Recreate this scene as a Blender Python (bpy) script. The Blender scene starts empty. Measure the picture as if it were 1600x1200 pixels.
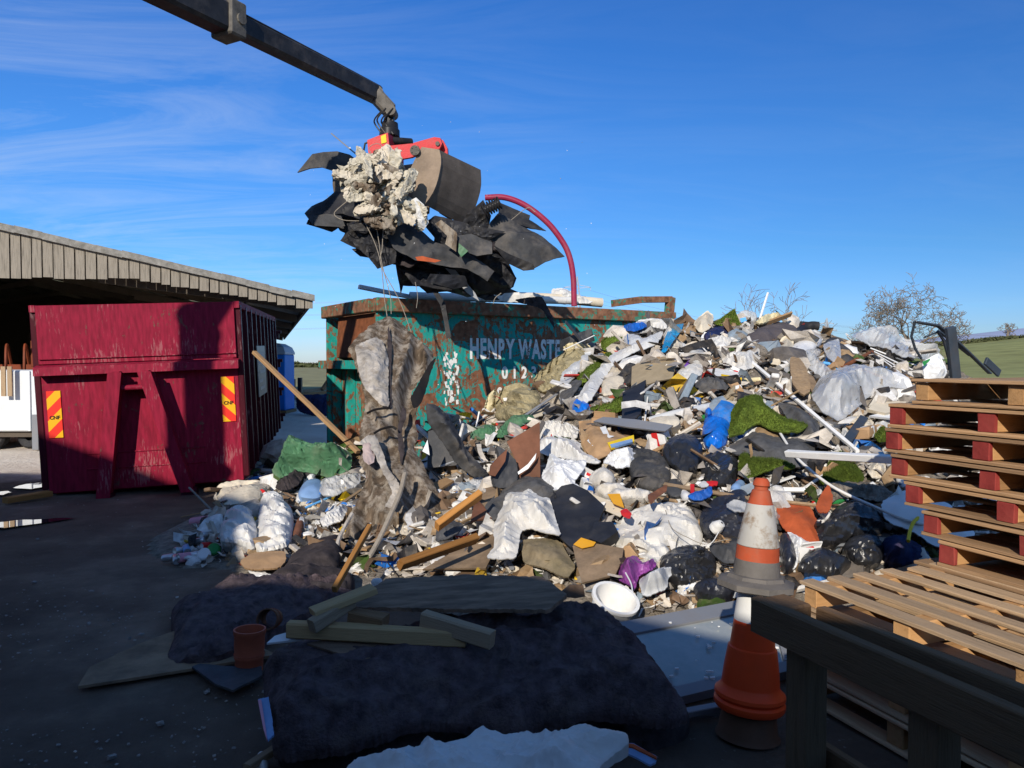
import bpy, bmesh, math, random
from mathutils import Vector, Matrix, noise
from mathutils.geometry import delaunay_2d_cdt
R = math.radians
random.seed(7)
scene = bpy.context.scene
COL = scene.collection

# ------------------------------------------------------------------ camera
FPX, HOR, CAMZ = 1180.0, 566.0, 1.7
PITCH = math.atan((600 - HOR) / FPX)
cam_d = bpy.data.cameras.new("camera"); cam = bpy.data.objects.new("camera", cam_d); COL.objects.link(cam)
cam.location = (0, 0, CAMZ); cam.rotation_euler = (R(90) - PITCH, 0, 0)
cam_d.sensor_width = 36; cam_d.lens = FPX / 1600 * 36; cam_d.clip_end = 6000; cam_d.clip_start = .05
scene.camera = cam
CO = Vector((0, 0, CAMZ))
CR = Matrix.Rotation(R(90) - PITCH, 3, 'X')

def ray(px, py):
    d = CR @ Vector(((px - 800) / FPX, (600 - py) / FPX, -1))
    return d / d.y                                   # unit step in Y
def P(px, py, Y): return CO + ray(px, py) * Y
def G(px, py, z=0.0):
    d = ray(px, py); return CO + d * ((z - CAMZ) / d.z)

# measuring frames: corner and scale of the enlarged views the outlines were measured in
FR = dict(A=(0, 330, 3.2), B=(430, 150, 3.2), C=(480, 430, 3.2), D=(880, 430, 4), E=(1200, 430, 4), F=(0, 600, 4),
          K=(240, 650, 4), L=(600, 650, 4), N=(900, 650, 4), O=(1200, 650, 4), Q=(100, 880, 4), Rr=(400, 880, 3.75),
          S=(750, 880, 3.75), T=(1100, 880, 3.2), X=(0, 0, 1), W=(560, 190, 1600 / 220))
def Z(f, *pts):
    x, y, s = FR[f]
    return [(x + p[0] / s, y + p[1] / s) + tuple(p[2:]) for p in pts]

# ------------------------------------------------------------------ materials
MATS = {}
def new_mat(name):
    m = bpy.data.materials.new(name); m.use_nodes = True
    nt = m.node_tree; nt.nodes.clear()
    out = nt.nodes.new('ShaderNodeOutputMaterial'); b = nt.nodes.new('ShaderNodeBsdfPrincipled')
    nt.links.new(b.outputs[0], out.inputs[0])
    return m, nt, b, out
def nd(nt, t, **kw):
    n = nt.nodes.new(t)
    for k, v in kw.items():
        if k.startswith('i_'):
            n.inputs[int(k[2:]) if k[2:].isdigit() else k[2:].replace('_', ' ')].default_value = v
        else: setattr(n, k, v)
    return n
def rgba(c): return (c[0], c[1], c[2], 1)
def ramp(nt, fac, stops):
    r = nt.nodes.new('ShaderNodeValToRGB'); e = r.color_ramp.elements
    while len(e) < len(stops): e.new(.5)
    for i, (p, c) in enumerate(stops):
        e[i].position = p; e[i].color = rgba(c) if len(c) == 3 else c
    nt.links.new(fac, r.inputs[0]); return r
def coords(nt, scale=(1, 1, 1), jitter=True):
    tc = nd(nt, 'ShaderNodeTexCoord'); mp = nd(nt, 'ShaderNodeMapping')
    mp.inputs['Scale'].default_value = scale
    if jitter:
        oi = nd(nt, 'ShaderNodeObjectInfo'); v = nd(nt, 'ShaderNodeVectorMath', operation='SCALE'); v.inputs['Scale'].default_value = 17
        cmb = nd(nt, 'ShaderNodeCombineXYZ')
        for i in range(3): nt.links.new(oi.outputs['Random'], cmb.inputs[i])
        nt.links.new(cmb.outputs[0], v.inputs[0])
        ad = nd(nt, 'ShaderNodeVectorMath', operation='ADD')
        nt.links.new(tc.outputs['Object'], ad.inputs[0]); nt.links.new(v.outputs[0], ad.inputs[1])
        nt.links.new(ad.outputs[0], mp.inputs[0])
    else: nt.links.new(tc.outputs['Object'], mp.inputs[0])
    return mp.outputs[0]
def M(name, col, rough=.6, var=.25, scale=5, bump=.25, bscale=40, metal=0, dirt=.3, dcol=(.16, .12, .085), grain=None, spec=.16, dscale=3, jitter=True, dstops=(.48, .68), tilt=None, trans=0, sheen=0, bdist=.012, crease=0, cscale=7):
    """Procedural material: two-tone noise, blotches of dirt, fine bump."""
    m, nt, b, out = new_mat(name)
    g = grain or (1, 1, 1)
    v = coords(nt, g, jitter); L = nt.links
    n1 = nd(nt, 'ShaderNodeTexNoise', i_Scale=scale, i_Detail=6.0, i_Roughness=.62); L.new(v, n1.inputs['Vector'])
    lo = tuple(c * (1 - var) for c in col); hi = tuple(min(1, c * (1 + var)) for c in col)
    r1 = ramp(nt, n1.outputs[0], [(.3, lo), (.72, hi)])
    c = r1.outputs[0]
    if grain:
        oi = nd(nt, 'ShaderNodeObjectInfo'); rr_ = ramp(nt, oi.outputs['Random'], [(0, (.62, .60, .58)), (.45, (.95, .93, .90)), (1, (1.22, 1.18, 1.10))])
        ml = nd(nt, 'ShaderNodeMix', data_type='RGBA', blend_type='MULTIPLY'); ml.inputs[0].default_value = 1; L.new(c, ml.inputs[6]); L.new(rr_.outputs[0], ml.inputs[7]); c = ml.outputs[2]
    if dirt:
        n2 = nd(nt, 'ShaderNodeTexNoise', i_Scale=dscale, i_Detail=9.0, i_Roughness=.7); L.new(v, n2.inputs['Vector'])
        r2 = ramp(nt, n2.outputs[0], [(dstops[0], (0, 0, 0)), (dstops[1], (dirt, dirt, dirt))])
        mx = nd(nt, 'ShaderNodeMix', data_type='RGBA'); L.new(r2.outputs[0], mx.inputs[0]); L.new(c, mx.inputs[6]); mx.inputs[7].default_value = rgba(dcol)
        c = mx.outputs[2]
    L.new(c, b.inputs['Base Color'])
    b.inputs['Roughness'].default_value = rough; b.inputs['Metallic'].default_value = metal
    b.inputs['Specular IOR Level'].default_value = spec
    if sheen: b.inputs['Sheen Weight'].default_value = sheen
    if bump:
        n3 = nd(nt, 'ShaderNodeTexNoise', i_Scale=bscale, i_Detail=5.0, i_Roughness=.65); L.new(v, n3.inputs['Vector'])
        bp = nd(nt, 'ShaderNodeBump', i_Strength=bump, i_Distance=bdist); L.new(n3.outputs[0], bp.inputs['Height']); L.new(bp.outputs[0], b.inputs['Normal'])
    if crease:
        n4 = nd(nt, 'ShaderNodeTexNoise', noise_type='RIDGED_MULTIFRACTAL', i_Scale=cscale * 1.7, i_Detail=4.0, i_Roughness=.5, i_Distortion=.7); L.new(v, n4.inputs['Vector'])
        b2 = nd(nt, 'ShaderNodeBump', i_Strength=crease, i_Distance=.028); L.new(n4.outputs[0], b2.inputs['Height']); L.new(b2.outputs[0], b.inputs['Normal'])
        if bump: L.new(bp.outputs[0], b2.inputs['Normal'])
    if trans:
        tr = nd(nt, 'ShaderNodeBsdfTransparent'); ms = nd(nt, 'ShaderNodeMixShader'); ms.inputs[0].default_value = trans
        L.new(b.outputs[0], ms.inputs[1]); L.new(tr.outputs[0], ms.inputs[2]); L.new(ms.outputs[0], out.inputs[0])
    MATS[name] = m
    return m

# plastics and fabrics
M('white_plastic', (.62, .61, .585), .38, .10, 6, .25, 30, dirt=.35, dcol=(.42, .36, .28), crease=.5, cscale=6)
M('white_cloth', (.60, .58, .54), .75, .10, 8, .3, 60, dirt=.45, dcol=(.38, .31, .22), crease=.5, cscale=5)
M('white_clean', (.68, .68, .675), .45, .05, 8, .1, 30, dirt=.12, dcol=(.4, .36, .3), crease=.25, cscale=4)
M('cream_cloth', (.60, .53, .42), .8, .15, 6, .35, 60, dirt=.4, dcol=(.26, .2, .13), crease=.55, cscale=6)
M('cream_board', (.62, .54, .41), .7, .10, 4, .1, 40, dirt=.3, dcol=(.34, .26, .17))
M('grey_plastic', (.30, .31, .32), .45, .15, 6, .15, 40, dirt=.4, dcol=(.3, .25, .19))
M('pale_grey', (.50, .51, .52), .5, .12, 6, .15, 40, dirt=.35, dcol=(.3, .25, .2), crease=.2, cscale=4)
M('dark_grey', (.055, .057, .062), .55, .3, 6, .2, 40, dirt=.35, dcol=(.13, .11, .09))
M('slate', (.022, .024, .031), .5, .3, 5, .06, 60, dirt=.22, dcol=(.12, .105, .085), dscale=4)
M('felt_grey', (.085, .085, .088), .95, .35, 14, .5, 120, dirt=.5, dcol=(.17, .14, .105), crease=.25, cscale=3)
M('rubber', (.022, .022, .025), .5, .35, 5, .25, 50, dirt=.5, dcol=(.09, .08, .068), crease=.25, cscale=3)
M('rubber_dust', (.05, .05, .052), .65, .35, 4, .3, 60, dirt=.6, dcol=(.15, .13, .11), crease=.25, cscale=3)
M('bin_bag', (.020, .020, .022), .33, .3, 8, .35, 26, dirt=.12, dcol=(.09, .085, .08), spec=.55, dscale=6, crease=.8, cscale=6)
M('bin_bag_blue', (.020, .022, .032), .36, .3, 8, .35, 26, dirt=.12, dcol=(.09, .085, .08), spec=.5, crease=.7, cscale=6)
M('blue_bag', (.003, .14, .60), .3, .25, 5, .3, 18, dirt=.06, dcol=(.5, .6, .7), spec=.6, crease=.6, cscale=8)
M('blue_film', (.012, .25, .52), .25, .3, 4, .3, 20, dirt=.2, dcol=(.4, .5, .55), spec=.5, trans=.1, crease=.5, cscale=5)
M('blue_tarp', (.01, .10, .42), .45, .3, 8, .3, 40, dirt=.2, crease=.5, cscale=7)
M('green_tarp', (.070, .175, .090), .55, .35, 5, .4, 22, dirt=.45, dcol=(.22, .23, .16), crease=.7, cscale=6)
M('turf', (.13, .185, .030), .9, .45, 22, .9, 90, dirt=.35, dcol=(.09, .10, .02), dscale=5, spec=.1)
M('kraft', (.40, .25, .135), .8, .15, 4, .15, 60, dirt=.35, dcol=(.2, .12, .06))
M('chipboard', (.33, .225, .13), .85, .25, 30, .3, 120, dirt=.45, dcol=(.17, .115, .065))
M('tan_board', (.34, .27, .175), .85, .15, 8, .15, 90, dirt=.4, dcol=(.23, .18, .11))
M('plywood_red', (.17, .072, .042), .75, .3, 5, .2, 60, dirt=.5, dcol=(.10, .055, .035))
M('plywood_brown', (.25, .175, .11), .85, .3, 5, .35, 50, dirt=.6, dcol=(.08, .06, .045))
M('plywood_dark', (.24, .165, .115), .9, .4, 4, .6, 30, dirt=.6, dcol=(.07, .055, .045), grain=(1.2, 7, 1))
M('carpet_tan', (.235, .185, .115), .95, .3, 9, .6, 110, dirt=.6, dcol=(.12, .105, .055))
M('carpet_navy', (.105, .078, .082), .97, .55, 14, .9, 75, dirt=.55, dcol=(.20, .15, .13), dscale=9, bdist=.02, spec=.06, crease=.35, cscale=2.5)
M('cloth_dark', (.050, .040, .040), .95, .5, 14, .7, 110, dirt=.4, dcol=(.05, .045, .045), crease=.5, cscale=4)
M('duvet', (.098, .082, .082), .8, .2, 5, .3, 60, dirt=.3, dcol=(.15, .12, .10), crease=.35, cscale=4)
M('duvet_white', (.58, .58, .59), .7, .08, 5, .2, 60, dirt=.2, dcol=(.4, .36, .32))
M('wool', (.34, .285, .165), .98, .45, 12, .9, 60, dirt=.4, dcol=(.16, .13, .075), crease=.6, cscale=9)
M('foam_pale', (.52, .47, .37), .85, .25, 8, .4, 60, dirt=.7, dcol=(.14, .125, .085), dscale=7, crease=.7, cscale=8)  # dark blotches painted in for the shade of its creases
M('foam_cream', (.70, .60, .36), .9, .2, 10, .8, 50, dirt=.35, dcol=(.38, .28, .13))
M('felt_brown', (.150, .112, .080), .95, .65, 5, .8, 50, grain=(3, 3, .9), dirt=.75, dcol=(.36, .31, .25), dscale=3.2, dstops=(.46, .60), crease=.18, cscale=3)
M('felt_lining', (.37, .335, .295), .85, .45, 8, .8, 40, dirt=.85, dcol=(.20, .16, .12), dscale=6, crease=.8, cscale=7)
M('rag_pink', (.42, .33, .31), .9, .25, 8, .4, 60, dirt=.4, crease=.5, cscale=9)
M('purple_film', (.20, .045, .22), .35, .3, 6, .3, 30, dirt=.15, dcol=(.6, .5, .6), crease=.6, cscale=7)
M('purple', (.19, .075, .42), .4, .15, 6, .1, 30, dirt=.15)
M('maroon_hose', (.27, .022, .060), .42, .15, 8, .1, 60, dirt=.25, dcol=(.30, .16, .15))
M('red_plastic', (.52, .018, .02), .4, .2, 6, .1, 30, dirt=.15)
M('yellow', (.80, .55, .02), .5, .15, 6, .1, 30, dirt=.2)
M('amber', (.72, .34, .02), .5, .2, 6, .1, 30, dirt=.2)
M('orange_mat', (.40, .085, .030), .8, .2, 8, .5, 120, dirt=.4, dcol=(.2, .07, .04))
M('terracotta', (.38, .095, .05), .5, .15, 5, .1, 40, dirt=.25, dcol=(.12, .05, .04))
M('terracotta_old', (.12, .06, .035), .6, .25, 5, .1, 40, dirt=.35)
M('light_blue', (.12, .40, .78), .4, .1, 5, .1, 30, dirt=.15)
M('white_trim', (.78, .77, .74), .4, .05, 3, .05, 30, dirt=.25, dcol=(.42, .36, .28), dscale=5)
M('grey_trim', (.21, .22, .24), .4, .1, 3, .05, 30, dirt=.3)
M('steel_navy', (.055, .070, .090), .4, .2, 4, .05, 30, dirt=.25, metal=.3)
M('steel', (.35, .35, .36), .4, .2, 5, .1, 40, dirt=.3, metal=.6)
M('rust', (.20, .070, .030), .8, .35, 9, .35, 60, dirt=.5, dcol=(.10, .04, .022))
M('cable_white', (.70, .68, .64), .5, .05, 5, 0, 30, dirt=.2)
M('rope', (.30, .26, .21), .9, .2, 20, .4, 120, dirt=.3)
M('plaster', (.60, .565, .51), .95, .15, 8, .9, 26, dirt=.4, dcol=(.32, .27, .2))
M('can_metal', (.55, .55, .56), .3, .15, 8, .1, 30, dirt=.25, metal=.7)
M('green_lid', (.02, .20, .05), .4, .2, 6, .1, 30, dirt=.2)
M('pink', (.62, .27, .33), .5, .2, 6, .1, 30, dirt=.2)
M('blue_jar', (.20, .33, .55), .4, .2, 6, .1, 30, dirt=.2)
M('denim', (.012, .022, .075), .8, .5, 10, .4, 60, dirt=.2, dcol=(.2, .1, .05), crease=.4, cscale=6)
# timber: grain along the local X axis (or Y)
WOODX = (1.2, 14, 14)
M('timber', (.36, .225, .115), .8, .30, 3, .35, 12, grain=WOODX, dirt=.45, dcol=(.16, .095, .05))
M('timber_orange', (.40, .19, .055), .75, .30, 3, .3, 12, grain=WOODX, dirt=.35, dcol=(.2, .09, .03))
M('timber_old', (.37, .27, .175), .9, .35, 3, .5, 12, grain=WOODX, dirt=.55, dcol=(.08, .07, .06))
M('timber_green', (.46, .31, .155), .85, .3, 3, .35, 12, grain=WOODX, dirt=.45, dcol=(.09, .085, .05))
M('timber_black', (.215, .128, .068), .9, .4, 3, .5, 12, grain=WOODX, dirt=.5, dcol=(.035, .03, .025))
M('timber_black_z', (.21, .135, .075), .9, .4, 3, .5, 12, grain=(14, 14, 1.2), dirt=.5, dcol=(.035, .03, .025))
M('pallet_x', (.44, .275, .15), .82, .28, 3, .35, 12, grain=WOODX, dirt=.5, dcol=(.19, .125, .075))
M('pallet_y', (.46, .265, .12), .82, .28, 3, .35, 12, grain=(14, 1.2, 14), dirt=.4, dcol=(.19, .12, .065))
M('pallet_grey', (.46, .325, .20), .88, .30, 3, .45, 12, grain=WOODX, dirt=.6, dcol=(.24, .18, .125))
M('pallet_red', (.27, .040, .034), .8, .35, 6, .3, 30, dirt=.4, dcol=(.16, .06, .04))
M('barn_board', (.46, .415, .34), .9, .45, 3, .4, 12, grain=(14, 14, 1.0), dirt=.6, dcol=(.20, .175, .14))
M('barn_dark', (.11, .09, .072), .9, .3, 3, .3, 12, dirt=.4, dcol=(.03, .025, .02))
M('cement_sheet', (.27, .255, .225), .95, .35, 7, .8, 40, dirt=.6, dcol=(.13, .12, .085), dscale=9)
# painted steel and machinery
M('boom_black', (.030, .030, .032), .42, .35, 5, .15, 40, dirt=.45, dcol=(.12, .10, .085), dscale=4)
M('boom_dirty', (.14, .125, .105), .65, .4, 8, .3, 40, dirt=.5, dcol=(.05, .045, .04))
M('grab_red', (.58, .022, .028), .4, .2, 6, .15, 40, dirt=.42, dcol=(.17, .07, .06), dscale=6)
M('grab_steel', (.235, .175, .125), .6, .30, 4, .25, 40, dirt=.5, dcol=(.30, .225, .15), metal=.15)
M('grab_back', (.135, .108, .085), .7, .30, 4, .25, 40, dirt=.5, dcol=(.09, .07, .055), metal=.15)  # darker copy of the grab steel, the back's shade painted in
M('hydraulic', (.02, .02, .022), .4, .2, 5, .1, 40, dirt=.2)
M('trailer_white', (.66, .69, .71), .5, .08, 3, .1, 30, dirt=.35, dcol=(.42, .40, .37))
M('toilet_blue', (.01, .19, .62), .45, .1, 3, .05, 30, dirt=.12)
M('toilet_roof', (.42, .47, .52), .5, .1, 3, .05, 30, dirt=.15)
M('machine_orange', (.20, .045, .018), .6, .4, 6, .2, 40, dirt=.5, dcol=(.06, .03, .02))
M('sign_grey', (.17, .165, .18), .4, .1, 5, .03, 30, dirt=.3)
M('sign_line', (.42, .42, .44), .5, .1, 5, .03, 30, dirt=.3)
M('ink', (.015, .013, .012), .6, .1, 5, 0, 30, dirt=0)
M('tree_bark', (.19, .155, .12), .9, .3, 8, .4, 40, dirt=.3)
M('hedge_leaf', (.075, .085, .035), .9, .4, 5, .5, 30, dirt=.3, dcol=(.12, .09, .05))
M('pylon_steel', (.34, .36, .38), .6, .1, 5, 0, 30, dirt=0)
M('wire', (.18, .19, .21), .6, .1, 5, 0, 30, dirt=0)
M('brick_wall', (.22, .15, .11), .9, .3, 6, .3, 30)
M('cone_orange', (.44, .080, .032), .6, .2, 5, .1, 40, dirt=.55, dcol=(.3, .12, .07), dscale=6)
M('cone_orange_new', (.80, .075, .018), .4, .08, 4, .05, 40, dirt=.15, dcol=(.35, .06, .03), dscale=6)
M('cone_white', (.42, .40, .36), .5, .1, 5, .1, 40, dirt=.85, dcol=(.22, .15, .09), dscale=9, dstops=(.50, .60))
M('cone_white_new', (.66, .66, .64), .45, .05, 5, .05, 40, dirt=.2, dcol=(.4, .34, .28))
M('cone_base', (.135, .122, .11), .8, .2, 6, .3, 40, dirt=.4, dcol=(.2, .17, .14))
M('skin', (.45, .28, .21), .6, .1, 5, 0, 30, dirt=0)

def glass_mat():
    m, nt, b, out = new_mat('window_glass')
    v = coords(nt); L = nt.links
    n = nd(nt, 'ShaderNodeTexNoise', i_Scale=3.0, i_Detail=8.0, i_Roughness=.7); L.new(v, n.inputs['Vector'])
    r = ramp(nt, n.outputs[0], [(.4, (.26, .29, .28)), (.8, (.42, .42, .39))]); L.new(r.outputs[0], b.inputs['Base Color'])
    r2 = ramp(nt, n.outputs[0], [(.4, (.04, .04, .04)), (.75, (.35, .35, .35))]); L.new(r2.outputs[0], b.inputs['Roughness'])
    b.inputs['Specular IOR Level'].default_value = .9; b.inputs['Coat Weight'].default_value = .6; b.inputs['Coat Roughness'].default_value = .03
    MATS['window_glass'] = m
glass_mat()
def polythene():
    m, nt, b, out = new_mat('polythene'); L = nt.links
    v = coords(nt)
    n = nd(nt, 'ShaderNodeTexNoise', i_Scale=5.0, i_Detail=7.0, i_Roughness=.7); L.new(v, n.inputs['Vector'])
    b.inputs['Base Color'].default_value = (.60, .60, .59, 1); b.inputs['Roughness'].default_value = .22
    b.inputs['Specular IOR Level'].default_value = .7
    n3 = nd(nt, 'ShaderNodeTexNoise', noise_type='RIDGED_MULTIFRACTAL', i_Scale=5.0, i_Detail=4.0, i_Distortion=.6); L.new(v, n3.inputs['Vector'])
    bp = nd(nt, 'ShaderNodeBump', i_Strength=.8, i_Distance=.04); L.new(n3.outputs[0], bp.inputs['Height']); L.new(bp.outputs[0], b.inputs['Normal'])
    tr = nd(nt, 'ShaderNodeBsdfTransparent'); ms = nd(nt, 'ShaderNodeMixShader')
    r = ramp(nt, n.outputs[0], [(.35, (.55, .55, .55)), (.7, (.25, .25, .25))]); L.new(r.outputs[0], ms.inputs[0])
    L.new(b.outputs[0], ms.inputs[1]); L.new(tr.outputs[0], ms.inputs[2]); L.new(ms.outputs[0], out.inputs[0])
    MATS['polythene'] = m
polythene()
def painted(name, paint, under, amount, streak=(9, 9, 1.6), rough=.45, paint_var=.15, scratch=(.5, .35, .33), scr=.5):
    """Worn paint: rust patches, vertical streaks, pale scratches."""
    m, nt, b, out = new_mat(name); L = nt.links
    v = coords(nt, jitter=False)
    mp = nd(nt, 'ShaderNodeMapping'); mp.inputs['Scale'].default_value = streak; L.new(v, mp.inputs[0])
    big = nd(nt, 'ShaderNodeTexNoise', i_Scale=2.6, i_Detail=10.0, i_Roughness=.76, i_Distortion=.9); L.new(v, big.inputs['Vector'])
    st = nd(nt, 'ShaderNodeTexNoise', i_Scale=2.4, i_Detail=7.0, i_Roughness=.7); L.new(mp.outputs[0], st.inputs['Vector'])
    add = nd(nt, 'ShaderNodeMath', operation='MULTIPLY_ADD'); L.new(st.outputs[0], add.inputs[0]); add.inputs[1].default_value = .55; L.new(big.outputs[0], add.inputs[2])
    e = .775 + (.5 - amount) * .36
    msk = ramp(nt, add.outputs[0], [(e - .012, (0, 0, 0)), (e + .012, (1, 1, 1))])
    pn = nd(nt, 'ShaderNodeTexNoise', i_Scale=3.0, i_Detail=6.0); L.new(mp.outputs[0], pn.inputs['Vector'])
    pc = ramp(nt, pn.outputs[0], [(.3, tuple(c * (1 - paint_var) for c in paint)), (.7, tuple(c * (1 + paint_var) for c in paint))])
    un = nd(nt, 'ShaderNodeTexNoise', i_Scale=12.0, i_Detail=8.0); L.new(v, un.inputs['Vector'])
    uc = ramp(nt, un.outputs[0], [(.3, tuple(c * .55 for c in under)), (.7, tuple(c * 1.35 for c in under))])
    mx = nd(nt, 'ShaderNodeMix', data_type='RGBA'); L.new(msk.outputs[0], mx.inputs[0]); L.new(pc.outputs[0], mx.inputs[6]); L.new(uc.outputs[0], mx.inputs[7])
    c = mx.outputs[2]
    if scr:
        mp2 = nd(nt, 'ShaderNodeMapping'); mp2.inputs['Scale'].default_value = (30, 30, 5); mp2.inputs['Rotation'].default_value = (.1, .25, 0); L.new(v, mp2.inputs[0])
        s = nd(nt, 'ShaderNodeTexNoise', i_Scale=1.6, i_Detail=5.0, i_Roughness=.6); L.new(mp2.outputs[0], s.inputs['Vector'])
        loc = nd(nt, 'ShaderNodeTexNoise', i_Scale=1.5, i_Detail=2.0); L.new(v, loc.inputs['Vector'])
        mu = nd(nt, 'ShaderNodeMath', operation='MULTIPLY'); L.new(s.outputs[0], mu.inputs[0]); L.new(loc.outputs[0], mu.inputs[1])
        rs = ramp(nt, mu.outputs[0], [(.33, (0, 0, 0)), (.40, (scr, scr, scr))])
        m2 = nd(nt, 'ShaderNodeMix', data_type='RGBA'); L.new(rs.outputs[0], m2.inputs[0]); L.new(c, m2.inputs[6]); m2.inputs[7].default_value = rgba(scratch); c = m2.outputs[2]
    L.new(c, b.inputs['Base Color'])
    rr = ramp(nt, msk.outputs[0], [(0, (rough,) * 3), (1, (.85,) * 3)]); L.new(rr.outputs[0], b.inputs['Roughness'])
    bp = nd(nt, 'ShaderNodeBump', i_Strength=.25, i_Distance=.01); L.new(add.outputs[0], bp.inputs['Height']); L.new(bp.outputs[0], b.inputs['Normal'])
    b.inputs['Specular IOR Level'].default_value = .12
    MATS[name] = m
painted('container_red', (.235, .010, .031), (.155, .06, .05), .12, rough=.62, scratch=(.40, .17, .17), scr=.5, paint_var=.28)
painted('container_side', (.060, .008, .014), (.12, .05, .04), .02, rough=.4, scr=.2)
painted('skip_green', (.018, .29, .245), (.215, .095, .052), .50, rough=.6, scr=0, streak=(7, 7, 3.4))
painted('skip_rust', (.05, .21, .14), (.215, .105, .060), .66, rough=.6, scr=0, streak=(4, 4, 4))
painted('lettering_white', (.80, .78, .72), (.20, .10, .06), .22, rough=.6, scr=0, streak=(16, 16, 2))

def chevron_mat():
    m, nt, b, out = new_mat('chevron'); L = nt.links
    tc = nd(nt, 'ShaderNodeTexCoord'); sp = nd(nt, 'ShaderNodeSeparateXYZ'); L.new(tc.outputs['Object'], sp.inputs[0])
    a = nd(nt, 'ShaderNodeMath', operation='ADD'); L.new(sp.outputs[0], a.inputs[0]); L.new(sp.outputs[2], a.inputs[1])
    k = nd(nt, 'ShaderNodeMath', operation='MULTIPLY'); L.new(a.outputs[0], k.inputs[0]); k.inputs[1].default_value = 3.55
    f = nd(nt, 'ShaderNodeMath', operation='FRACT'); L.new(k.outputs[0], f.inputs[0])
    g = nd(nt, 'ShaderNodeMath', operation='GREATER_THAN'); L.new(f.outputs[0], g.inputs[0]); g.inputs[1].default_value = .5
    mx = nd(nt, 'ShaderNodeMix', data_type='RGBA'); L.new(g.outputs[0], mx.inputs[0]); mx.inputs[6].default_value = (.80, .035, .02, 1); mx.inputs[7].default_value = (.85, .42, .01, 1)
    L.new(mx.outputs[2], b.inputs['Base Color']); b.inputs['Roughness'].default_value = .35
    MATS['chevron'] = m
chevron_mat()

def ground_mat():
    m, nt, b, out = new_mat('yard_ground'); L = nt.links
    v = coords(nt, jitter=False)
    n1 = nd(nt, 'ShaderNodeTexNoise', i_Scale=.55, i_Detail=9.0, i_Roughness=.65); L.new(v, n1.inputs['Vector'])
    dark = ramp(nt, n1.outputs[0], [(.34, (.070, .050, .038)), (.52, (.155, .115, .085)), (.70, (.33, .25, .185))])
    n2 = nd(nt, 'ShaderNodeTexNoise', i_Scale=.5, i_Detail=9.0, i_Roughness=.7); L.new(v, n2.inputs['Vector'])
    far_lit = ramp(nt, n2.outputs[0], [(.3, (.60, .50, .41)), (.5, (.78, .69, .57)), (.72, (.85, .79, .69))])  # pale dusty far yard, its sunlight painted into the colour
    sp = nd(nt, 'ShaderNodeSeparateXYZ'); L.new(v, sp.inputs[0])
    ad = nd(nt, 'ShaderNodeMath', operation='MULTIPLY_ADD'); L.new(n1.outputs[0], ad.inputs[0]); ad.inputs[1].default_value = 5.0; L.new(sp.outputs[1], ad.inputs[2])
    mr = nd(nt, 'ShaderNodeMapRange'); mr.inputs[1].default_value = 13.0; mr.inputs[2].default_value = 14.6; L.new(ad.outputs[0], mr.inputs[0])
    mx = nd(nt, 'ShaderNodeMix', data_type='RGBA'); L.new(mr.outputs[0], mx.inputs[0]); L.new(dark.outputs[0], mx.inputs[6]); L.new(far_lit.outputs[0], mx.inputs[7])
    vo = nd(nt, 'ShaderNodeTexNoise', i_Scale=28.0, i_Detail=3.0); L.new(v, vo.inputs['Vector'])
    sr = ramp(nt, vo.outputs[0], [(.68, (0, 0, 0)), (.73, (.75, .75, .75))])
    m2 = nd(nt, 'ShaderNodeMix', data_type='RGBA'); L.new(sr.outputs[0], m2.inputs[0]); L.new(mx.outputs[2], m2.inputs[6]); m2.inputs[7].default_value = (.26, .24, .215, 1)
    L.new(m2.outputs[2], b.inputs['Base Color']); b.inputs['Roughness'].default_value = .9; b.inputs['Specular IOR Level'].default_value = .2
    n3 = nd(nt, 'ShaderNodeTexNoise', i_Scale=9.0, i_Detail=9.0, i_Roughness=.75); L.new(v, n3.inputs['Vector'])
    bp = nd(nt, 'ShaderNodeBump', i_Strength=.9, i_Distance=.06); L.new(n3.outputs[0], bp.inputs['Height']); L.new(bp.outputs[0], b.inputs['Normal'])
    MATS['yard_ground'] = m
ground_mat()
M('field_grass', (.26, .265, .100), .95, .25, .25, .5, 3, dirt=.35, dcol=(.12, .10, .045), dscale=.05, jitter=False, spec=.1)
M('field_rough', (.26, .245, .125), .95, .35, .5, .6, 3, dirt=.5, dcol=(.16, .12, .07), dscale=.2, jitter=False, spec=.1)
M('far_hill', (.21, .25, .37), 1, .12, .004, 0, 1, dirt=.3, dcol=(.26, .28, .38), dscale=.003, jitter=False, spec=0)  # bluish, with the haze of distance painted into the colour
M('heap_base', (.24, .205, .165), .95, .55, 14, 1.0, 30, dirt=.6, dcol=(.33, .29, .24), dscale=10, jitter=False, bdist=.05)
def water_mat():
    m, nt, b, out = new_mat('water'); L = nt.links
    b.inputs['Base Color'].default_value = (.03, .03, .03, 1); b.inputs['Roughness'].default_value = .02; b.inputs['Specular IOR Level'].default_value = .9
    b.inputs['Coat Weight'].default_value = 1; b.inputs['Coat Roughness'].default_value = .01; b.inputs['Coat IOR'].default_value = 2.0
    MATS['water'] = m
water_mat()
def skylight_mat():
    m, nt, b, out = new_mat('skylight'); L = nt.links
    b.inputs['Base Color'].default_value = (.75, .72, .58, 1); b.inputs['Roughness'].default_value = .6
    tr = nd(nt, 'ShaderNodeBsdfTranslucent'); tr.inputs[0].default_value = (.85, .8, .6, 1)
    ms = nd(nt, 'ShaderNodeMixShader'); ms.inputs[0].default_value = .7
    L.new(b.outputs[0], ms.inputs[1]); L.new(tr.outputs[0], ms.inputs[2]); L.new(ms.outputs[0], out.inputs[0])
    MATS['skylight'] = m
skylight_mat()
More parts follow.
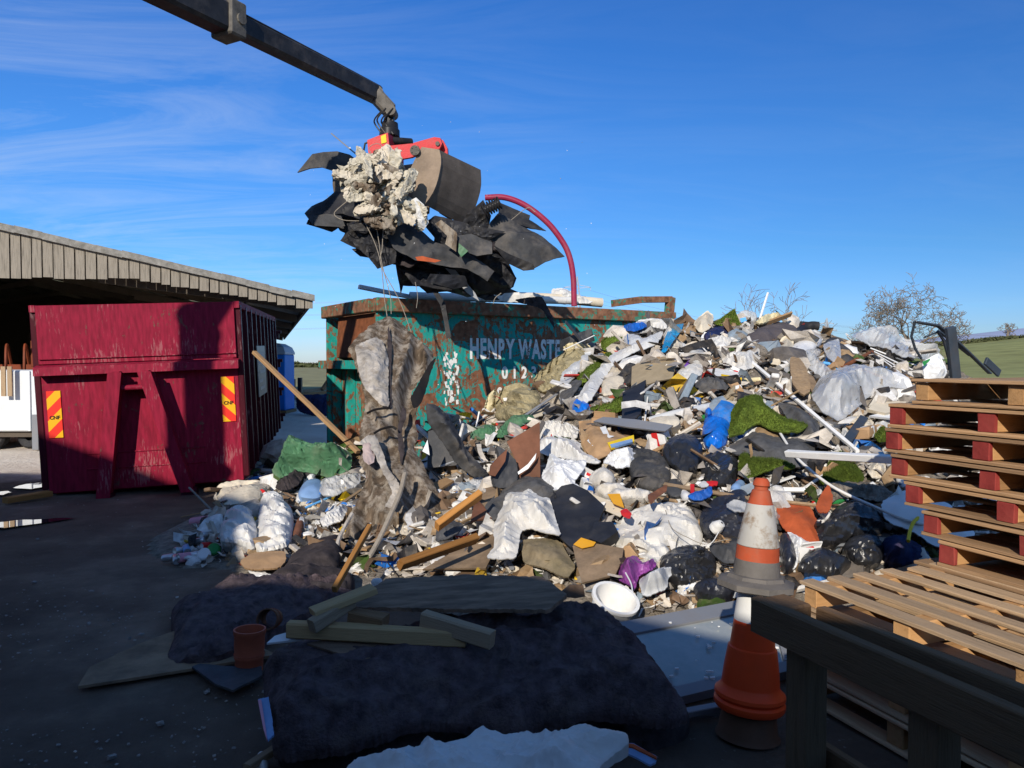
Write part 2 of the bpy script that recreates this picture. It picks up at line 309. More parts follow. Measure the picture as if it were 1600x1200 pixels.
LITTER_PAL = [((.60, .58, .55), 20), ((.58, .52, .44), 16), ((.45, .40, .34), 12), ((.30, .27, .24), 12), ((.10, .09, .085), 12), ((.025, .025, .028), 8),
              ((.30, .20, .11), 12), ((.16, .10, .06), 8), ((.05, .09, .02), 3), ((.02, .16, .5), 2), ((.55, .05, .04), 1.6), ((.65, .42, .03), 1.2), ((.68, .67, .65), 7), ((.2, .25, .3), 4)]
for i, (c, w) in enumerate(LITTER_PAL): M('litter_%d' % i, c, .6, .3, 9, .3, 50, dirt=.45, dcol=(.2, .16, .12), dscale=8)
# ------------------------------------------------------------------ building helpers
def tag(o, label=None, cat=None, group=None, kind=None):
    if label: o['label'] = label
    if cat: o['category'] = cat
    if group: o['group'] = group
    if kind: o['kind'] = kind
    return o
def thing(name, label, cat, loc=(0, 0, 0), group=None, mat=None):
    o = bpy.data.objects.new(name, None); COL.objects.link(o)
    if mat is not None: o.matrix_world = mat
    else: o.location = loc
    o.empty_display_size = .1
    return tag(o, label, cat, group)

def wloc(o):
    v = Vector(o.location)
    while o.parent: o = o.parent; v = v + Vector(o.location)
    return v
class MB:
    def __init__(s): s.v, s.f, s.mi, s.m = [], [], [], 0
    def add(s, vs, fs, m=None):
        k = len(s.v); s.v += [Vector(p) for p in vs]; s.f += [[i + k for i in f] for f in fs]; s.mi += [s.m if m is None else m] * len(fs)
    def box(s, c, d, rot=None, ch=.004, jit=0):
        """chamfered box: centre, full size, optional rotation matrix"""
        c = Vector(c); hx, hy, hz = d[0] / 2, d[1] / 2, d[2] / 2; ch = min(ch, hx * .6, hy * .6, hz * .6)
        vs = []
        for x in (-1, 1):
            for y in (-1, 1):
                for z in (-1, 1):
                    vs += [(x * hx, y * (hy - ch), z * (hz - ch)), (x * (hx - ch), y * hy, z * (hz - ch)), (x * (hx - ch), y * (hy - ch), z * hz)]
        def ix(x, y, z, k): return ((x * 2 + y) * 2 + z) * 3 + k
        fs = []
        for x in (0, 1): q = [ix(x, 0, 0, 0), ix(x, 1, 0, 0), ix(x, 1, 1, 0), ix(x, 0, 1, 0)]; fs.append(q if x else q[::-1])
        for y in (0, 1): q = [ix(0, y, 0, 1), ix(0, y, 1, 1), ix(1, y, 1, 1), ix(1, y, 0, 1)]; fs.append(q if y else q[::-1])
        for z in (0, 1): q = [ix(0, 0, z, 2), ix(1, 0, z, 2), ix(1, 1, z, 2), ix(0, 1, z, 2)]; fs.append(q if z else q[::-1])
        for y in (0, 1):
            for z in (0, 1): fs.append([ix(0, y, z, 1), ix(1, y, z, 1), ix(1, y, z, 2), ix(0, y, z, 2)])
        for x in (0, 1):
            for z in (0, 1): fs.append([ix(x, 0, z, 0), ix(x, 1, z, 0), ix(x, 1, z, 2), ix(x, 0, z, 2)])
        for x in (0, 1):
            for y in (0, 1): fs.append([ix(x, y, 0, 0), ix(x, y, 1, 0), ix(x, y, 1, 1), ix(x, y, 0, 1)])
        for x in (0, 1):
            for y in (0, 1):
                for z in (0, 1): fs.append([ix(x, y, z, 0), ix(x, y, z, 1), ix(x, y, z, 2)])
        out = []
        for p in vs:
            p = Vector(p) + Vector((random.uniform(-jit, jit), random.uniform(-jit, jit), random.uniform(-jit, jit)))
            out.append(c + (rot @ p if rot else p))
        s.add(out, fs)
    def beam(s, a, b, w, h, up=(0, 0, 1), ch=.004):
        a, b = Vector(a), Vector(b); x = (b - a); l = x.length; x.normalize(); y = Vector(up).cross(x)
        if y.length < 1e-4: y = Vector((0, 1, 0)).cross(x)
        y.normalize(); z = x.cross(y)
        s.box((a + b) / 2, (l, w, h), Matrix((x, y, z)).transposed(), ch)
    def tube(s, pts, r, n=8, caps=True, hollow=0):
        pts = [Vector(p) for p in pts]; rs = r if isinstance(r, (list, tuple)) else [r] * len(pts)
        t0 = (pts[1] - pts[0]).normalized(); u = t0.orthogonal().normalized(); rings = []
        for i, p in enumerate(pts):
            t = ((pts[min(i + 1, len(pts) - 1)] - pts[max(i - 1, 0)])).normalized()
            u = (u - t * u.dot(t)).normalized(); w = t.cross(u)
            rings.append([p + (u * math.cos(a) + w * math.sin(a)) * rs[i] for a in [2 * math.pi * k / n for k in range(n)]])
        if hollow:
            t1 = (pts[1] - pts[0]).normalized(); t2 = (pts[-1] - pts[-2]).normalized()
            def ring(c, base, k): return [c + (q - base) * k for q in rings[0 if base is pts[0] else -1]]
            st = [ring(pts[0] + t1 * rs[0] * 4, pts[0], hollow), ring(pts[0], pts[0], hollow)]
            en = [ring(pts[-1], pts[-1], hollow), ring(pts[-1] - t2 * rs[-1] * 4, pts[-1], hollow)]
            rings = st + rings + en
        vs = [q for rg in rings for q in rg]; fs = []
        for i in range(len(rings) - 1):
            for k in range(n): fs.append([i * n + k, i * n + (k + 1) % n, (i + 1) * n + (k + 1) % n, (i + 1) * n + k])
        if caps: fs += [list(range(n))[::-1], [(len(rings) - 1) * n + k for k in range(n)]]
        s.add(vs, fs)
    def lathe(s, prof, base=(0, 0, 0), axis=(0, 0, 1), n=24):
        ax = Vector(axis).normalized(); u = ax.orthogonal().normalized(); w = ax.cross(u); base = Vector(base)
        vs = [base + ax * z + (u * math.cos(a) + w * math.sin(a)) * r for (r, z) in prof for a in [2 * math.pi * k / n for k in range(n)]]
        fs = [[i * n + k, i * n + (k + 1) % n, (i + 1) * n + (k + 1) % n, (i + 1) * n + k] for i in range(len(prof) - 1) for k in range(n)]
        s.add(vs, fs)
    def prism(s, poly, d):
        """polygon (3D points) pushed along vector d"""
        n = len(poly); poly = [Vector(p) for p in poly]; d = Vector(d)
        vs = poly + [p + d for p in poly]
        fs = [list(range(n))[::-1], [n + i for i in range(n)]] + [[i, (i + 1) % n, n + (i + 1) % n, n + i] for i in range(n)]
        s.add(vs, fs)
    def build(s, name, mats, parent=None, local=False, smooth=None, origin=None):
        if isinstance(mats, str): mats = [mats]
        vs = s.v
        if not local:
            if parent is not None: o0 = wloc(parent)
            elif origin is not None: o0 = Vector(origin)
            else:
                n = len(vs); o0 = Vector((sum(p.x for p in vs) / n, sum(p.y for p in vs) / n, min(p.z for p in vs)))
            vs = [p - o0 for p in vs]
        else: o0 = Vector((0, 0, 0))
        me = bpy.data.meshes.new(name); me.from_pydata(vs, [], s.f); me.update()
        for m in mats: me.materials.append(MATS[m])
        if len(mats) > 1: me.polygons.foreach_set('material_index', s.mi)
        bm = bmesh.new(); bm.from_mesh(me); bmesh.ops.recalc_face_normals(bm, faces=bm.faces); bm.to_mesh(me); bm.free()
        if smooth:
            me.polygons.foreach_set('use_smooth', [True] * len(me.polygons)); me.set_sharp_from_angle(angle=R(smooth))
        o = bpy.data.objects.new(name, me); COL.objects.link(o)
        if parent is not None: o.parent = parent
        elif not local: o.location = o0
        return o

def crv(pts, n=8):
    """Catmull-Rom through points"""
    pts = [Vector(p) for p in pts]; out = []
    q = [pts[0] * 2 - pts[1]] + pts + [pts[-1] * 2 - pts[-2]]
    for i in range(1, len(q) - 2):
        for k in range(n):
            t = k / n; a, b, c, d = q[i - 1], q[i], q[i + 1], q[i + 2]
            out.append(.5 * ((2 * b) + (c - a) * t + (2 * a - 5 * b + 4 * c - d) * t * t + (3 * b - a - 3 * c + d) * t ** 3))
    return out + [pts[-1]]

# ------------------------------------------------------------------ the heap's ground form
def lerp_tab(tab, x):
    if x <= tab[0][0]: return tab[0][1]
    for (a, u), (b, w) in zip(tab, tab[1:]):
        if x <= b: t = (x - a) / (b - a); t = t * t * (3 - 2 * t); return u + (w - u) * t
    return tab[-1][1]
CREST = [(-3.6, 0), (-3.0, .16), (-2.2, .40), (-1.2, .50), (-.4, .85), (.3, 1.30), (1.1, 1.80), (1.9, 2.16), (3.2, 2.32), (4.2, 2.20), (5.0, 2.05), (6.1, 1.7), (6.8, 1.3), (7.6, .95), (9.5, 0)]
CRY = [(-4.5, 8.6), (-1.5, 9.0), (0, 10.4), (1.5, 11), (6, 11), (8, 10.5)]
TOE = [(-4.0, 7.4), (-2.6, 6.2), (-1.4, 5.5), (0, 4.9), (1, 4.6), (2.2, 4.7), (4, 5.2), (7, 6.5), (9, 8)]
def heap(x, y, rough=True):
    H = lerp_tab(CREST, x); yc = lerp_tab(CRY, x); yf = lerp_tab(TOE, x)
    if y < yc: t = max(0, (y - yf) / (yc - yf)); h = H * (t ** .85 if t > 0 else 0)
    else: t = max(0, 1 - (y - yc) / 2.6); h = H * t * t * (3 - 2 * t)
    if rough and h > 0:
        p = Vector((x, y, 0)); h += (noise.noise(p * .9) * .16 + noise.noise(p * 2.3 + Vector((5, 1, 0))) * .10) * min(1, h * 1.5)
    return h
def heap_n(x, y, rough=False):
    e = .08
    return Vector((heap(x - e, y, rough) - heap(x + e, y, rough), heap(x, y - e, rough) - heap(x, y + e, rough), 2 * e)).normalized()
_hc = {}
def hit(px, py, rough=False):
    k = (round(px, 2), round(py, 2), rough)
    if k in _hc: return _hc[k].copy()
    d = ray(px, py); Y = 3.2; best = (9e9, 10.8)
    res = None
    while Y < 12.0:
        p = CO + d * Y; g = p.z - max(0.0, heap(p.x, p.y, rough))
        if g <= 0:
            a, b = Y - .06, Y
            for _ in range(10):
                m = (a + b) / 2; p = CO + d * m
                if p.z - max(0.0, heap(p.x, p.y, rough)) <= 0: b = m
                else: a = m
            res = CO + d * b; break
        if Y > 6 and g < best[0]: best = (g, Y)
        Y += .06
    if res is None: res = CO + d * best[1]
    _hc[k] = res
    return res.copy()
def pt(px, py, dy=0):
    """point on the heap behind a pixel, dy metres nearer (negative) or farther"""
    p = hit(px, py); d = ray(px, py)
    return p + d * dy

def plane3(a, b, c):
    n = (b - a).cross(c - a).normalized()
    if n.dot(CO - a) < 0: n = -n
    return (a, n)
def facing(px, py, Y, tilt=0.0, yaw=0.0):
    """upright plane through a pixel at depth Y; tilt leans the top away, yaw turns its face to the right (+) or left"""
    n = Vector((math.sin(yaw) * math.cos(tilt), -math.cos(yaw) * math.cos(tilt), math.sin(tilt)))
    return (P(px, py, Y), n)
def on_plane(pl, px, py):
    d = ray(px, py); k = (pl[0] - CO).dot(pl[1]) / d.dot(pl[1]); return CO + d * k

def inside(poly, x, y):
    c = False; n = len(poly)
    for i in range(n):
        x1, y1 = poly[i]; x2, y2 = poly[i - 1]
        if (y1 > y) != (y2 > y) and x < (x2 - x1) * (y - y1) / (y2 - y1) + x1: c = not c
    return c
def edist(poly, x, y):
    m = 9e9; n = len(poly)
    for i in range(n):
        x1, y1 = poly[i]; x2, y2 = poly[i - 1]; dx, dy = x2 - x1, y2 - y1; l = dx * dx + dy * dy
        t = 0 if l == 0 else max(0, min(1, ((x - x1) * dx + (y - y1) * dy) / l))
        m = min(m, (x - x1 - t * dx) ** 2 + (y - y1 - t * dy) ** 2)
    return math.sqrt(m)
def ridge(p):
    a = 1 - abs(noise.noise(p)) * 2.4; b = 1 - abs(noise.noise(p * 2.3 + Vector((3, 7, 1)))) * 2.4; c = 1 - abs(noise.noise(p * 4.9 + Vector((9, 2, 4)))) * 2.4
    return a * .50 + b * .34 + c * .22
def fr(x, y, k): return 1 - abs(noise.noise(Vector((x, y, k)))) * 2.6
def drape(x, y, k, fine=1):
    """cloth relief: long bent folds in one direction, a weaker crossing set, fine creases"""
    wx, wy = noise.noise(Vector((x * .45, y * .45, k + 9))) * .9, noise.noise(Vector((x * .45, y * .45, k + 20))) * .9
    a = fr((x + wx) * 1.25, (y + wy) * .34, k)
    x2, y2 = x * .5 + y * .87, -x * .87 + y * .5
    b = fr((x2 + wy) * 1.5, (y2 + wx) * .45, k + 40)
    c = fr(x * 3.6 + wy, y * 1.5 + wx, k + 60)
    d = fr(x * 6.5 + wx, y * 5.5, k + 80)
    return a * .52 + b * .28 + (c * .20 + d * .09) * fine
_ord = [0]
FACET = {'foam_pale', 'white_plastic', 'white_cloth', 'white_clean', 'bin_bag', 'bin_bag_blue', 'blue_bag', 'blue_film', 'blue_tarp', 'green_tarp', 'polythene', 'purple_film', 'cream_cloth', 'pale_grey', 'rubber', 'denim'}
def sheet(name, outline, mat, label, cat, group=None, bulge=.0, prof='flat', fold=.0, ff=4.0, thick=.012, lift=None, plane=None, step=None, jag=0, parent=None,
          stretch=None, curl=0, smooth=None, fdir=None, fine=1, roll=0, disp=None, fuzz=0, kind=None, lining=None, sag=None):
    """A sheet, board, sack or bag: its measured outline laid on the heap (or on a plane in space), domed, folded and given thickness."""
    _ord[0] += 1; seed = Vector((_ord[0] * 3.7, _ord[0] * 1.3, _ord[0] * .7))
    xs = [p[0] for p in outline]; ys = [p[1] for p in outline]; size = max(max(xs) - min(xs), max(ys) - min(ys))
    facet = mat in FACET
    if fold and size < 140: ff = ff * (1.4 if prof == 'round' else 1.7); fold = fold * .8
    if prof == 'round' and fine == 1: fine = .5
    crumpled = fold > 0 or prof == 'round' or bulge > 0
    if step is None: step = max(1.9, min(5, size / 40)) if crumpled else max(5, size / 8)
    rnd = random.Random(_ord[0]); oc = (sum(xs) / len(xs), sum(ys) / len(ys))
    # outline: optional corner rounding, then points every step, with small jags
    pts = [p[:2] for p in outline]
    if prof == 'round' or (crumpled and fold > .012 and jag >= 0):
        for _ in range(1 if prof != 'round' else 2):
            q = []
            for i in range(len(pts)):
                a, b = pts[i], pts[(i + 1) % len(pts)]
                k = .16 if prof != 'round' else .22
                q += [(a[0] + (b[0] - a[0]) * k, a[1] + (b[1] - a[1]) * k), (a[0] + (b[0] - a[0]) * (1 - k), a[1] + (b[1] - a[1]) * (1 - k))]
            pts = q
    jg = jag if jag > 0 else (step * .28 if fold > .008 and jag == 0 else 0)
    bd = []
    for i in range(len(pts)):
        a, b = pts[i], pts[(i + 1) % len(pts)]; l = math.hypot(b[0] - a[0], b[1] - a[1]); n = max(1, int(l / step))
        for k in range(n):
            t = k / n; j = jg if k else jg * .5
            bd.append((a[0] + (b[0] - a[0]) * t + rnd.uniform(-j, j), a[1] + (b[1] - a[1]) * t + rnd.uniform(-j, j)))
    inner = []; y = min(ys); row = 0
    while y < max(ys):
        x = min(xs) + (step / 2 if row % 2 else 0)
        while x < max(xs):
            if inside(bd, x, y) and edist(bd, x, y) > step * .55: inner.append((x, y))
            x += step
        y += step * .87; row += 1
    allp = bd + inner; nb = len(bd)
    v2, _, f2, _, _, _ = delaunay_2d_cdt([Vector(p) for p in allp], [(i, (i + 1) % nb) for i in range(nb)], [], 1, 1e-4)
    if plane is None:
        c = hit(*oc); n0 = heap_n(c.x, c.y); n0 = (n0 + (CO - c).normalized() * (1.5 if prof == 'round' else .9)).normalized()
        if lift is None: lift = .075 + .010 * (_ord[0] % 7)
    else:
        n0 = plane[1]; c = on_plane(plane, *oc)
        if disp is not None: n0 = Vector(disp).normalized()
        if lift is None: lift = 0
    d2 = [edist(bd, p.x, p.y) for p in v2]; dm = max(d2) or 1
    mpp = c.y / FPX; th = R(fdir) if fdir is not None else rnd.uniform(0, math.pi)
    tu = Vector((1, 0, 0)); tu = (tu - n0 * tu.dot(n0)).normalized(); tv = n0.cross(tu)
    eu, ev = tu * math.sin(th) - tv * math.cos(th), tu * math.cos(th) + tv * math.sin(th)
    fr, bk = [], []
    for p, d in zip(v2, d2):
        base = hit(p.x, p.y) if plane is None else on_plane(plane, p.x, p.y)
        if plane is None:                                  # keep far grazing points near the sheet's own depth
            lim = size * mpp * 1.1 + .1
            if abs(base.y - c.y) > lim: base = CO + ray(p.x, p.y) * (c.y + math.copysign(lim, base.y - c.y))
        h = lift; t = min(1, d / dm)
        if prof == 'round': h += bulge * .60 * (.6 * math.sqrt(max(0, 1 - (1 - t) ** 2)) + .4 * t) * (.85 + .5 * noise.noise(base * 3 + seed))
        elif bulge: h += bulge * t * t * (3 - 2 * t)
        if fold:
            h += fold * 1.25 * drape(base.dot(eu) * ff, base.dot(ev) * ff, seed.x, fine) * (.45 + .55 * min(1, d * mpp / .07))
        if roll: k_ = max(0, 1 - d * mpp / .11); h -= roll * k_ * k_
        if curl: h += curl * (noise.noise(base * 1.3 + seed) + .2)
        if sag: h += sag(p.x, p.y)
        fr.append(base + n0 * h)
        bk.append(base + n0 * (h - thick) if prof != 'round' else base + n0 * (min(0, lift) - .04))
    nv = len(fr); fs = []
    m = MB()
    edges = {}
    for f in f2:
        f = list(f)
        for i in range(len(f)):
            e = (f[i], f[(i + 1) % len(f)]); edges[e] = edges.get(e, 0) + 1
        fs.append(f); fs.append([i + nv for i in f][::-1])
    for (a, b) in list(edges):
        if (b, a) not in edges: fs.append([b, a, a + nv, b + nv])
    m.add(fr + bk, fs)
    if fuzz:                                               # short blades standing on the upper face
        k = int(fuzz)
        for f in f2:
            a, b, cc = [fr[i] for i in list(f)[:3]]
            for _ in range(k):
                u, w = rnd.random(), rnd.random()
                if u + w > 1: u, w = 1 - u, 1 - w
                q = a + (b - a) * u + (cc - a) * w; s = rnd.uniform(.010, .022)
                dr = (n0 + Vector((rnd.uniform(-.6, .6), rnd.uniform(-.6, .6), rnd.uniform(-.1, .6)))).normalized()
                sd = dr.orthogonal().normalized() * .004
                m.add([q - sd, q + sd, q + dr * s * 1.6], [[0, 1, 2]])
    sm = smooth if smooth is not None else ((24 if facet else 50) if crumpled else 30)
    o = m.build(name, mat, parent, smooth=sm)
    if label: tag(o, label, cat, group, kind)
    return o

def stick(name, a, b, w, h, mat, label, cat, group=None, up=(0, 0, 1), parent=None, notch=False, kids=None):
    """a squared length of timber, trim or bar; local X runs along it so that the grain does too"""
    a, b = Vector(a), Vector(b); x = b - a; l = x.length; x.normalize(); y = Vector(up).cross(x)
    if y.length < 1e-3: y = Vector((0, 1, 0)).cross(x)
    y.normalize(); z = x.cross(y)
    m = MB(); n = max(2, int(l / .12)); ch = min(w, h) * .12; vs = []; fs = []
    for i in range(n + 1):
        t = -l / 2 + l * i / n; k = _ord[0]
        for (sy, sz) in ((-1, -1), (1, -1), (1, 1), (-1, 1)):
            for (cy, cz) in (((0, ch), (ch, 0)) if (sy * sz > 0) else ((ch, 0), (0, ch))):
                j = noise.noise(Vector((t * 3, sy * 2 + k, sz * 3))) * min(w, h) * .05
                vs.append((t, sy * (w / 2 - cy) + j, sz * (h / 2 - cz) + j))
    for i in range(n):
        for k in range(8): fs.append([i * 8 + k, i * 8 + (k + 1) % 8, (i + 1) * 8 + (k + 1) % 8, (i + 1) * 8 + k])
    fs += [list(range(8))[::-1], [n * 8 + k for k in range(8)]]
    _ord[0] += 1
    m.add(vs, fs); o = m.build(name, mat, parent, local=True)
    o.matrix_world = Matrix.Translation((a + b) / 2) @ Matrix((x, y, z)).transposed().to_4x4()
    if label: tag(o, label, cat, group)
    return o
def pipe(name, pts, r, mat, label, cat, group=None, n=10, hollow=0, parent=None, smooth=True, sub=6):
    m = MB(); m.tube(crv(pts, sub) if smooth else pts, r, n, hollow=hollow); o = m.build(name, mat, parent, smooth=40)
    if label: tag(o, label, cat, group)
    return o
# ------------------------------------------------------------------ light and sky
SUN_EL, SUN_AZ = math.atan(.50 / math.hypot(1, .29)), math.atan2(.29, 1)          # the sun stands behind the photographer, a touch to the left
sd = bpy.data.lights.new('sun', 'SUN'); sd.energy = 5.0; sd.angle = R(.5); sd.color = (1, .925, .81)
so = bpy.data.objects.new('sun', sd); COL.objects.link(so)
sdir = Vector((math.sin(SUN_AZ) * math.cos(SUN_EL), math.cos(SUN_AZ) * math.cos(SUN_EL), -math.sin(SUN_EL)))   # way the light travels
so.rotation_euler = sdir.to_track_quat('-Z', 'Y').to_euler(); so.location = (0, -20, 30)
w = bpy.data.worlds.new("World"); scene.world = w; w.use_nodes = True
nt = w.node_tree; nt.nodes.clear(); L = nt.links
wo = nd(nt, 'ShaderNodeOutputWorld'); bg = nd(nt, 'ShaderNodeBackground'); bg.inputs[1].default_value = .079
sky = nd(nt, 'ShaderNodeTexSky'); sky.sky_type = 'NISHITA'; sky.sun_disc = False; sky.sun_elevation = SUN_EL; sky.sun_rotation = math.pi - SUN_AZ
sky.air_density = 1.0; sky.dust_density = .25; sky.ozone_density = 2.5; sky.altitude = 50
hs = nd(nt, 'ShaderNodeHueSaturation'); hs.inputs['Saturation'].default_value = 1.28; hs.inputs['Value'].default_value = 1.0; hs.inputs['Hue'].default_value = .512
L.new(sky.outputs[0], hs.inputs['Color'])
# cirrus: noise on a high flat layer, drawn out into streaks, thickest in the left of the sky
tc = nd(nt, 'ShaderNodeTexCoord'); sp = nd(nt, 'ShaderNodeSeparateXYZ'); L.new(tc.outputs['Generated'], sp.inputs[0])
zz = nd(nt, 'ShaderNodeMath', operation='MAXIMUM'); L.new(sp.outputs[2], zz.inputs[0]); zz.inputs[1].default_value = .03
zq = nd(nt, 'ShaderNodeMath', operation='ADD'); L.new(zz.outputs[0], zq.inputs[0]); zq.inputs[1].default_value = .12
dx = nd(nt, 'ShaderNodeMath', operation='DIVIDE'); L.new(sp.outputs[0], dx.inputs[0]); L.new(zq.outputs[0], dx.inputs[1])
dy = nd(nt, 'ShaderNodeMath', operation='DIVIDE'); L.new(sp.outputs[1], dy.inputs[0]); L.new(zq.outputs[0], dy.inputs[1])
cv = nd(nt, 'ShaderNodeCombineXYZ'); L.new(dx.outputs[0], cv.inputs[0]); L.new(dy.outputs[0], cv.inputs[1])
mp = nd(nt, 'ShaderNodeMapping'); mp.inputs['Location'].default_value = (20, 3, 0); mp.inputs['Rotation'].default_value = (0, 0, R(-15)); mp.inputs['Scale'].default_value = (.5, 1.5, 1); L.new(cv.outputs[0], mp.inputs[0])
c1 = nd(nt, 'ShaderNodeTexNoise', i_Scale=1.5, i_Detail=9.0, i_Roughness=.66, i_Distortion=1.4); L.new(mp.outputs[0], c1.inputs['Vector'])
c2 = nd(nt, 'ShaderNodeTexNoise', i_Scale=.55, i_Detail=3.0); L.new(mp.outputs[0], c2.inputs['Vector'])
mr = nd(nt, 'ShaderNodeMapRange'); mr.inputs[1].default_value = .12; mr.inputs[2].default_value = -.62; mr.inputs[3].default_value = .12; mr.inputs[4].default_value = 1.0; L.new(sp.outputs[0], mr.inputs[0])
r1 = ramp(nt, c1.outputs[0], [(.44, (0, 0, 0)), (.85, (1, 1, 1))]); r2 = ramp(nt, c2.outputs[0], [(.30, (.2, .2, .2)), (.62, (1, 1, 1))])
k1 = nd(nt, 'ShaderNodeMath', operation='MULTIPLY'); L.new(r1.outputs[0], k1.inputs[0]); L.new(r2.outputs[0], k1.inputs[1])
k2 = nd(nt, 'ShaderNodeMath', operation='MULTIPLY'); L.new(k1.outputs[0], k2.inputs[0]); L.new(mr.outputs[0], k2.inputs[1])
k3 = nd(nt, 'ShaderNodeMath', operation='MULTIPLY'); L.new(k2.outputs[0], k3.inputs[0]); k3.inputs[1].default_value = .55
tint = ramp(nt, sp.outputs[2], [(.0, (.84, 1.06, 1.95)), (.06, (.72, 1.08, 1.80)), (.14, (.66, 1.16, 1.63)), (.26, (.82, 1.36, 1.76)), (.45, (.84, 1.45, 1.88)), (.66, (1.9, 1.7, 1.45)), (.85, (3.2, 2.75, 2.2))])  # upper stops, above the view, raised and warmed as added fill light
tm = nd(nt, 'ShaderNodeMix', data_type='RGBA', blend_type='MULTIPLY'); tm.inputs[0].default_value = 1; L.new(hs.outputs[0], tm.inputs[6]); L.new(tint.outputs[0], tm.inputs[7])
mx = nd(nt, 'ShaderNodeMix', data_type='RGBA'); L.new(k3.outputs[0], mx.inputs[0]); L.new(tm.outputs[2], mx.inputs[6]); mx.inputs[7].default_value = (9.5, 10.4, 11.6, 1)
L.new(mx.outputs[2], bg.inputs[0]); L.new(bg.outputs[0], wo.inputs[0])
scene.view_settings.view_transform = 'Standard'; scene.view_settings.look = 'None'; scene.view_settings.exposure = 0; scene.view_settings.gamma = 1
scene.cycles.max_bounces = 6; scene.cycles.transparent_max_bounces = 8

# ------------------------------------------------------------------ ground, fields, hills
def axis(lim, near, step): 
    a = [i * step for i in range(int(near / step) + 1)]; g = step
    while a[-1] < lim: g *= 1.6; a.append(a[-1] + g)
    return a
xs = axis(3500, 14, .35); xs = [-x for x in xs[:0:-1]] + xs
ys_ = axis(4500, 17, .35); ys_ = [-y for y in axis(200, 1, 1)[:0:-1]] + ys_
m = MB(); vs = []
for y in ys_:
    for x in xs:
        z = 0
        if abs(x) < 14 and -1 < y < 17: z = noise.noise(Vector((x * .8, y * .8, 0))) * .025 + noise.noise(Vector((x * 2.1, y * 2.1, 3))) * .014 - .012
        vs.append((x, y, z))
nx = len(xs); m.add(vs, [[j * nx + i, j * nx + i + 1, (j + 1) * nx + i + 1, (j + 1) * nx + i] for j in range(len(ys_) - 1) for i in range(nx - 1)])
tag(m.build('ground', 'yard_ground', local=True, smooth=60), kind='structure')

def fieldz(x, y):
    k = max(0, min(1, (y - 34) / 110)); k = k * k * (3 - 2 * k)
    return .07 + (max(0, min(1, (x - 30) / 85)) ** 1.2) * 7.6 * k
m = MB(); nx, ny = 50, 40; vs = []
for j in range(ny):
    y = 32 + (j / (ny - 1)) ** 1.5 * 128
    for i in range(nx): x = 9 + 240 * (i / (nx - 1)); vs.append((x, y, fieldz(x, y)))
m.add(vs, [[j * nx + i, j * nx + i + 1, (j + 1) * nx + i + 1, (j + 1) * nx + i] for j in range(ny - 1) for i in range(nx - 1)])
tag(m.build('field', 'field_grass', local=True, smooth=60), kind='structure')
m = MB(); m.add([(-160, 34, .05), (9, 34, .05), (9, 620, .05), (-260, 620, .05)], [[0, 1, 2, 3]])
tag(m.build('rough_field', 'field_rough', local=True), kind='structure')
m = MB(); vs = []; n = 60
for i in range(n):
    x = 900 + 3200 * i / (n - 1); t = (x - 1500) / 1500
    h = 160 * max(0, min(1, (t + .18) * 1.15)) ** .8 + noise.noise(Vector((x * .004, 0, 0))) * 16 + 22
    vs += [(x, 3000, -5), (x, 3150, h), (x, 3600, h * .9)]
m.add(vs, [[i * 3 + k, i * 3 + k + 1, i * 3 + k + 4, i * 3 + k + 3] for i in range(n - 1) for k in range(2)])
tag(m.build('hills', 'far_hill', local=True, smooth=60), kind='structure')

# hedges: many leaf-sized faces round twigs
def hedge(name, pts, h, wd, n, label, seed, leaf=.16):
    rnd = random.Random(seed); m = MB()
    for _ in range(n):
        k = rnd.random() * (len(pts) - 1); i = min(len(pts) - 2, int(k)); t = k - i
        a, b = Vector(pts[i]), Vector(pts[i + 1]); c = a + (b - a) * t
        hh = h * (.72 + .45 * noise.noise(Vector((c.x * .12, c.y * .12, seed))))
        q = c + Vector((rnd.gauss(0, wd * .3), rnd.gauss(0, wd * .3), rnd.random() ** .8 * hh))
        u = Vector((rnd.gauss(0, 1), rnd.gauss(0, 1), rnd.gauss(0, 1))).normalized(); v = u.orthogonal().normalized(); s = leaf * rnd.uniform(.6, 1.6)
        m.add([q - u * s, q + v * s * .6, q + u * s, q - v * s * .6], [[0, 1, 2, 3]])
    o = m.build(name, 'hedge_leaf'); return tag(o, label, 'hedge')
hedge('hedge', [(60, 168, 4.0), (86, 158, fieldz(86, 158)), (104, 158, fieldz(104, 158)), (135, 158, fieldz(135, 158))], 1.0, 1.3, 5000, 'clipped brown hedge along the top of the green field, right horizon', 3, .35)
hedge('hedge', [(-70, 240, .05), (-48, 240, .05), (-20, 245, .05)], 1.9, 2, 2500, 'low green hedge on the horizon between the red container and the green skip', 4, .6)

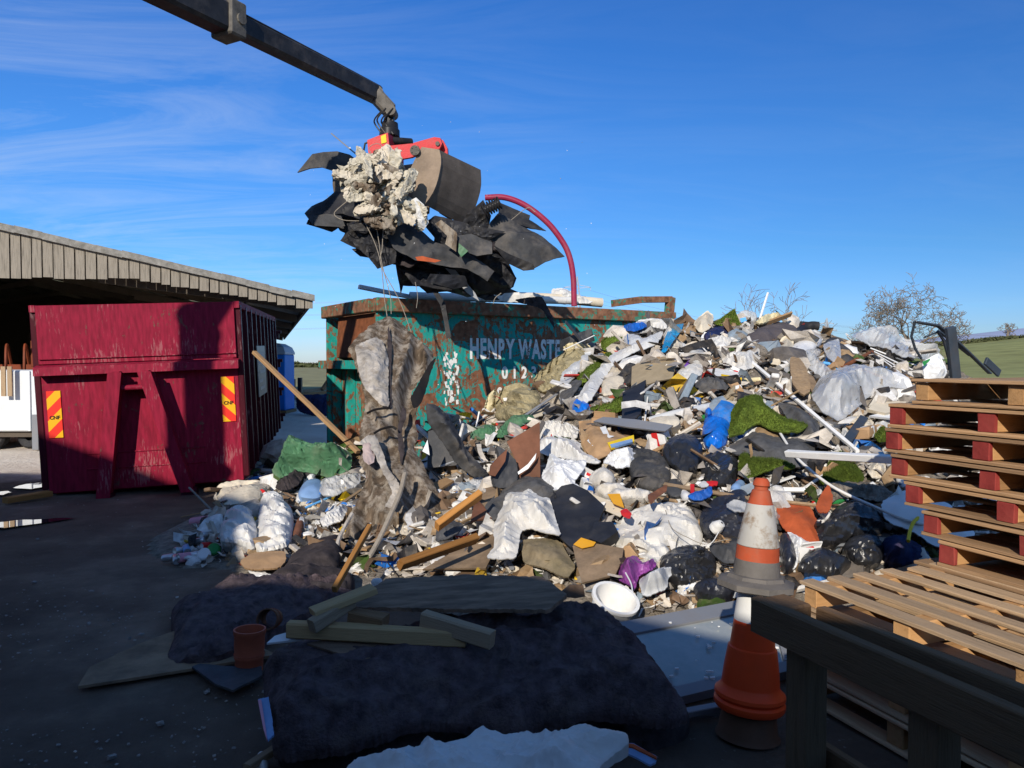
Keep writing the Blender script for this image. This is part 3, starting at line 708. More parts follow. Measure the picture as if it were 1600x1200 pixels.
def tree(name, base, height, spread, seed, label, levels=6, bare=True, lean=0, trunk_r=.2):
    rnd = random.Random(seed); tr, tw = MB(), MB(); mr_ = base[1] * .00028
    root = thing(name, label, 'tree', base)
    def grow(p, d, l, r, lev):
        pts = [p]; q = p; dd = d.copy(); k = 4
        for i in range(k):
            dd = (dd + Vector((rnd.gauss(0, .2), rnd.gauss(0, .2), rnd.gauss(0, .12))) * (1.0 if lev else .35)).normalized(); q = q + dd * l / k; pts.append(q)
        rs = [max(mr_, r * (1 - .42 * i / k)) for i in range(k + 1)]
        (tr if lev < 2 else tw).tube(pts, rs, 6 if lev < 2 else 4 if lev < 4 else 3)
        if lev >= levels: return
        nb = rnd.choice((2, 3, 3)) if lev else 4
        for b in range(nb):
            a = rnd.uniform(.3, .85) * spread; u = dd.orthogonal().normalized(); u = Matrix.Rotation(rnd.uniform(0, 6.28), 3, dd) @ u
            nd_ = (dd * math.cos(a) + u * math.sin(a) + Vector((0, 0, .06 if lev > 2 else .2))).normalized()
            st = pts[rnd.choice((2, 3, 4, 4))] if b else q
            grow(st, nd_, l * rnd.uniform(.62, .88), rs[-1] * rnd.uniform(.62, .85), lev + 1)
    grow(Vector(base), Vector((lean, 0, 1)).normalized(), height * .27, trunk_r, 0)
    tr.build('trunk', 'tree_bark', root, smooth=60); tw.build('crown', 'tree_bark', root)
    return root
b = P(1213, 552, 38); tree('bare_tree', (b.x, b.y, 0), 7.0, 1.05, 11, 'thin bare tree standing alone behind the top of the heap', 5, trunk_r=.17)
b = P(1418, 545, 58); tree('bare_tree', (b.x, b.y, fieldz(b.x, b.y)), 9.0, 1.75, 23, 'broad windswept bare tree with a twiggy crown beside the green field', 7, lean=-.1, trunk_r=.30)
b = P(1574, 533, 165); tree('bare_tree', (b.x, b.y, fieldz(b.x, b.y)), 5.0, 1.6, 31, 'tiny round bare tree on the far hedge line, right edge', 5, trunk_r=.35)

def pylon(x, y, h, z0, label):
    m = MB(); r = .16 + y * .00050; wb = h * .11
    lv = [(0, wb), (.3, wb * .62), (.55, wb * .34), (.75, wb * .28), (1, .05)]
    def c(t, s): return [Vector((x + a * s, y + b_ * s, z0 + t * h)) for a, b_ in ((-1, -1), (1, -1), (1, 1), (-1, 1))]
    for (t1, s1), (t2, s2) in zip(lv, lv[1:]):
        A, B = c(t1, s1), c(t2, s2)
        for i in range(4):
            m.beam(A[i], B[i], r, r); m.beam(A[i], B[(i + 1) % 4], r * .6, r * .6); m.beam(A[(i + 1) % 4], B[i], r * .6, r * .6)
    tips = []
    for t, s in ((.58, .17), (.74, .22), (.88, .15)):
        for sg in (-1, 1):
            e = Vector((x + sg * h * s, y, z0 + t * h)); tips.append(e)
            m.beam((x, y, z0 + t * h + h * .03), e, r * .7, r * .7); m.beam((x, y, z0 + t * h - h * .01), e, r * .7, r * .7)
            m.beam(e, e - Vector((0, 0, h * .035)), r * .6, r * .6)
    tag(m.build('pylon', 'pylon_steel'), label, 'pylon', 'pylons beyond the yard'); return tips
t1 = pylon(P(903, 0, 330).x, 330, 39.0, 0, 'lattice pylon rising behind the skip beside the maroon hose')
t2 = pylon(P(1298, 0, 560).x, 560, 34.5, 0, 'lattice pylon on the horizon between the two larger bare trees')
m = MB()
def wire(a, b, sag, r):
    p = [a + (b - a) * (k / 14) - Vector((0, 0, sag * 4 * (k / 14) * (1 - k / 14))) for k in range(15)]; m.tube(p, r, 3, False)
for i in range(6):
    wire(t1[i] - Vector((0, 0, 1.4)), t2[i] - Vector((0, 0, 1.2)), 7, .045)
    wire(t1[i] - Vector((0, 0, 1.4)), Vector((-420 + i * 8, 360, t1[i].z - 1)), 6, .045)
    wire(t2[i] - Vector((0, 0, 1.2)), Vector((760, 820, t2[i].z + 6)), 8, .06)
tag(m.build('power_lines', 'wire'), 'thin power lines strung between the pylons low in the sky', 'power lines')

def solid(t):
    """text curve made into a mesh object of its own"""
    bpy.context.view_layer.update(); dg = bpy.context.evaluated_depsgraph_get(); me = bpy.data.meshes.new_from_object(t.evaluated_get(dg)); o = bpy.data.objects.new('lettering', me); COL.objects.link(o)
    o.parent = t.parent; o.location = t.location; o.rotation_euler = t.rotation_euler; o.scale = t.scale; cu = t.data; bpy.data.objects.remove(t); bpy.data.curves.remove(cu); return o
# ------------------------------------------------------------------ the red container
CW, CL, CH = 2.36, 6.0, 2.41
base = G(75, 775)
cmx = Matrix.Translation(base) @ Matrix.Rotation(R(13), 4, 'Z') @ Matrix.Rotation(R(-2.3), 4, 'Y') @ Matrix.Rotation(R(1.3), 4, 'X')
ct = thing('waste_container', 'tall dark red hook lift waste container with chevron plates on its end', 'container', mat=cmx)
m = MB()
m.box((CW / 2, .03, 2.04), (CW, .06, .74)); m.box((CW / 2, .075, .83), (CW, .05, 1.62))
m.box((.03, CL / 2 + .06, CH / 2), (.06, CL - .12, CH)); m.box((CW - .03, CL / 2 + .06, CH / 2), (.06, CL - .12, CH)); m.box((CW / 2, CL - .03, CH / 2), (CW - .13, .06, CH))
m.box((CW / 2, CL / 2, .04), (CW - .13, CL - .2, .08))
m.box((CW / 2, -.0145, 1.735), (CW - .02, .026, .012), ch=.002); m.box((CW / 2, .043, .50), (CW * .62, .012, .014), ch=.002); m.box((CW / 2, .043, .30), (CW * .62, .012, .014), ch=.002)
m.build('body', 'container_red', ct, local=True)
m = MB(); m.prism([(-.03, .01, 1.66), (-.03, -.115, 1.635), (-.03, -.125, 1.53), (-.03, .01, 1.55)], (CW + .06, 0, 0)); m.build('ledge', 'container_red', ct, local=True)
m = MB()
m.box((CW + .035, CL / 2, CH - .04), (.07, CL, .09)); m.box((-.035, CL / 2, CH - .04), (.07, CL, .09)); m.box((CW / 2, CL + .03, CH - .04), (CW + .14, .06, .09))
m.build('top_rail', 'container_red', ct, local=True)
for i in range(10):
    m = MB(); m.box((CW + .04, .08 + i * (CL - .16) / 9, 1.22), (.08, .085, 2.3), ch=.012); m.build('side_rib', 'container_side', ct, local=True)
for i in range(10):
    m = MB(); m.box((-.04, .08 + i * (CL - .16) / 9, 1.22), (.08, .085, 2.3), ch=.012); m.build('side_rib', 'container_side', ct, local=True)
def leg(xt, xb):
    m = MB(); d = .27; wd = .10
    m.prism([(xt - wd / 2, .045, 1.55), (xb - wd / 2, .045, -.02), (xb + wd / 2, .045, -.02), (xt + wd / 2, .045, 1.55)], (0, -d, 0))
    m.prism([(xt - wd / 2 - .03, -.225, 1.54), (xb - wd / 2 - .03, -.225, -.04), (xb + wd / 2 + .03, -.225, -.04), (xt + wd / 2 + .03, -.225, 1.54)], (0, -.025, 0))
    m.build('frame_leg', 'container_red', ct, local=True)
leg(.93, .70); leg(1.27, 1.70)
m = MB(); m.tube([(.98, -.15, 1.34), (1.24, -.15, 1.34)], .035, 12); m.box((1.11, -.05, 1.34), (.22, .17, .05)); m.build('hook_bar', 'container_red', ct, local=True, smooth=40)
m = MB(); m.box((1.11, .02, 1.45), (.5, .06, .18)); m.build('hook_plate', 'container_red', ct, local=True)
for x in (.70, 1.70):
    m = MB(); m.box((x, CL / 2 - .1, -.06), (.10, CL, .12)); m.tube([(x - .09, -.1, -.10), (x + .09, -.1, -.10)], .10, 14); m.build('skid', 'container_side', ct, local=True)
for (x, z, sx) in ((.13, 1.03, -1), (CW - .135, 1.12, 1)):
    m = MB(); m.box((0, 0, 0), (.165, .012, .60), ch=.002); p = m.build('reflector_plate', 'chevron', ct, local=True)
    p.location = (x, .042, z); p.scale = (sx, 1, 1); p['label'] = 'red and yellow striped reflector plate'
    cu = bpy.data.curves.new('lettering', 'FONT'); cu.body = 'CNF'; cu.size = .062; cu.align_x = 'CENTER'; cu.extrude = .001; cu.offset = .0022
    t = bpy.data.objects.new('lettering', cu); COL.objects.link(t); cu.materials.append(MATS['ink']); t.parent = p; t.location = (0, -.0085, -.06 if sx < 0 else -.07); t.rotation_euler = (R(90), 0, 0); t.scale = (sx, 1, 1); solid(t)
m = MB(); m.box((0, 0, 0), (.014, 1.30, .80), ch=.003); sg = m.build('side_sign', 'sign_grey', ct, local=True); sg.location = (CW + .09, 2.35, 1.42)
m = MB()
for z, a, b in ((.26, -.45, .42), (.12, -.5, .2), (-.02, -.42, .5), (-.16, -.5, .05), (-.28, -.4, .3)): m.box((.0085, (a + b) / 2, z), (.003, b - a, .05), ch=.001)
m.build('print', 'sign_line', sg, local=True)
for z in (.35, .9, 1.5, 2.1):
    m = MB(); m.tube([(CW + .02, CL + .08, z), (CW + .17, CL + .08, z)], .035, 8); m.box((CW + .10, CL + .08, z - .06), (.05, .07, .16)); m.build('door_hinge', 'container_side', ct, local=True)

# ------------------------------------------------------------------ the green skip
SL, SW, SH = 6.2, 2.25, 2.68
smx = Matrix.Translation((-2.05, 11.5, 0)) @ Matrix.Rotation(math.atan2(3.4, 5.15), 4, 'Z')
sk = thing('waste_skip', 'large rusty green open skip with worn white lettering, heaped to the brim', 'skip', mat=smx)
m = MB()
m.box((SL / 2, .03, 1.27), (SL, .06, 2.42)); m.box((SL / 2, SW - .03, 1.27), (SL, .06, 2.42)); m.box((SL - .03, SW / 2, 1.27), (.06, SW - .13, 2.42))
m.box((.24, SW / 2, 1.27), (.06, SW - .13, 2.42)); m.box((SL / 2, SW / 2, .1), (SL - .2, SW - .2, .08))
m.build('body', 'skip_green', sk, local=True)
m = MB(); m.box((SL / 2, -.03, SH - .105), (SL + .1, .17, .21), ch=.012); m.box((SL / 2, SW + .03, SH - .105), (SL + .1, .17, .21), ch=.012)
m.box((-.03, SW / 2, SH - .11), (.17, SW - .13, .20), ch=.012); m.box((SL + .03, SW / 2, SH - .11), (.14, SW - .13, .20), ch=.012); m.build('rim', 'skip_rust', sk, local=True)
m = MB(); m.prism([(.205, .09, 2.46), (.02, .09, 2.46), (-.02, .09, 1.78), (.205, .09, 1.70)], (0, 1.6, 0)); m.build('gusset', 'rust', sk, local=True)
m = MB(); m.box((.04, SW / 2, 1.66), (.34, SW + .1, .14)); m.build('end_ledge', 'skip_green', sk, local=True)
for y in (.10, .75, 1.45, 2.1):
    m = MB(); m.box((.13, y, .80), (.16, .09, 1.56), ch=.01); m.build('end_post', 'skip_rust' if .7 < y < .8 else 'skip_green', sk, local=True)
m = MB(); m.box((SL + .01, -.04, 1.25), (.14, .12, 2.5), ch=.01); m.build('corner_post', 'skip_rust', sk, local=True)
for y in (.6, 1.65):
    m = MB(); m.box((SL / 2, y, .04), (SL, .12, .08)); m.build('skid', 'rust', sk, local=True)
m = MB()
m.beam((SL - .02, .02, SH), (SL + .02, .02, SH + .30), .13, .16); m.beam((SL + .03, .02, SH + .26), (SL - .75, .04, SH + .22), .10, .12); m.beam((SL - .75, .04, SH + .22), (SL - 1.45, .06, SH + .12), .10, .13)
m.build('bent_rail', 'skip_rust', sk, local=True)
def letters(body, x, z, h, sx, parent, mat='lettering_white', sp=1.0):
    cu = bpy.data.curves.new('lettering', 'FONT'); cu.body = body; cu.size = h * 1.38; cu.extrude = .0015; cu.offset = h * .05; cu.space_character = sp
    cu.materials.append(MATS[mat]); t = bpy.data.objects.new('lettering', cu); COL.objects.link(t); t.parent = parent; t.location = (x, -.0035, z); t.rotation_euler = (R(90), 0, 0); t.scale = (sx, 1, 1); o = solid(t); o.name = 'lettering'; return o
letters('HENRY WASTE MAN', 1.62, 1.77, .33, .555, sk, sp=1.12)
letters('0123', 2.25, 1.43, .20, .85, sk, sp=1.7)
letters('0121', 2.15, 1.08, .20, .85, sk, sp=1.65)
m = MB(); rnd = random.Random(8)
for _ in range(60):
    zc = rnd.uniform(1.02, 1.86); xc = 1.28 + rnd.uniform(-.13, .13); m.box((xc, -.003 - .0001 * _ / 60, zc), (rnd.uniform(.015, .05), .003, rnd.uniform(.02, .10)), Matrix.Rotation(rnd.uniform(-.3, .3), 3, 'Y'), ch=.001)
m.build('paint_patch', 'lettering_white', sk, local=True)

# ------------------------------------------------------------------ the open barn behind the container
bmx = Matrix.Translation((-4.72, 18, 0)) @ Matrix.Rotation(R(18), 4, 'Z')
bn = thing('barn', 'weathered timber barn with an open front and a low pitched roof, left side', 'barn', mat=bmx)
def roofz(t): return 3.16 + (.2124 * t if t < 11 else .2124 * (22 - t))       # t metres left of the right eave
SKY = {(7, 8), (8, 10), (9, 11), (9, 9), (7, 12), (6, 10), (10, 12), (10, 10), (5, 9), (5, 12), (4, 7), (3, 5), (2, 3)}
ro, sl = MB(), MB()
for i in range(22):
    for j in range(14):
        y0, y1 = j * 2 - .45, j * 2 + 2 - .45; a, b_ = roofz(i), roofz(i + 1)
        q = [(-i, y0, a), (-i - 1, y0, b_), (-i - 1, y1, b_), (-i, y1, a)]
        if (i, j) in SKY:
            e = .28; q2 = [(-i - e, y0, a + .2124 * e), (-i - 1 + e, y0, b_ - .2124 * e), (-i - 1 + e, y1, b_ - .2124 * e), (-i - e, y1, a + .2124 * e)]
            sl.prism(q2, (0, 0, .02))
            for p0, p1 in ((0, e), (1 - e, 1)):
                za, zb = a + (b_ - a) * p0, a + (b_ - a) * p1
                ro.prism([(-i - p0, y0, za), (-i - p1, y0, zb), (-i - p1, y1, zb), (-i - p0, y1, za)], (0, 0, .05))
        else: ro.prism(q, (0, 0, .05))
ro.build('roof', 'cement_sheet', bn, local=True); sl.build('skylight', 'skylight', bn, local=True)
m = MB()
for i in range(44):
    t0, t1 = i * .5, i * .5 + .5; k = random.uniform(-.015, .015)
    m.prism([(-t0, -.52, roofz(t0) - .06 + k), (-t1, -.52, roofz(t1) - .06 + k), (-t1, -.52, roofz(t1) + .085 + k), (-t0, -.52, roofz(t0) + .085 + k)], (0, .07, 0))
m.build('verge', 'cement_sheet', bn, local=True)
m = MB(); t = 0.04
while t < 18:
    wd = random.uniform(.165, .19); bt = 2.93 + min(t, 3.85) / 3.85 * .60 if t < 3.85 else 3.50 - (t - 3.85) * .02
    bt += random.uniform(-.02, .02); y = -.43 + random.uniform(-.012, .012); top = roofz(t) - .055
    if top - bt > .05: m.prism([(-t, y, bt), (-t - wd, y, bt), (-t - wd, y, roofz(t + wd) - .06), (-t, y, top)], (0, .022, 0))
    t += wd + random.uniform(.022, .03)
m.build('fascia_boards', 'barn_board', bn, local=True)
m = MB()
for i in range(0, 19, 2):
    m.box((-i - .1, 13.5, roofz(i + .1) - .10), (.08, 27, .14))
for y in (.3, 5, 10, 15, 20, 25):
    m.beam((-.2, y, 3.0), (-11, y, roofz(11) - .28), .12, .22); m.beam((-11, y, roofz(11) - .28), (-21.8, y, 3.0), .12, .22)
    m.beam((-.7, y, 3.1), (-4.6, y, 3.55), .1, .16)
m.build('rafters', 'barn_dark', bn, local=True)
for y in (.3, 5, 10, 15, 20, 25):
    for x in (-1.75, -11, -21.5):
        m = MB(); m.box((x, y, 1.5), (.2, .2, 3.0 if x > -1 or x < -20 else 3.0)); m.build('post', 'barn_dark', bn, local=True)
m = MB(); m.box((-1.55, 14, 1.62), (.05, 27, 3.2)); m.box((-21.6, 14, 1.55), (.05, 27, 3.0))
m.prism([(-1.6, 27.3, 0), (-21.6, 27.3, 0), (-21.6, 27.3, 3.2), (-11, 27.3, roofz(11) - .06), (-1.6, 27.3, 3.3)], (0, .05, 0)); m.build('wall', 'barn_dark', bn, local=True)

# rusty farm machine standing inside
mc = thing('farm_machine', 'rusty orange farm machine in the dark of the barn', 'farm machine', (P(25, 0, 17.6).x, 17.6, 0))
o0 = mc.location
m = MB(); m.box(o0 + Vector((0, 0, 1.55)), (2.4, .18, .2)); m.box(o0 + Vector((-.2, .5, 1.2)), (2.0, .16, .16)); m.box(o0 + Vector((.5, .2, 1.9)), (.5, .6, .6)); m.build('frame', 'machine_orange', mc)
for i in range(6):
    m = MB(); x = -1.1 + i * .42; m.tube(crv([o0 + Vector((x, 0, 1.6)), o0 + Vector((x + .1, -.3, 2.1)), o0 + Vector((x + .2, -.5, 1.6)), o0 + Vector((x + .05, -.3, .6))], 5), .035, 6); m.build('tine', 'machine_orange', mc, smooth=40)
for x in (-.8, .7):
    m = MB(); m.lathe([(.3, -.12), (.42, -.12), (.45, 0), (.42, .12), (.3, .12)], o0 + Vector((x, .4, .45)), (1, 0, 0), 18); m.box(o0 + Vector((x, .4, .45)), (.1, .5, .1)); m.build('wheel', 'rubber', mc, smooth=40)

# white trailer side behind the container
tr = thing('trailer', 'white flat sided trailer parked left of the red container', 'trailer', (-9.95, 14.6, 0))
o0 = tr.location
m = MB(); m.box(o0 + Vector((-.6, 1.0, .95)), (3.1, 2.0, 1.18), ch=.02); m.build('body', 'trailer_white', tr)
m = MB(); m.box(o0 + Vector((-.6, 1.0, .30)), (2.8, 1.8, .12)); m.build('chassis', 'barn_dark', tr)
for i in range(4):
    m = MB(); m.lathe([(.08, -.1), (.2, -.12), (.24, -.08), (.24, .08), (.2, .12), (.08, .1)], o0 + Vector((-1.7 + i * .72, .3, .24)), (0, 1, 0), 16); m.build('wheel', 'rubber', tr, smooth=40)
m = MB(); m.box(o0 + Vector((.75, -.02, .35)), (.12, .1, .68)); m.build('jack_leg', 'grey_trim', tr)
for x in (-.9, -.1, .62):
    m = MB(); m.box(o0 + Vector((x, -.02, .95)), (.05, .03, 1.16)); m.build('side_strip', 'trailer_white', tr)
for (px) in (3, 13):
    a = P(px, 608, 14.4); stick('plank', (a.x, 14.45, 1.05), (a.x, 14.45, 1.62), .09, .03, 'timber_old', 'short grey plank leaning at the trailer top, %s' % ('nearer the left edge' if px < 8 else 'second from the left edge'), 'plank', 'planks on the trailer', up=(0, 1, 0))

# blue toilet cabin
px = P(453, 0, 25.5); tl = thing('portable_toilet', 'blue portable toilet cabin with a pale domed roof', 'toilet cabin', (px.x - .66, 25.5, 0))
o0 = tl.location
m = MB(); m.box(o0 + Vector((0, 0, 1.03)), (1.1, 1.1, 1.86), ch=.03); m.build('cabin', 'toilet_blue', tl)
m = MB(); m.lathe([(.80, 1.96), (.80, 2.03), (.70, 2.2), (.45, 2.32), (0.01, 2.36)], o0, (0, 0, 1), 4); m.build('roof', 'toilet_roof', tl)
m = MB(); m.box(o0 + Vector((0, -.56, 1.0)), (.72, .03, 1.74), ch=.01); d = m.build('door', 'toilet_blue', tl)
m = MB(); m.box(o0 + Vector((.28, -.59, 1.05)), (.04, .05, .16)); m.build('handle', 'grey_trim', d)
m = MB(); m.box(o0 + Vector((0, 0, .05)), (1.2, 1.2, .10)); m.build('base', 'timber', tl)
sheet('tarpaulin', [(462, 618), (526, 616), (527, 645), (500, 652), (464, 642)], 'denim', 'dark tarpaulin heap beyond the gap between container and skip', 'tarpaulin', bulge=.25, fold=.1, ff=1.5, thick=.05, plane=(P(495, 640, 24), Vector((0, -.7, .7)).normalized()))
for k, (a, b, c) in enumerate((((474, 611), (520, 606), 'pale'), ((468, 616), (527, 612), 'lowest'), ((503, 609), (512, 596), 'leaning'))):
    stick('plank', P(*a, 27), P(*b, 27.3), .12, .10, 'timber' if k else 'timber_old', '%s plank on the far timber pile behind the gap' % c, 'plank', 'far timber pile')
st_o = thing('log_stand', 'black jagged machine part standing beyond the blue toilet', 'machine part', P(463, 612, 28)); o0 = st_o.location
m = MB(); m.box(o0 + Vector((-.12, 0, .2)), (.14, .2, .55)); m.box(o0 + Vector((.14, 0, .22)), (.13, .2, .6)); m.box(o0 + Vector((0, 0, -.1)), (.4, .25, .14)); m.build('frame', 'hydraulic', st_o)

# water lying in the yard
def puddle(pts, lab):
    m = MB(); q = [G(x, y, .012) for x, y in pts]; n = len(q); c = sum(q, Vector()) / n
    q2 = []
    for i in range(n):
        a, b_ = q[i], q[(i + 1) % n]
        for k in range(4):
            t = k / 4; p = a + (b_ - a) * t; q2.append(p + Vector((noise.noise(p * 5), noise.noise(p * 5 + Vector((4, 4, 4))), 0)) * .06 * (1 if k else .3))
    m.add([c] + q2, [[0, 1 + i, 1 + (i + 1) % len(q2)] for i in range(len(q2))]); tag(m.build('puddle', 'water'), kind='structure')
puddle([(-40, 827), (6, 825), (66, 817), (120, 809), (70, 811), (40, 812), (8, 815), (-40, 816)], '')
puddle([(22, 762), (40, 756), (76, 752), (80, 758), (50, 764)], ''); puddle([(-30, 771), (12, 767), (19, 769), (6, 773), (-30, 774)], '')
stick('plank', G(8, 782, .04), G(78, 771, .04), .12, .07, 'timber_orange', 'brown plank lying on the ground beside the red container', 'plank')
# ------------------------------------------------------------------ behind the photographer: the building that shades the yard
fb = thing('farm_building', 'dark timber farm building with a lower lean to, throwing its shade over the yard', 'farm building', (-6, -3, 0))
def gable(x0, x1, y0, y1, prof, mat, name, roofname):
    m = MB(); pl = [(x0, y1, 0), (x1, y1, 0)] + [(x, y1, z) for x, z in prof[::-1]]
    m.prism(pl, (0, y0 - y1, 0)); m.build(name, mat, fb)
    m = MB()
    for (xa, za), (xb, zb) in zip(prof, prof[1:]): m.prism([(xa, y1 + .02, za + .004), (xb, y1 + .02, zb + .004), (xb, y1 + .02, zb + .07), (xa, y1 + .02, za + .07)], (0, y0 - y1 - .3, 0))
    m.build(roofname, 'cement_sheet', fb)
gable(-18, -5.4, -12, -3.0, [(-18, 5.0), (-12, 7.2), (-10.1, 7.15), (-8.8, 6.72), (-7.1, 6.05), (-5.4, 5.45)], 'barn_dark', 'wall', 'roof')
gable(-5.38, 12, -9, -3.0, [(-5.38, 4.25), (-2.5, 4.1), (-.82, 3.66), (.2, 3.26), (12, 1.5)], 'barn_dark', 'lean_to_wall', 'lean_to_roof')

# ------------------------------------------------------------------ the loading crane
cr = thing('loading_crane', 'black loading crane boom with a red headed clamshell grab at its tip', 'crane', (-6.05, 4.4, 0))
LK = 1.16
T = P(590, 149, 9.3 * LK); Q = P(290, 0, 8.02); bd_ = (Q - T).normalized()
E = T + bd_ * ((-6.05 - T.x) / bd_.x)
def at_px(px):
    lo, hi = 0.0, (E - T).length
    for _ in range(40):
        k = (lo + hi) / 2; p = T + bd_ * k; x = p.x / p.y * FPX + 800
        if x > px: lo = k
        else: hi = k
    return T + bd_ * lo
upv = Vector((0, 0, 1))
S1 = at_px(366)
m = MB(); m.beam(T - bd_ * .02, S1 + bd_ * .4, (.19), .24, ch=.03); m.build('boom', 'boom_black', cr)
side = upv.cross(bd_).normalized(); pu = bd_.cross(side).normalized()
if pu.z < 0: pu = -pu
m = MB(); m.beam(S1 - bd_ * .02, E - bd_ * .1, .27, .325, ch=.035); m.build('outer_boom', 'boom_black', cr)
m = MB(); m.beam(S1 - bd_ * .09, S1 + bd_ * .14, .335, .39, ch=.02); m.box(S1 + pu * .20 + bd_ * .02, (.16, .16, .12)); m.tube([S1 - side * .19, S1 + side * .19], .06, 12); m.build('boom_collar', 'boom_dirty', cr)
m = MB(); m.tube([S1 + pu * .19 + bd_ * .1, E + pu * .2 - bd_ * .2], .045, 10); m.build('ram', 'hydraulic', cr, smooth=40)
for s in (-1, 1):
    m = MB(); m.tube(crv([T + pu * .115 + side * .05 * s, T + pu * .125 + side * .05 * s + bd_ * .9, S1 + pu * .13 + side * .06 * s]), .014, 6); m.build('hose', 'hydraulic', cr, smooth=40)
H1 = P(612, 176, 9.28 * LK)
m = MB(); m.beam(T + pu * .0 + bd_ * .08, H1, .20, .20, ch=.03); m.tube([H1 - Vector((0, .13, 0)), H1 + Vector((0, .13, 0))], .075, 14); m.tube([T - Vector((0, .12, 0)), T + Vector((0, .12, 0))], .10, 14)
m.build('boom_head', 'boom_dirty', cr, smooth=35)
H2 = P(609, 203, 9.28 * LK)
m = MB(); m.beam(H1, H2, .10, .09); m.tube([H1 + Vector((-.07, 0, -.05)), H2 + Vector((-.07, 0, .05))], .03, 8); m.build('link', 'hydraulic', cr)
m = MB(); m.lathe([(.06, .12), (.11, .10), (.12, .02), (.14, .0), (.145, -.09), (.12, -.10), (0.01, -.10)], H2, (.05, 0, 1), 18); m.build('rotator', 'hydraulic', cr, smooth=40)
for k in range(4):
    m = MB(); o_ = Vector((-.06 + .05 * k, -.05 * (k % 2), 0)); m.tube(crv([H1 + o_ + Vector((-.05, -.08, .02)), H1 + o_ + Vector((-.16, -.1, -.12)), H2 + o_ + Vector((-.13, -.06, .05)), H2 + o_ + Vector((-.02, -.08, -.1))]), .011, 6); m.build('hose', 'hydraulic', cr, smooth=40)
def wp(x, y, Y): q = Z('W', (x, y))[0]; return P(q[0], q[1], Y * LK)
gb = bpy.data.objects.new('grab', None); COL.objects.link(gb); gb.parent = cr; gb.location = H2 - cr.location
bpy.context.view_layer.update()
m = MB(); m.prism([wp(100, 210, 9.0), wp(225, 160, 9.0), wp(335, 125, 9.0), wp(350, 270, 9.0), (wp(350, 440, 9.0)), wp(120, 440, 9.0)], (.12, .55, 0)); m.build('head_block', 'grab_red', gb)
m = MB(); m.prism([wp(255, 165, 8.992), wp(312, 140, 8.992), wp(320, 235, 8.992), wp(262, 250, 8.992)], (0, .004, 0)); m.build('warning_label', 'yellow', gb)
m = MB(); m.prism([wp(340, 275, 8.93), wp(610, 248, 8.93), wp(670, 268, 8.93), wp(695, 320, 8.93), wp(670, 375, 8.93), wp(600, 405, 8.93), wp(340, 450, 8.93)], (.01, .055, 0)); m.build('side_arm', 'grab_red', gb)
c = wp(640, 325, 8.915); m = MB(); m.tube([c, c + Vector((.01, .1, 0))], .068, 20)
for k in range(5): a = k * 1.25; m.tube([c + Vector((math.cos(a) * .048, -.012, math.sin(a) * .048)), c + Vector((math.cos(a) * .048, .02, math.sin(a) * .048))], .008, 6)
m.build('pivot', 'boom_dirty', gb, smooth=40)
m = MB(); m.prism([wp(560, 260, 9.55), wp(860, 175, 9.55), wp(930, 185, 9.55), wp(950, 250, 9.55), wp(920, 310, 9.55), wp(700, 340, 9.55)], (.01, .06, 0)); m.build('side_arm', 'grab_red', gb)
m = MB(); m.prism([wp(880, 180, 9.66), wp(960, 210, 9.66), wp(1010, 300, 9.66), wp(1015, 380, 9.66), wp(930, 400, 9.66)], (.01, .06, 0)); m.build('side_arm', 'grab_red', gb)
c = wp(898, 248, 9.53); m = MB(); m.tube([c, c + Vector((0, .16, 0))], .032, 16); m.build('pivot', 'boom_dirty', gb, smooth=40)
m = MB(); m.tube([wp(330, 215, 9.15), wp(600, 235, 9.35)], .055, 12); m.tube([wp(60, 330, 9.1), wp(75, 250, 9.1), wp(150, 215, 9.1)], .015, 6); m.build('ram', 'hydraulic', gb, smooth=40)
def jaw(fx, nm):
    """one shell: two side plates and a curved back"""
    near = [(925, 325), (938, 400), (938, 480), (925, 560), (905, 650), (880, 730), (845, 810), (800, 880), (750, 942)]
    far = [(1390, 548), (1396, 640), (1396, 720), (1384, 800), (1362, 880), (1335, 960), (1300, 1035), (1255, 1110), (1200, 1180)]
    sidep = [(720, 288), (920, 318)] + near[1:] + [(690, 905), (618, 860), (610, 740), (575, 640), (580, 560), (640, 430)]
    n = [wp(fx(x), y, 8.98) for x, y in near]; f = [wp(fx(x), y, 9.62) for x, y in far]
    m = MB(); cx = sum((p for p in n), Vector()) / len(n) + Vector((-.3 if fx(1) < fx(2) else .3, .3, 0))
    for i in range(len(n) - 1):
        q = [n[i], n[i + 1], f[i + 1], f[i]]; nn = (q[1] - q[0]).cross(q[3] - q[0]).normalized()
        if nn.dot(q[0] - cx) > 0: nn = -nn
        m.prism(q, nn * .025)
    m.build(nm + '_back', 'grab_back', gb)
    m = MB(); m.prism([wp(fx(x), y, 8.955) for x, y in sidep], (.008, .025, 0)); m.build(nm + '_side', 'grab_steel', gb)
    m = MB(); m.prism([wp(fx(x) + 300, y + 180, 9.66) for x, y in sidep], (.008, .025, 0)); m.build(nm + '_side', 'grab_steel', gb)
jaw(lambda x: x, 'jaw'); jaw(lambda x: 1130 - x * 1.02, 'jaw')
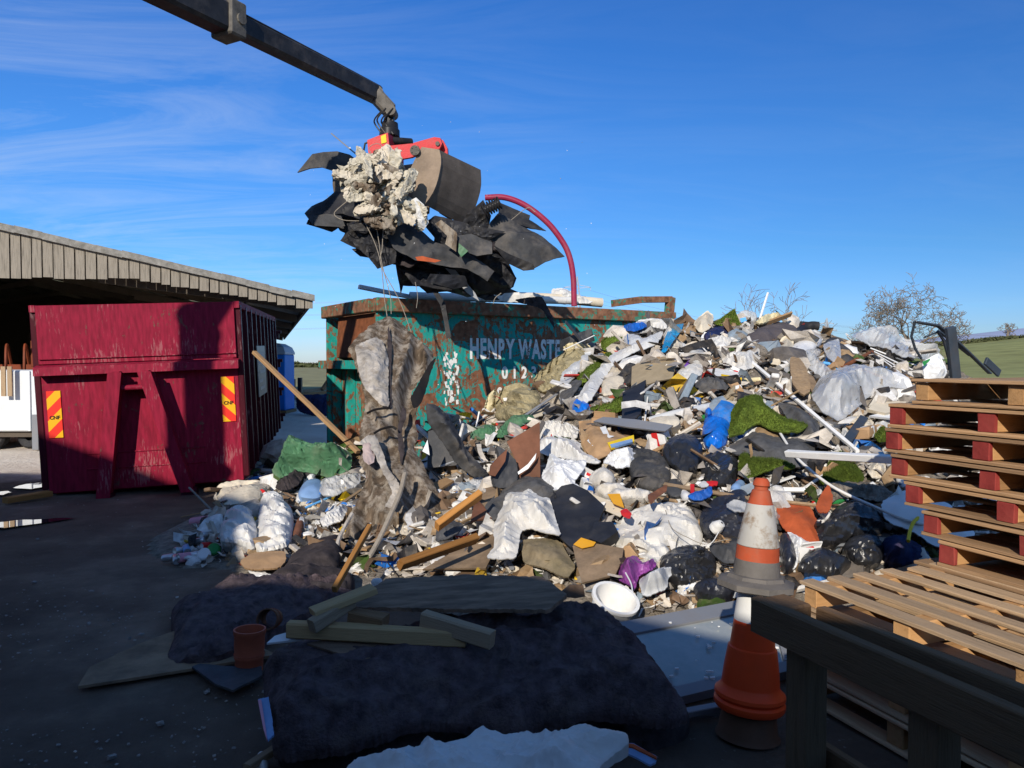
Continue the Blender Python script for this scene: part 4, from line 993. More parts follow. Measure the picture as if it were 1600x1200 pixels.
# column, foot and seat of the crane, out of the picture
m = MB(); m.lathe([(.38, 1.2), (.38, 1.5), (.27, 1.6), (.25, 3.6), (.3, 3.7)], (-6.05, E.y, 0), (0, 0, 1), 16); m.beam((-6.05, E.y, 3.4), E + Vector((0, 0, -.1)), .34, .42); m.tube([E - Vector((0, .2, 0)), E + Vector((0, .2, 0))], .2, 14)
m.build('column', 'grab_red', cr, smooth=40)
m = MB(); m.box((-5.62, E.y, 2.29), (.45, .45, .08)); m.box((-5.62, E.y - .22, 2.6), (.4, .06, .5)); m.beam((-6.05, E.y, 2.1), (-5.62, E.y, 2.25), .12, .08); m.build('operator_seat', 'hydraulic', cr)
# operator, seated on the crane: one skinned figure
def person(base, s=1.0):
    J = {'pel': (0, 0, .10), 'spi': (0, -.02, .35), 'che': (0, 0, .55), 'nec': (0, .02, .68), 'hd1': (0, .04, .80), 'hd2': (0, .05, .93),
         'shl': (-.19, 0, .60), 'ell': (-.27, .12, .38), 'wrl': (-.15, .36, .38), 'shr': (.19, 0, .60), 'elr': (.27, .12, .38), 'wrr': (.15, .36, .38),
         'hil': (-.10, .05, .08), 'knl': (-.13, .46, .10), 'anl': (-.13, .46, -.32), 'tol': (-.13, .62, -.36), 'hir': (.10, .05, .08), 'knr': (.13, .46, .10), 'anr': (.13, .46, -.32), 'tor': (.13, .62, -.36)}
    rad = dict(pel=.15, spi=.14, che=.15, nec=.06, hd1=.085, hd2=.09, shl=.07, ell=.05, wrl=.032, shr=.07, elr=.05, wrr=.032, hil=.095, knl=.065, anl=.042, tol=.03, hir=.095, knr=.065, anr=.042, tor=.03)
    ed = [('pel', 'spi'), ('spi', 'che'), ('che', 'nec'), ('nec', 'hd1'), ('hd1', 'hd2'), ('che', 'shl'), ('shl', 'ell'), ('ell', 'wrl'), ('che', 'shr'), ('shr', 'elr'), ('elr', 'wrr'), ('pel', 'hil'), ('hil', 'knl'), ('knl', 'anl'), ('anl', 'tol'), ('pel', 'hir'), ('hir', 'knr'), ('knr', 'anr'), ('anr', 'tor')]
    k = list(J); vs = [J[i] for i in k]; es = [(k.index(a), k.index(b)) for a, b in ed]; rr = [rad[i] for i in k]
    def hand(w, s_):
        b = k.index(w)
        for f in range(4):
            p = Vector(J[w]); q = p
            prev = b
            for t in range(3):
                q = p + Vector((s_ * (.012 + .02 * (f - 1.5) * .9), .07 + .028 * t * (1 - .08 * f), .012 - .022 * t)); vs.append(tuple(q)); rr.append(.0095); es.append((prev, len(vs) - 1)); prev = len(vs) - 1
        prev = b
        for t in range(2): vs.append(tuple(Vector(J[w]) + Vector((-s_ * (.035 + .01 * t), .035 + .03 * t, -.01)))); rr.append(.011); es.append((prev, len(vs) - 1)); prev = len(vs) - 1
    hand('wrl', -1); hand('wrr', 1)
    me = bpy.data.meshes.new('person'); me.from_pydata(vs, es, []); o = bpy.data.objects.new('person', me); COL.objects.link(o); o.location = base
    md = o.modifiers.new('skin', 'SKIN')
    for i, sv in enumerate(me.skin_vertices[0].data): sv.radius = (rr[i], rr[i]); sv.use_root = i == 0
    o.modifiers.new('sub', 'SUBSURF').levels = 1; me.materials.append(MATS['denim']); return o
tag(person((-5.6, E.y, 2.35)), 'person in dark work clothes seated at the crane controls', 'person')
lo = thing('lorry', 'flat bed lorry carrying the loading crane, out of the picture to the left', 'lorry', (-6.9, 1.0, 0))
m = MB(); m.box((-6.9, 1.55, 1.08), (2.3, 6.5, .22), ch=.02); m.build('bed', 'boom_dirty', lo)
m = MB(); m.prism([(-8.0, -1.6, .9), (-8.0, -2.9, .9), (-8.0, -2.9, 2.6), (-8.0, -2.0, 2.6), (-8.0, -1.6, 1.9)], (2.2, 0, 0)); m.build('cab', 'grab_red', lo)
for y in (-2.2, 1.8, 3.6):
    for x in (-7.85, -5.95): m = MB(); m.lathe([(.2, -.14), (.45, -.14), (.48, 0), (.45, .14), (.2, .14)], (x, y, .48), (1, 0, 0), 20); m.box((x, y, .48), (.16, .42, .42)); m.build('wheel', 'rubber', lo, smooth=40)

# ------------------------------------------------------------------ the load in the grab
LG = 'rubbish hanging in the grab'; rl_ = random.Random(77)
def hung(name, f, pts, Y, mat, label, cat, fold=.03, ff=3, tilt=0, yaw=0, bulge=.0, thick=.012, curl=0, **k):
    o = Z(f, *pts); c = (sum(p[0] for p in o) / len(o), sum(p[1] for p in o) / len(o))
    return sheet(name, o, mat, label, cat, 'torn black sheets in the grab' if name == 'rubber_scrap' else LG, bulge=bulge, fold=fold, ff=ff, thick=thick, plane=facing(c[0], c[1], Y * LK, tilt, yaw), curl=curl, jag=-1, **k)
hung('rubber_sheet', 'B', [(110, 382), (185, 290), (240, 280), (310, 276), (370, 292), (430, 335), (400, 420), (330, 405), (290, 375), (230, 356), (170, 362)], 9.35, 'rubber_dust', 'curved black sheet sticking out above the pale fabric, upper left of the load', 'rubber sheet', fold=.0, thick=.03, yaw=-.3)
a, b_ = Z('B', (280, 187), (440, 320)); stick('rod', P(*a, 9.5 * LK), P(*b_, 9.4 * LK), .018, .018, 'grey_trim', 'thin grey rod jutting from the top of the load', 'rod', LG)
hung('rubber_sheet', 'B', [(150, 592), (185, 555), (240, 530), (300, 478), (420, 500), (560, 560), (560, 640), (430, 622), (340, 590), (250, 600), (192, 650)], 9.15, 'rubber', 'black sheet drooping under the pale fabric with a bent tip', 'rubber sheet', fold=.06, ff=2.2, tilt=.5, yaw=-.3)
hung('rubber_sheet', 'B', [(195, 600), (260, 588), (330, 600), (350, 650), (330, 655), (197, 648)], 9.1, 'rubber_dust', 'dusty brown strip hanging at the far left of the load', 'rubber sheet', fold=.02, tilt=.1, yaw=-.2)
hung('rubber_sheet', 'B', [(330, 725), (355, 680), (335, 645), (450, 610), (560, 640), (620, 720), (605, 835), (515, 865), (480, 820), (430, 770), (390, 755)], 9.1, 'rubber', 'black sheet hanging in folds below the pale fabric', 'rubber sheet', fold=.10, ff=2.4, tilt=.0, yaw=-.35, stretch=(1.4, 1.4, .5))
hung('rubber_sheet', 'B', [(600, 820), (610, 760), (800, 740), (1000, 800), (1150, 830), (1205, 905), (1190, 950), (1130, 992), (1060, 985), (960, 1000), (860, 975), (760, 985), (720, 950), (640, 950), (628, 992)], 9.5, 'rubber', 'wide black sheet forming the ragged bottom of the load', 'rubber sheet', fold=.16, ff=2.0, tilt=-.4, yaw=.1, bulge=.1)
hung('rubber_sheet', 'B', [(540, 665), (620, 640), (700, 650), (800, 735), (950, 780), (1095, 878), (1060, 928), (960, 868), (850, 852), (700, 822), (590, 765)], 8.95, 'rubber_dust', 'long dusty black sheet slanting down across the middle of the load', 'rubber sheet', fold=.07, ff=2.5, tilt=.35, yaw=.2, bulge=.05, stretch=(.6, 1, 2))
hung('rubber_sheet', 'B', [(740, 640), (800, 600), (960, 640), (1080, 720), (1085, 760), (1000, 790), (900, 770), (820, 740)], 9.1, 'rubber', 'crumpled black sheet just under the grab shell', 'rubber sheet', fold=.08, ff=3, tilt=.3)
hung('rubber_sheet', 'B', [(905, 700), (980, 690), (1085, 735), (1085, 790), (1010, 800), (930, 770)], 8.85, 'rubber_dust', 'grey dusty flap in the middle of the load', 'rubber sheet', fold=.04, ff=3, tilt=.4)
hung('rubber_sheet', 'B', [(1000, 720), (1060, 740), (1150, 800), (1200, 900), (1180, 960), (1130, 900), (1060, 850), (1000, 800)], 9.25, 'rubber', 'black folded sheet at the lower right of the load', 'rubber sheet', fold=.1, ff=2.6, tilt=-.1)
hung('rubber_sheet', 'B', [(1110, 530), (1200, 568), (1275, 598), (1270, 618), (1355, 675), (1200, 650), (1120, 610)], 9.7, 'rubber', 'thin black flap behind the big right hand flap of the load', 'rubber sheet', fold=.03, tilt=.6)
hung('rubber_sheet', 'B', [(1050, 700), (1075, 630), (1120, 585), (1200, 640), (1330, 705), (1410, 765), (1446, 805), (1350, 832), (1290, 865), (1240, 872), (1160, 810), (1085, 755)], 9.2, 'rubber_dust', 'big stiff grey black flap sticking out to the right of the load', 'rubber sheet', fold=.09, ff=1.9, tilt=.45, yaw=.2, bulge=.12, stretch=(.8, 1, 2))
hung('rubber_sheet', 'B', [(1090, 745), (1170, 790), (1290, 840), (1296, 868), (1240, 874), (1160, 835)], 9.0, 'rubber', 'dark lower lip of the right hand flap of the load', 'rubber sheet', fold=.03, tilt=-.3, yaw=.2)
hung('rubber_sheet', 'B', [(930, 640), (960, 590), (1040, 520), (1080, 600), (1060, 690), (1000, 690)], 9.3, 'rubber', 'black bundle between the grab shell and the right hand flap', 'rubber sheet', fold=.08, ff=3.5, bulge=.1)
hung('cloth_rag', 'B', [(800, 640), (830, 620), (905, 680), (910, 690), (905, 780), (850, 740), (860, 700)], 8.8, 'felt_brown', 'brown rag hanging in the middle of the load', 'rag', fold=.04)
hung('cloth_rag', 'B', [(918, 735), (965, 775), (930, 806), (915, 780)], 8.78, 'green_tarp', 'small dark green rag in the load', 'rag', fold=.02)
hung('plastic_tag', 'B', [(700, 805), (735, 800), (830, 823), (800, 832), (710, 822)], 8.74, 'orange_mat', 'orange plastic tag on the slanting sheet of the load', 'plastic tag', fold=.0)
for pts, lab, mt_ in (([(308, 345), (345, 355), (440, 305), (560, 288), (640, 340), (665, 430), (640, 470), (600, 480), (560, 520), (440, 510), (400, 490), (330, 480), (325, 430), (350, 400)], 'upper crumpled bundle of pale green cream fabric caught in the grab', 'foam_pale'),
                 ([(420, 525), (450, 480), (540, 470), (600, 450), (680, 510), (730, 560), (700, 640), (600, 610), (520, 640), (470, 620), (450, 580)], 'lower crumpled bundle of pale green cream fabric caught in the grab', 'foam_pale')):
    fbn = hung('fabric_bundle', 'B', pts, 8.80, mt_, lab, 'fabric', fold=.10, ff=6, bulge=.10, step=2.2)
    for _ in range(22):
        while True:
            x, y = rl_.uniform(310, 730), rl_.uniform(290, 640)
            if inside(pts, x, y): break
        r_ = rl_.uniform(50, 105); a0 = rl_.uniform(0, 3.14); q = []
        for i in range(8):
            u_, v_ = math.cos(6.283 * i / 8) * r_ * rl_.uniform(.6, 1.25), math.sin(6.283 * i / 8) * r_ * .38 * rl_.uniform(.4, 1.4)
            q.append((x + u_ * math.cos(a0) - v_ * math.sin(a0), y + u_ * math.sin(a0) + v_ * math.cos(a0)))
        o_ = Z('B', *q); sheet('crumple', o_, rl_.choice(('foam_pale', 'foam_pale', 'foam_pale', 'cream_cloth', 'felt_brown')), None, None, bulge=.04, fold=.085, ff=7.5, fine=.8, fdir=90 - math.degrees(a0) + 90, thick=.012, jag=1.6, plane=facing(*Z('B', (x, y))[0], (8.66 + rl_.uniform(-.06, .06)) * LK, rl_.uniform(-.8, .8), rl_.uniform(-.8, .8)), parent=fbn, step=2.2)
hung('plastic_bag', 'B', [(680, 520), (705, 508), (745, 545), (768, 632), (745, 668), (700, 645), (690, 600)], 8.7, 'white_plastic', 'bright white bag beside the pale fabric in the grab', 'plastic bag', fold=.03, ff=6, bulge=.06)
rl = random.Random(21); BO = [(200, 600), (400, 500), (620, 560), (900, 620), (1060, 600), (1180, 640), (1300, 720), (1190, 850), (1180, 950), (1000, 980), (800, 970), (640, 940), (600, 830), (480, 800), (360, 720)]
for k in range(26):
    while True:
        x, y = rl.uniform(250, 1300), rl.uniform(480, 980)
        if inside(BO, x, y): break
    r_ = rl.uniform(60, 130); a0 = rl.uniform(-.2, .9); n_ = rl.choice((5, 6, 7)); q = []
    for i in range(n_):
        a = 6.283 * i / n_ + rl.uniform(-.3, .3); k_ = r_ * rl.uniform(.55, 1.2); u_, v_ = math.cos(a) * k_ * 1.5, math.sin(a) * k_ * .5
        q.append((x + u_ * math.cos(a0) - v_ * math.sin(a0), y + u_ * math.sin(a0) + v_ * math.cos(a0)))
    hung('rubber_scrap', 'B', q, rl.uniform(8.95, 9.7), rl.choice(('rubber', 'rubber', 'rubber_dust', 'cloth_dark')), 'torn black sheet among the tangle held by the grab', 'rubber scrap', fold=rl.uniform(.04, .10), ff=rl.uniform(2.5, 5), tilt=rl.uniform(-.5, .7), yaw=rl.uniform(-.7, .7), fdir=rl.uniform(-50, 10))
for k, (pts, lab) in enumerate((([(700, 930), (712, 1000), (706, 1060)], 'short thread under the load, near the strings'), ([(1130, 985), (1100, 1010), (1090, 1040)], 'short thread under the load, near the hose'), ([(1180, 620), (1260, 560), (1300, 580)], 'stray wire curling off the big flap of the load'), ([(560, 300), (520, 240), (470, 260), (500, 320)], 'stray wire curling over the cream fabric'))):
    pipe('string', [P(x, y, 8.9 * LK) for x, y in Z('B', *pts)], .005, 'rope', lab, 'string', LG, n=5)
p = Z('B', (1050, 508), (1150, 508), (1255, 550), (1360, 632), (1432, 722), (1470, 800), (1490, 905), (1495, 1050))
pipe('hose', [P(x, y, (9.1 - .1 * i / 7) * LK) for i, (x, y) in enumerate(p)], .041, 'maroon_hose', 'maroon ribbed hose arching out of the load and hanging over the skip', 'hose', LG, n=12, hollow=.8)
m = MB(); a, b_ = [P(*q, 9.05 * LK) for q in Z('B', (1045, 572), (1120, 535))]; ax = (b_ - a).normalized(); u = ax.orthogonal().normalized(); v = ax.cross(u)
for k in range(7):
    cc = a + (b_ - a) * (k / 6); m.tube([cc + (u * math.cos(t) + v * math.sin(t)) * .085 for t in [6.283 * i / 18 for i in range(19)]], .013, 6)
m.tube([a, b_], .06, 12); tag(m.build('spring', 'hydraulic', smooth=40), 'black ribbed coil beside the maroon hose in the load', 'coil', LG)
hung('rubber_strip', 'C', [(610, 30), (640, 60), (690, 140), (705, 230), (720, 310), (695, 318), (685, 240), (665, 150), (625, 80)], 9.3, 'rubber', 'narrow black strip dangling in front of the skip', 'rubber strip', fold=.0)
hung('rubber_strip', 'B', [(850, 860), (900, 870), (1000, 985), (1020, 1025), (960, 985)], 9.3, 'grey_plastic', 'grey strip hanging from the bottom of the load', 'rubber strip', fold=.0)
for k, (pts, lab) in enumerate((([(440, 615), (500, 740), (530, 850), (545, 1000), (560, 1105)], 'left string between the load and the hanging cloth'), ([(500, 620), (520, 740), (536, 850), (575, 1000), (580, 1090)], 'middle string between the load and the hanging cloth'),
                                ([(540, 660), (535, 760), (530, 850), (620, 1020), (680, 1180)], 'right string between the load and the skip'), ([(395, 500), (330, 550), (295, 590), (340, 620), (430, 625)], 'looping wire at the left of the load'))):
    pipe('string', [P(x, y, 8.8 * LK) for x, y in Z('B', *pts)], .006, 'rope', lab, 'string', LG, n=5)
# scraps falling through the air
m = MB(); rnd = random.Random(4)
for _ in range(46):
    c = P(rnd.uniform(470, 930), rnd.uniform(190, 640), rnd.uniform(7.5, 10)); s = rnd.uniform(.004, .013)
    m.add([c + Vector((rnd.uniform(-s, s), rnd.uniform(-s, s), rnd.uniform(-s, s))) for _ in range(4)], [[0, 1, 2], [0, 1, 3], [1, 2, 3], [0, 2, 3]])
tag(m.build('crumbs', 'white_clean'), 'white foam crumbs falling through the air round the load', 'crumbs', kind='stuff')

# ------------------------------------------------------------------ the hanging cloth
def yl(px, py, Y): return P(px, py, Y)
pl = plane3(yl(604, 495, 8.9), yl(560, 890, 6.3), yl(700, 890, 6.5)); DV = Vector((.12, -1, .05)).normalized()
pl = (pl[0], pl[1])
hc = sheet('hanging_cloth', [(604, 495), (583, 506), (555, 530), (543, 546), (552, 562), (564, 592), (572, 630), (568, 655), (560, 680), (570, 700), (560, 722), (574, 742), (566, 768), (548, 800), (540, 830), (524, 884), (556, 906), (600, 899), (655, 884), (682, 850), (694, 810), (686, 770), (668, 740), (656, 715), (646, 700), (654, 685), (648, 660), (652, 640), (640, 618), (660, 590), (681, 553), (662, 537), (640, 518), (618, 498)],
           'felt_brown', 'long muddy brown cloth dangling from the load on strings down to the heap', 'cloth', fold=.17, ff=3.0, fine=.25, thick=.03, plane=pl, disp=DV, fdir=84, step=3.0, bulge=.08, jag=1.6)
pl2 = (pl[0] + pl[1] * .10, pl[1])
sheet('lining', Z('C', (238, 352), (290, 330), (345, 308), (380, 330), (408, 410), (405, 560), (412, 660), (370, 650), (330, 610), (285, 560), (262, 500), (250, 430)), 'felt_lining', None, None, fold=.10, ff=3.6, fine=.5, thick=.01, disp=DV, plane=(pl[0] + DV * .24, pl[1]), parent=hc, fdir=80, step=2.6, bulge=.03)
sheet('torn_strip', Z('C', (262, 835), (300, 800), (345, 800), (385, 900), (400, 960), (440, 1010), (480, 1080), (470, 1120), (420, 1165), (385, 1155), (430, 1085), (370, 970), (340, 900), (300, 840), (270, 850)), 'felt_lining', None, None, fold=.03, ff=5, thick=.01, disp=DV, plane=(pl[0] + DV * .32, pl[1]), parent=hc, step=3)
sheet('torn_strip', Z('C', (275, 820), (330, 815), (340, 930), (310, 950), (280, 925)), 'rag_pink', None, None, fold=.06, ff=6, thick=.01, disp=DV, plane=(pl[0] + DV * .30, pl[1]), parent=hc, step=3, stretch=(2, 1, .4))
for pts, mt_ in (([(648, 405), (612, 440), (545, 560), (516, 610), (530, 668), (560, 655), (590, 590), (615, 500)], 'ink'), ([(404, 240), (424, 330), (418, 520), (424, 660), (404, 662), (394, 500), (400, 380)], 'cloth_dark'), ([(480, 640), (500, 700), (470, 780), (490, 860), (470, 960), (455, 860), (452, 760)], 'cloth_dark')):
    sheet('fold', Z('C', *pts), mt_, None, None, fold=.05, ff=4, fine=.2, thick=.01, disp=DV, plane=(pl[0] + DV * .21, pl[1]), parent=hc, fdir=86, step=3)  # dark sheets painted in as the shade of creases and a hollow
for pts in ([(300, 690), (340, 672), (410, 662)], [(335, 790), (370, 770), (420, 758), (445, 770)]):
    m = MB(); m.tube(crv([on_plane((pl[0] + DV * .34, pl[1]), x, y) for x, y in Z('C', *pts)]), .012, 6); m.build('cord', 'ink', hc, smooth=40)
pipe('rope', [on_plane((pl[0] + DV * .42, pl[1]), *q) for q in Z('K', (1570, 360), (1540, 480), (1480, 620), (1400, 790), (1320, 920), (1240, 1000))], .022, 'rope', 'grey rope slung down the front of the hanging cloth', 'rope', n=8)
pipe('strap', [on_plane((pl[0] + DV * .40, pl[1]), *q) for q in Z('K', (1240, 610), (1180, 720), (1150, 800), (1155, 880), (1172, 970))], .018, 'felt_lining', 'pale strap hanging at the left foot of the hanging cloth', 'strap', n=6)

# ------------------------------------------------------------------ the heap itself and its uncountable litter
m = MB(); st = .075; X0, X1, Y0, Y1 = -4.9, 9.8, 4.4, 13.9; nx, ny = int((X1 - X0) / st), int((Y1 - Y0) / st); vs = []
for j in range(ny + 1):
    for i in range(nx + 1):
        x, y = X0 + i * st, Y0 + j * st; h = heap(x, y)
        p = Vector((x, y, 0))
        if h > .004: h += (noise.noise(p * 6) * .06 + noise.noise(p * 13) * .04 - .02) * min(1, h * 4)
        vs.append((x, y, h if h > .004 else -.05))
m.add(vs, [[j * (nx + 1) + i, j * (nx + 1) + i + 1, (j + 1) * (nx + 1) + i + 1, (j + 1) * (nx + 1) + i] for j in range(ny) for i in range(nx)])
tag(m.build('debris', 'heap_base', local=True), 'trodden mass of soil and fine rubbish under the heap', 'debris', kind='stuff')
HP = [(262, 880), (345, 775), (430, 705), (560, 690), (690, 655), (770, 640), (830, 610), (930, 545), (1010, 512), (1150, 494), (1260, 508), (1340, 528), (1450, 575), (1500, 605), (1420, 650), (1425, 900), (1240, 925), (1160, 955), (990, 955), (900, 925), (700, 905), (560, 900), (420, 885)]
m = MB(); rnd = random.Random(12); wts = [w_ for _, w_ in LITTER_PAL]; bmi = bmesh.new(); bmesh.ops.create_icosphere(bmi, subdivisions=2, radius=1); IV = [v.co.copy() for v in bmi.verts]; IF = [[v.index for v in f.verts] for f in bmi.faces]; bmi.free()
HP2 = [(1415, 640), (1500, 600), (1620, 600), (1950, 660), (1950, 840), (1430, 900)]
def litter(n, smin, smax, HP=HP, x0=255, x1=1500):
    k = 0
    while k < n:
        px, py = rnd.uniform(x0, x1), rnd.uniform(490, 960)
        if not inside(HP, px, py): continue
        c = hit(px, py, True); s = c.y / FPX * (smin + (smax - smin) * rnd.random() ** 2.2) / 2
        rot = Matrix.Rotation(rnd.uniform(0, 6.28), 3, Vector((rnd.gauss(0, 1), rnd.gauss(0, 1), rnd.gauss(0, 1))).normalized())
        if rnd.random() < .6: rot = Matrix.Rotation(rnd.gauss(0, .5), 3, 'X') @ Matrix.Rotation(rnd.gauss(0, .4), 3, 'Y') @ Matrix.Rotation(rnd.uniform(0, 6.28), 3, 'Z')
        m.m = rnd.choices(range(len(wts)), wts)[0]; c.z += s * rnd.uniform(-.1, .45); ty = rnd.random()
        if ty < .50:                                        # bent flake
            a, b_ = s * rnd.uniform(.7, 1.5), s * rnd.uniform(.5, 1.1); sd_ = Vector((rnd.random() * 50, 0, 0)); vs = []
            for j in range(4):
                for i in range(4):
                    q = Vector(((i / 3 - .5) * 2 * a, (j / 3 - .5) * 2 * b_, 0)); q.z = noise.noise(q / s * .9 + sd_) * s * 1.1; q.x += rnd.uniform(-.2, .2) * a; q.y += rnd.uniform(-.2, .2) * b_
                    vs.append(c + rot @ q)
            m.add(vs, [[j * 4 + i, j * 4 + i + 1, (j + 1) * 4 + i + 1, (j + 1) * 4 + i] for j in range(3) for i in range(3)])
        elif ty < .66:                                      # curling ribbon
            l = s * rnd.uniform(2.5, 6); n_ = 7; sd_ = Vector((rnd.random() * 50, 0, 0)); w_ = s * rnd.uniform(.12, .4); vs = []
            for i in range(n_ + 1):
                t = i / n_ - .5; q = Vector((t * l, noise.noise(Vector((t * 2, 0, 0)) + sd_) * l * .35, noise.noise(Vector((t * 2.5, 3, 0)) + sd_) * l * .22)); u_ = Vector((noise.noise(Vector((t * 2, 9, 0)) + sd_), 1, noise.noise(Vector((t * 2, 5, 5)) + sd_) * 1.5)).normalized() * w_
                vs += [c + rot @ (q - u_), c + rot @ (q + u_)]
            m.add(vs, [[i * 2, i * 2 + 1, i * 2 + 3, i * 2 + 2] for i in range(n_)])
        elif ty < .82: m.box(c, (s * rnd.uniform(2.4, 6.5), s * rnd.uniform(.2, .5), s * rnd.uniform(.12, .3)), rot, s * .05)
        elif ty < .94: m.box(c, (s * rnd.uniform(.9, 1.8), s * rnd.uniform(.7, 1.4), s * rnd.uniform(.12, .5)), rot, s * .1, s * .12)
        else:
            sd_ = Vector((rnd.random() * 50, 0, 0)); sc = Vector((rnd.uniform(.7, 1.3), rnd.uniform(.7, 1.3), rnd.uniform(.5, .9))) * s
            m.add([c + rot @ Vector((v.x * sc.x, v.y * sc.y, v.z * sc.z)) * (1 + .55 * ridge(v * 1.1 + sd_)) for v in IV], IF)
        k += 1
litter(3000, 5, 24); litter(1900, 16, 54); litter(800, 10, 50, HP2, 1410, 1950)
m.m = 0
tag(m.build('litter', ['litter_%d' % i for i in range(len(LITTER_PAL))]), 'countless small scraps of plastic, wood and paper strewn over the heap', 'litter', kind='stuff')
# ------------------------------------------------------------------ medium scraps that nothing tells apart
rnd = random.Random(5)
SCR = [('white_plastic', 'plastic_scrap', 'crumpled white plastic scrap among the litter of the heap', 'plastic scrap', 44, .05), ('cream_board', 'board_scrap', 'broken cream board scrap among the litter of the heap', 'board scrap', 20, 0),
       ('chipboard', 'chipboard_scrap', 'broken brown chipboard scrap among the litter of the heap', 'board scrap', 16, 0), ('dark_grey', 'panel_scrap', 'broken dark grey panel scrap among the litter of the heap', 'panel scrap', 12, 0),
       ('pale_grey', 'plastic_scrap', 'crumpled pale grey plastic scrap among the litter of the heap', 'plastic scrap', 22, .04), ('cream_cloth', 'cloth_scrap', 'crumpled cream cloth scrap among the litter of the heap', 'cloth scrap', 26, .05), ('felt_grey', 'felt_scrap', 'crumpled grey felt scrap among the litter of the heap', 'felt scrap', 9, .04)]
def cyc(px, py, r, n, asp, rot):
    out = []
    for i in range(n):
        a = 6.283 * i / n + rnd.uniform(-.25, .25); k = r * rnd.uniform(.6, 1.15); x, y = math.cos(a) * k, math.sin(a) * k * asp
        out.append((px + x * math.cos(rot) - y * math.sin(rot), py + x * math.sin(rot) + y * math.cos(rot)))
    return out
for mt, nm, lab, cat, n, fo in SCR:
    for _ in range(n):
        while True:
            px, py = rnd.uniform(270, 1480), rnd.uniform(510, 945)
            if inside(HP, px, py) and edist(HP, px, py) > 22: break
        sheet(nm, cyc(px, py, rnd.uniform(13, 34), rnd.choice((4, 5, 6)), rnd.uniform(.28, .8), rnd.uniform(0, 3.1)), mt, lab, cat, lab.replace('scrap', 'scraps').replace('crumpled ', '').replace('broken ', ''), fold=fo, ff=7, bulge=.03 if fo else 0, lift=rnd.uniform(-.03, .02), thick=.008 if fo else .015)
BT = [('timber', 'broken pale batten among the litter of the heap', 14), ('timber_old', 'weathered grey batten among the litter of the heap', 13), ('white_trim', 'short white plastic trim among the litter of the heap', 22), ('grey_trim', 'short dark grey trim among the litter of the heap', 7)]
for mt, lab, n in BT:
    for _ in range(n):
        while True:
            px, py = rnd.uniform(290, 1460), rnd.uniform(530, 930)
            if inside(HP, px, py) and edist(HP, px, py) > 28: break
        a = rnd.uniform(0, 3.14); l = rnd.uniform(14, 44); dx, dy = math.cos(a) * l, math.sin(a) * l * .8
        stick('batten' if 'batten' in lab else 'trim', pt(px - dx, py - dy, -.03), pt(px + dx, py + dy, -.07), rnd.uniform(.025, .06), rnd.uniform(.012, .03), mt, lab, 'batten' if 'batten' in lab else 'trim', lab.replace('batten ', 'battens ').replace('trim ', 'trims '))

def S(name, f, pts, mat, label, cat, **k): return sheet(name, Z(f, *pts), mat, label, cat, **k)
def bar(name, f, a, b, wpx, mat, label, cat, dy=(-.10, -.10), thick=None, group=None):
    a, b = Z(f, a, b); s = FR[f][2]; pa, pb = pt(a[0], a[1], dy[0]), pt(b[0], b[1], dy[1]); mpp = (pa.y + pb.y) / 2 / FPX; w_ = wpx / s * mpp
    n = heap_n((pa.x + pb.x) / 2, (pa.y + pb.y) / 2)
    return stick(name, pa, pb, w_, thick or w_ * .4, mat, label, cat, group, up=(n + (CO - pa).normalized() * .6).normalized())
def rod(name, f, pts, rpx, mat, label, cat, dy=-.10, hollow=0, n=10, group=None):
    q = Z(f, *pts); s = FR[f][2]; w = [pt(p[0], p[1], p[2] if len(p) > 2 else dy) for p in q]; mpp = sum(p.y for p in w) / len(w) / FPX
    return pipe(name, w, rpx / s * mpp, mat, label, cat, group, n=n, hollow=hollow)

# small recognisable rubbish lying loose
def spot(mx=24):
    while True:
        px, py = rnd.uniform(300, 1440), rnd.uniform(530, 930)
        if inside(HP, px, py) and edist(HP, px, py) > mx: return px, py
for k in range(16):
    c = pt(*spot(), -.10); a = rnd.uniform(0, 6.28); ax = Vector((math.cos(a), math.sin(a) * .8, rnd.uniform(-.2, .5))).normalized(); r_ = rnd.uniform(.03, .042); mt = ('polythene', 'green_lid', 'blue_jar', 'white_clean')[k % 4]; nmc = ('clear', 'green', 'pale blue', 'white')[k % 4]
    root = thing('plastic_bottle', 'empty %s plastic bottle lying loose on the heap' % nmc, 'bottle', c, '%s bottles lying loose on the heap' % nmc)
    m = MB(); m.lathe([(0, 0), (r_, .004), (r_, .07), (r_ * .9, .09), (r_, .11), (r_, .17), (r_ * .75, .205), (r_ * .33, .235), (r_ * .33, .25)], c, ax, 12); m.build('body', mt, root, smooth=40)
    m = MB(); m.lathe([(r_ * .38, .248), (r_ * .38, .268), (0, .269)], c, ax, 10); m.build('cap', ('blue_tarp', 'white_clean', 'red_plastic')[k % 3], root)
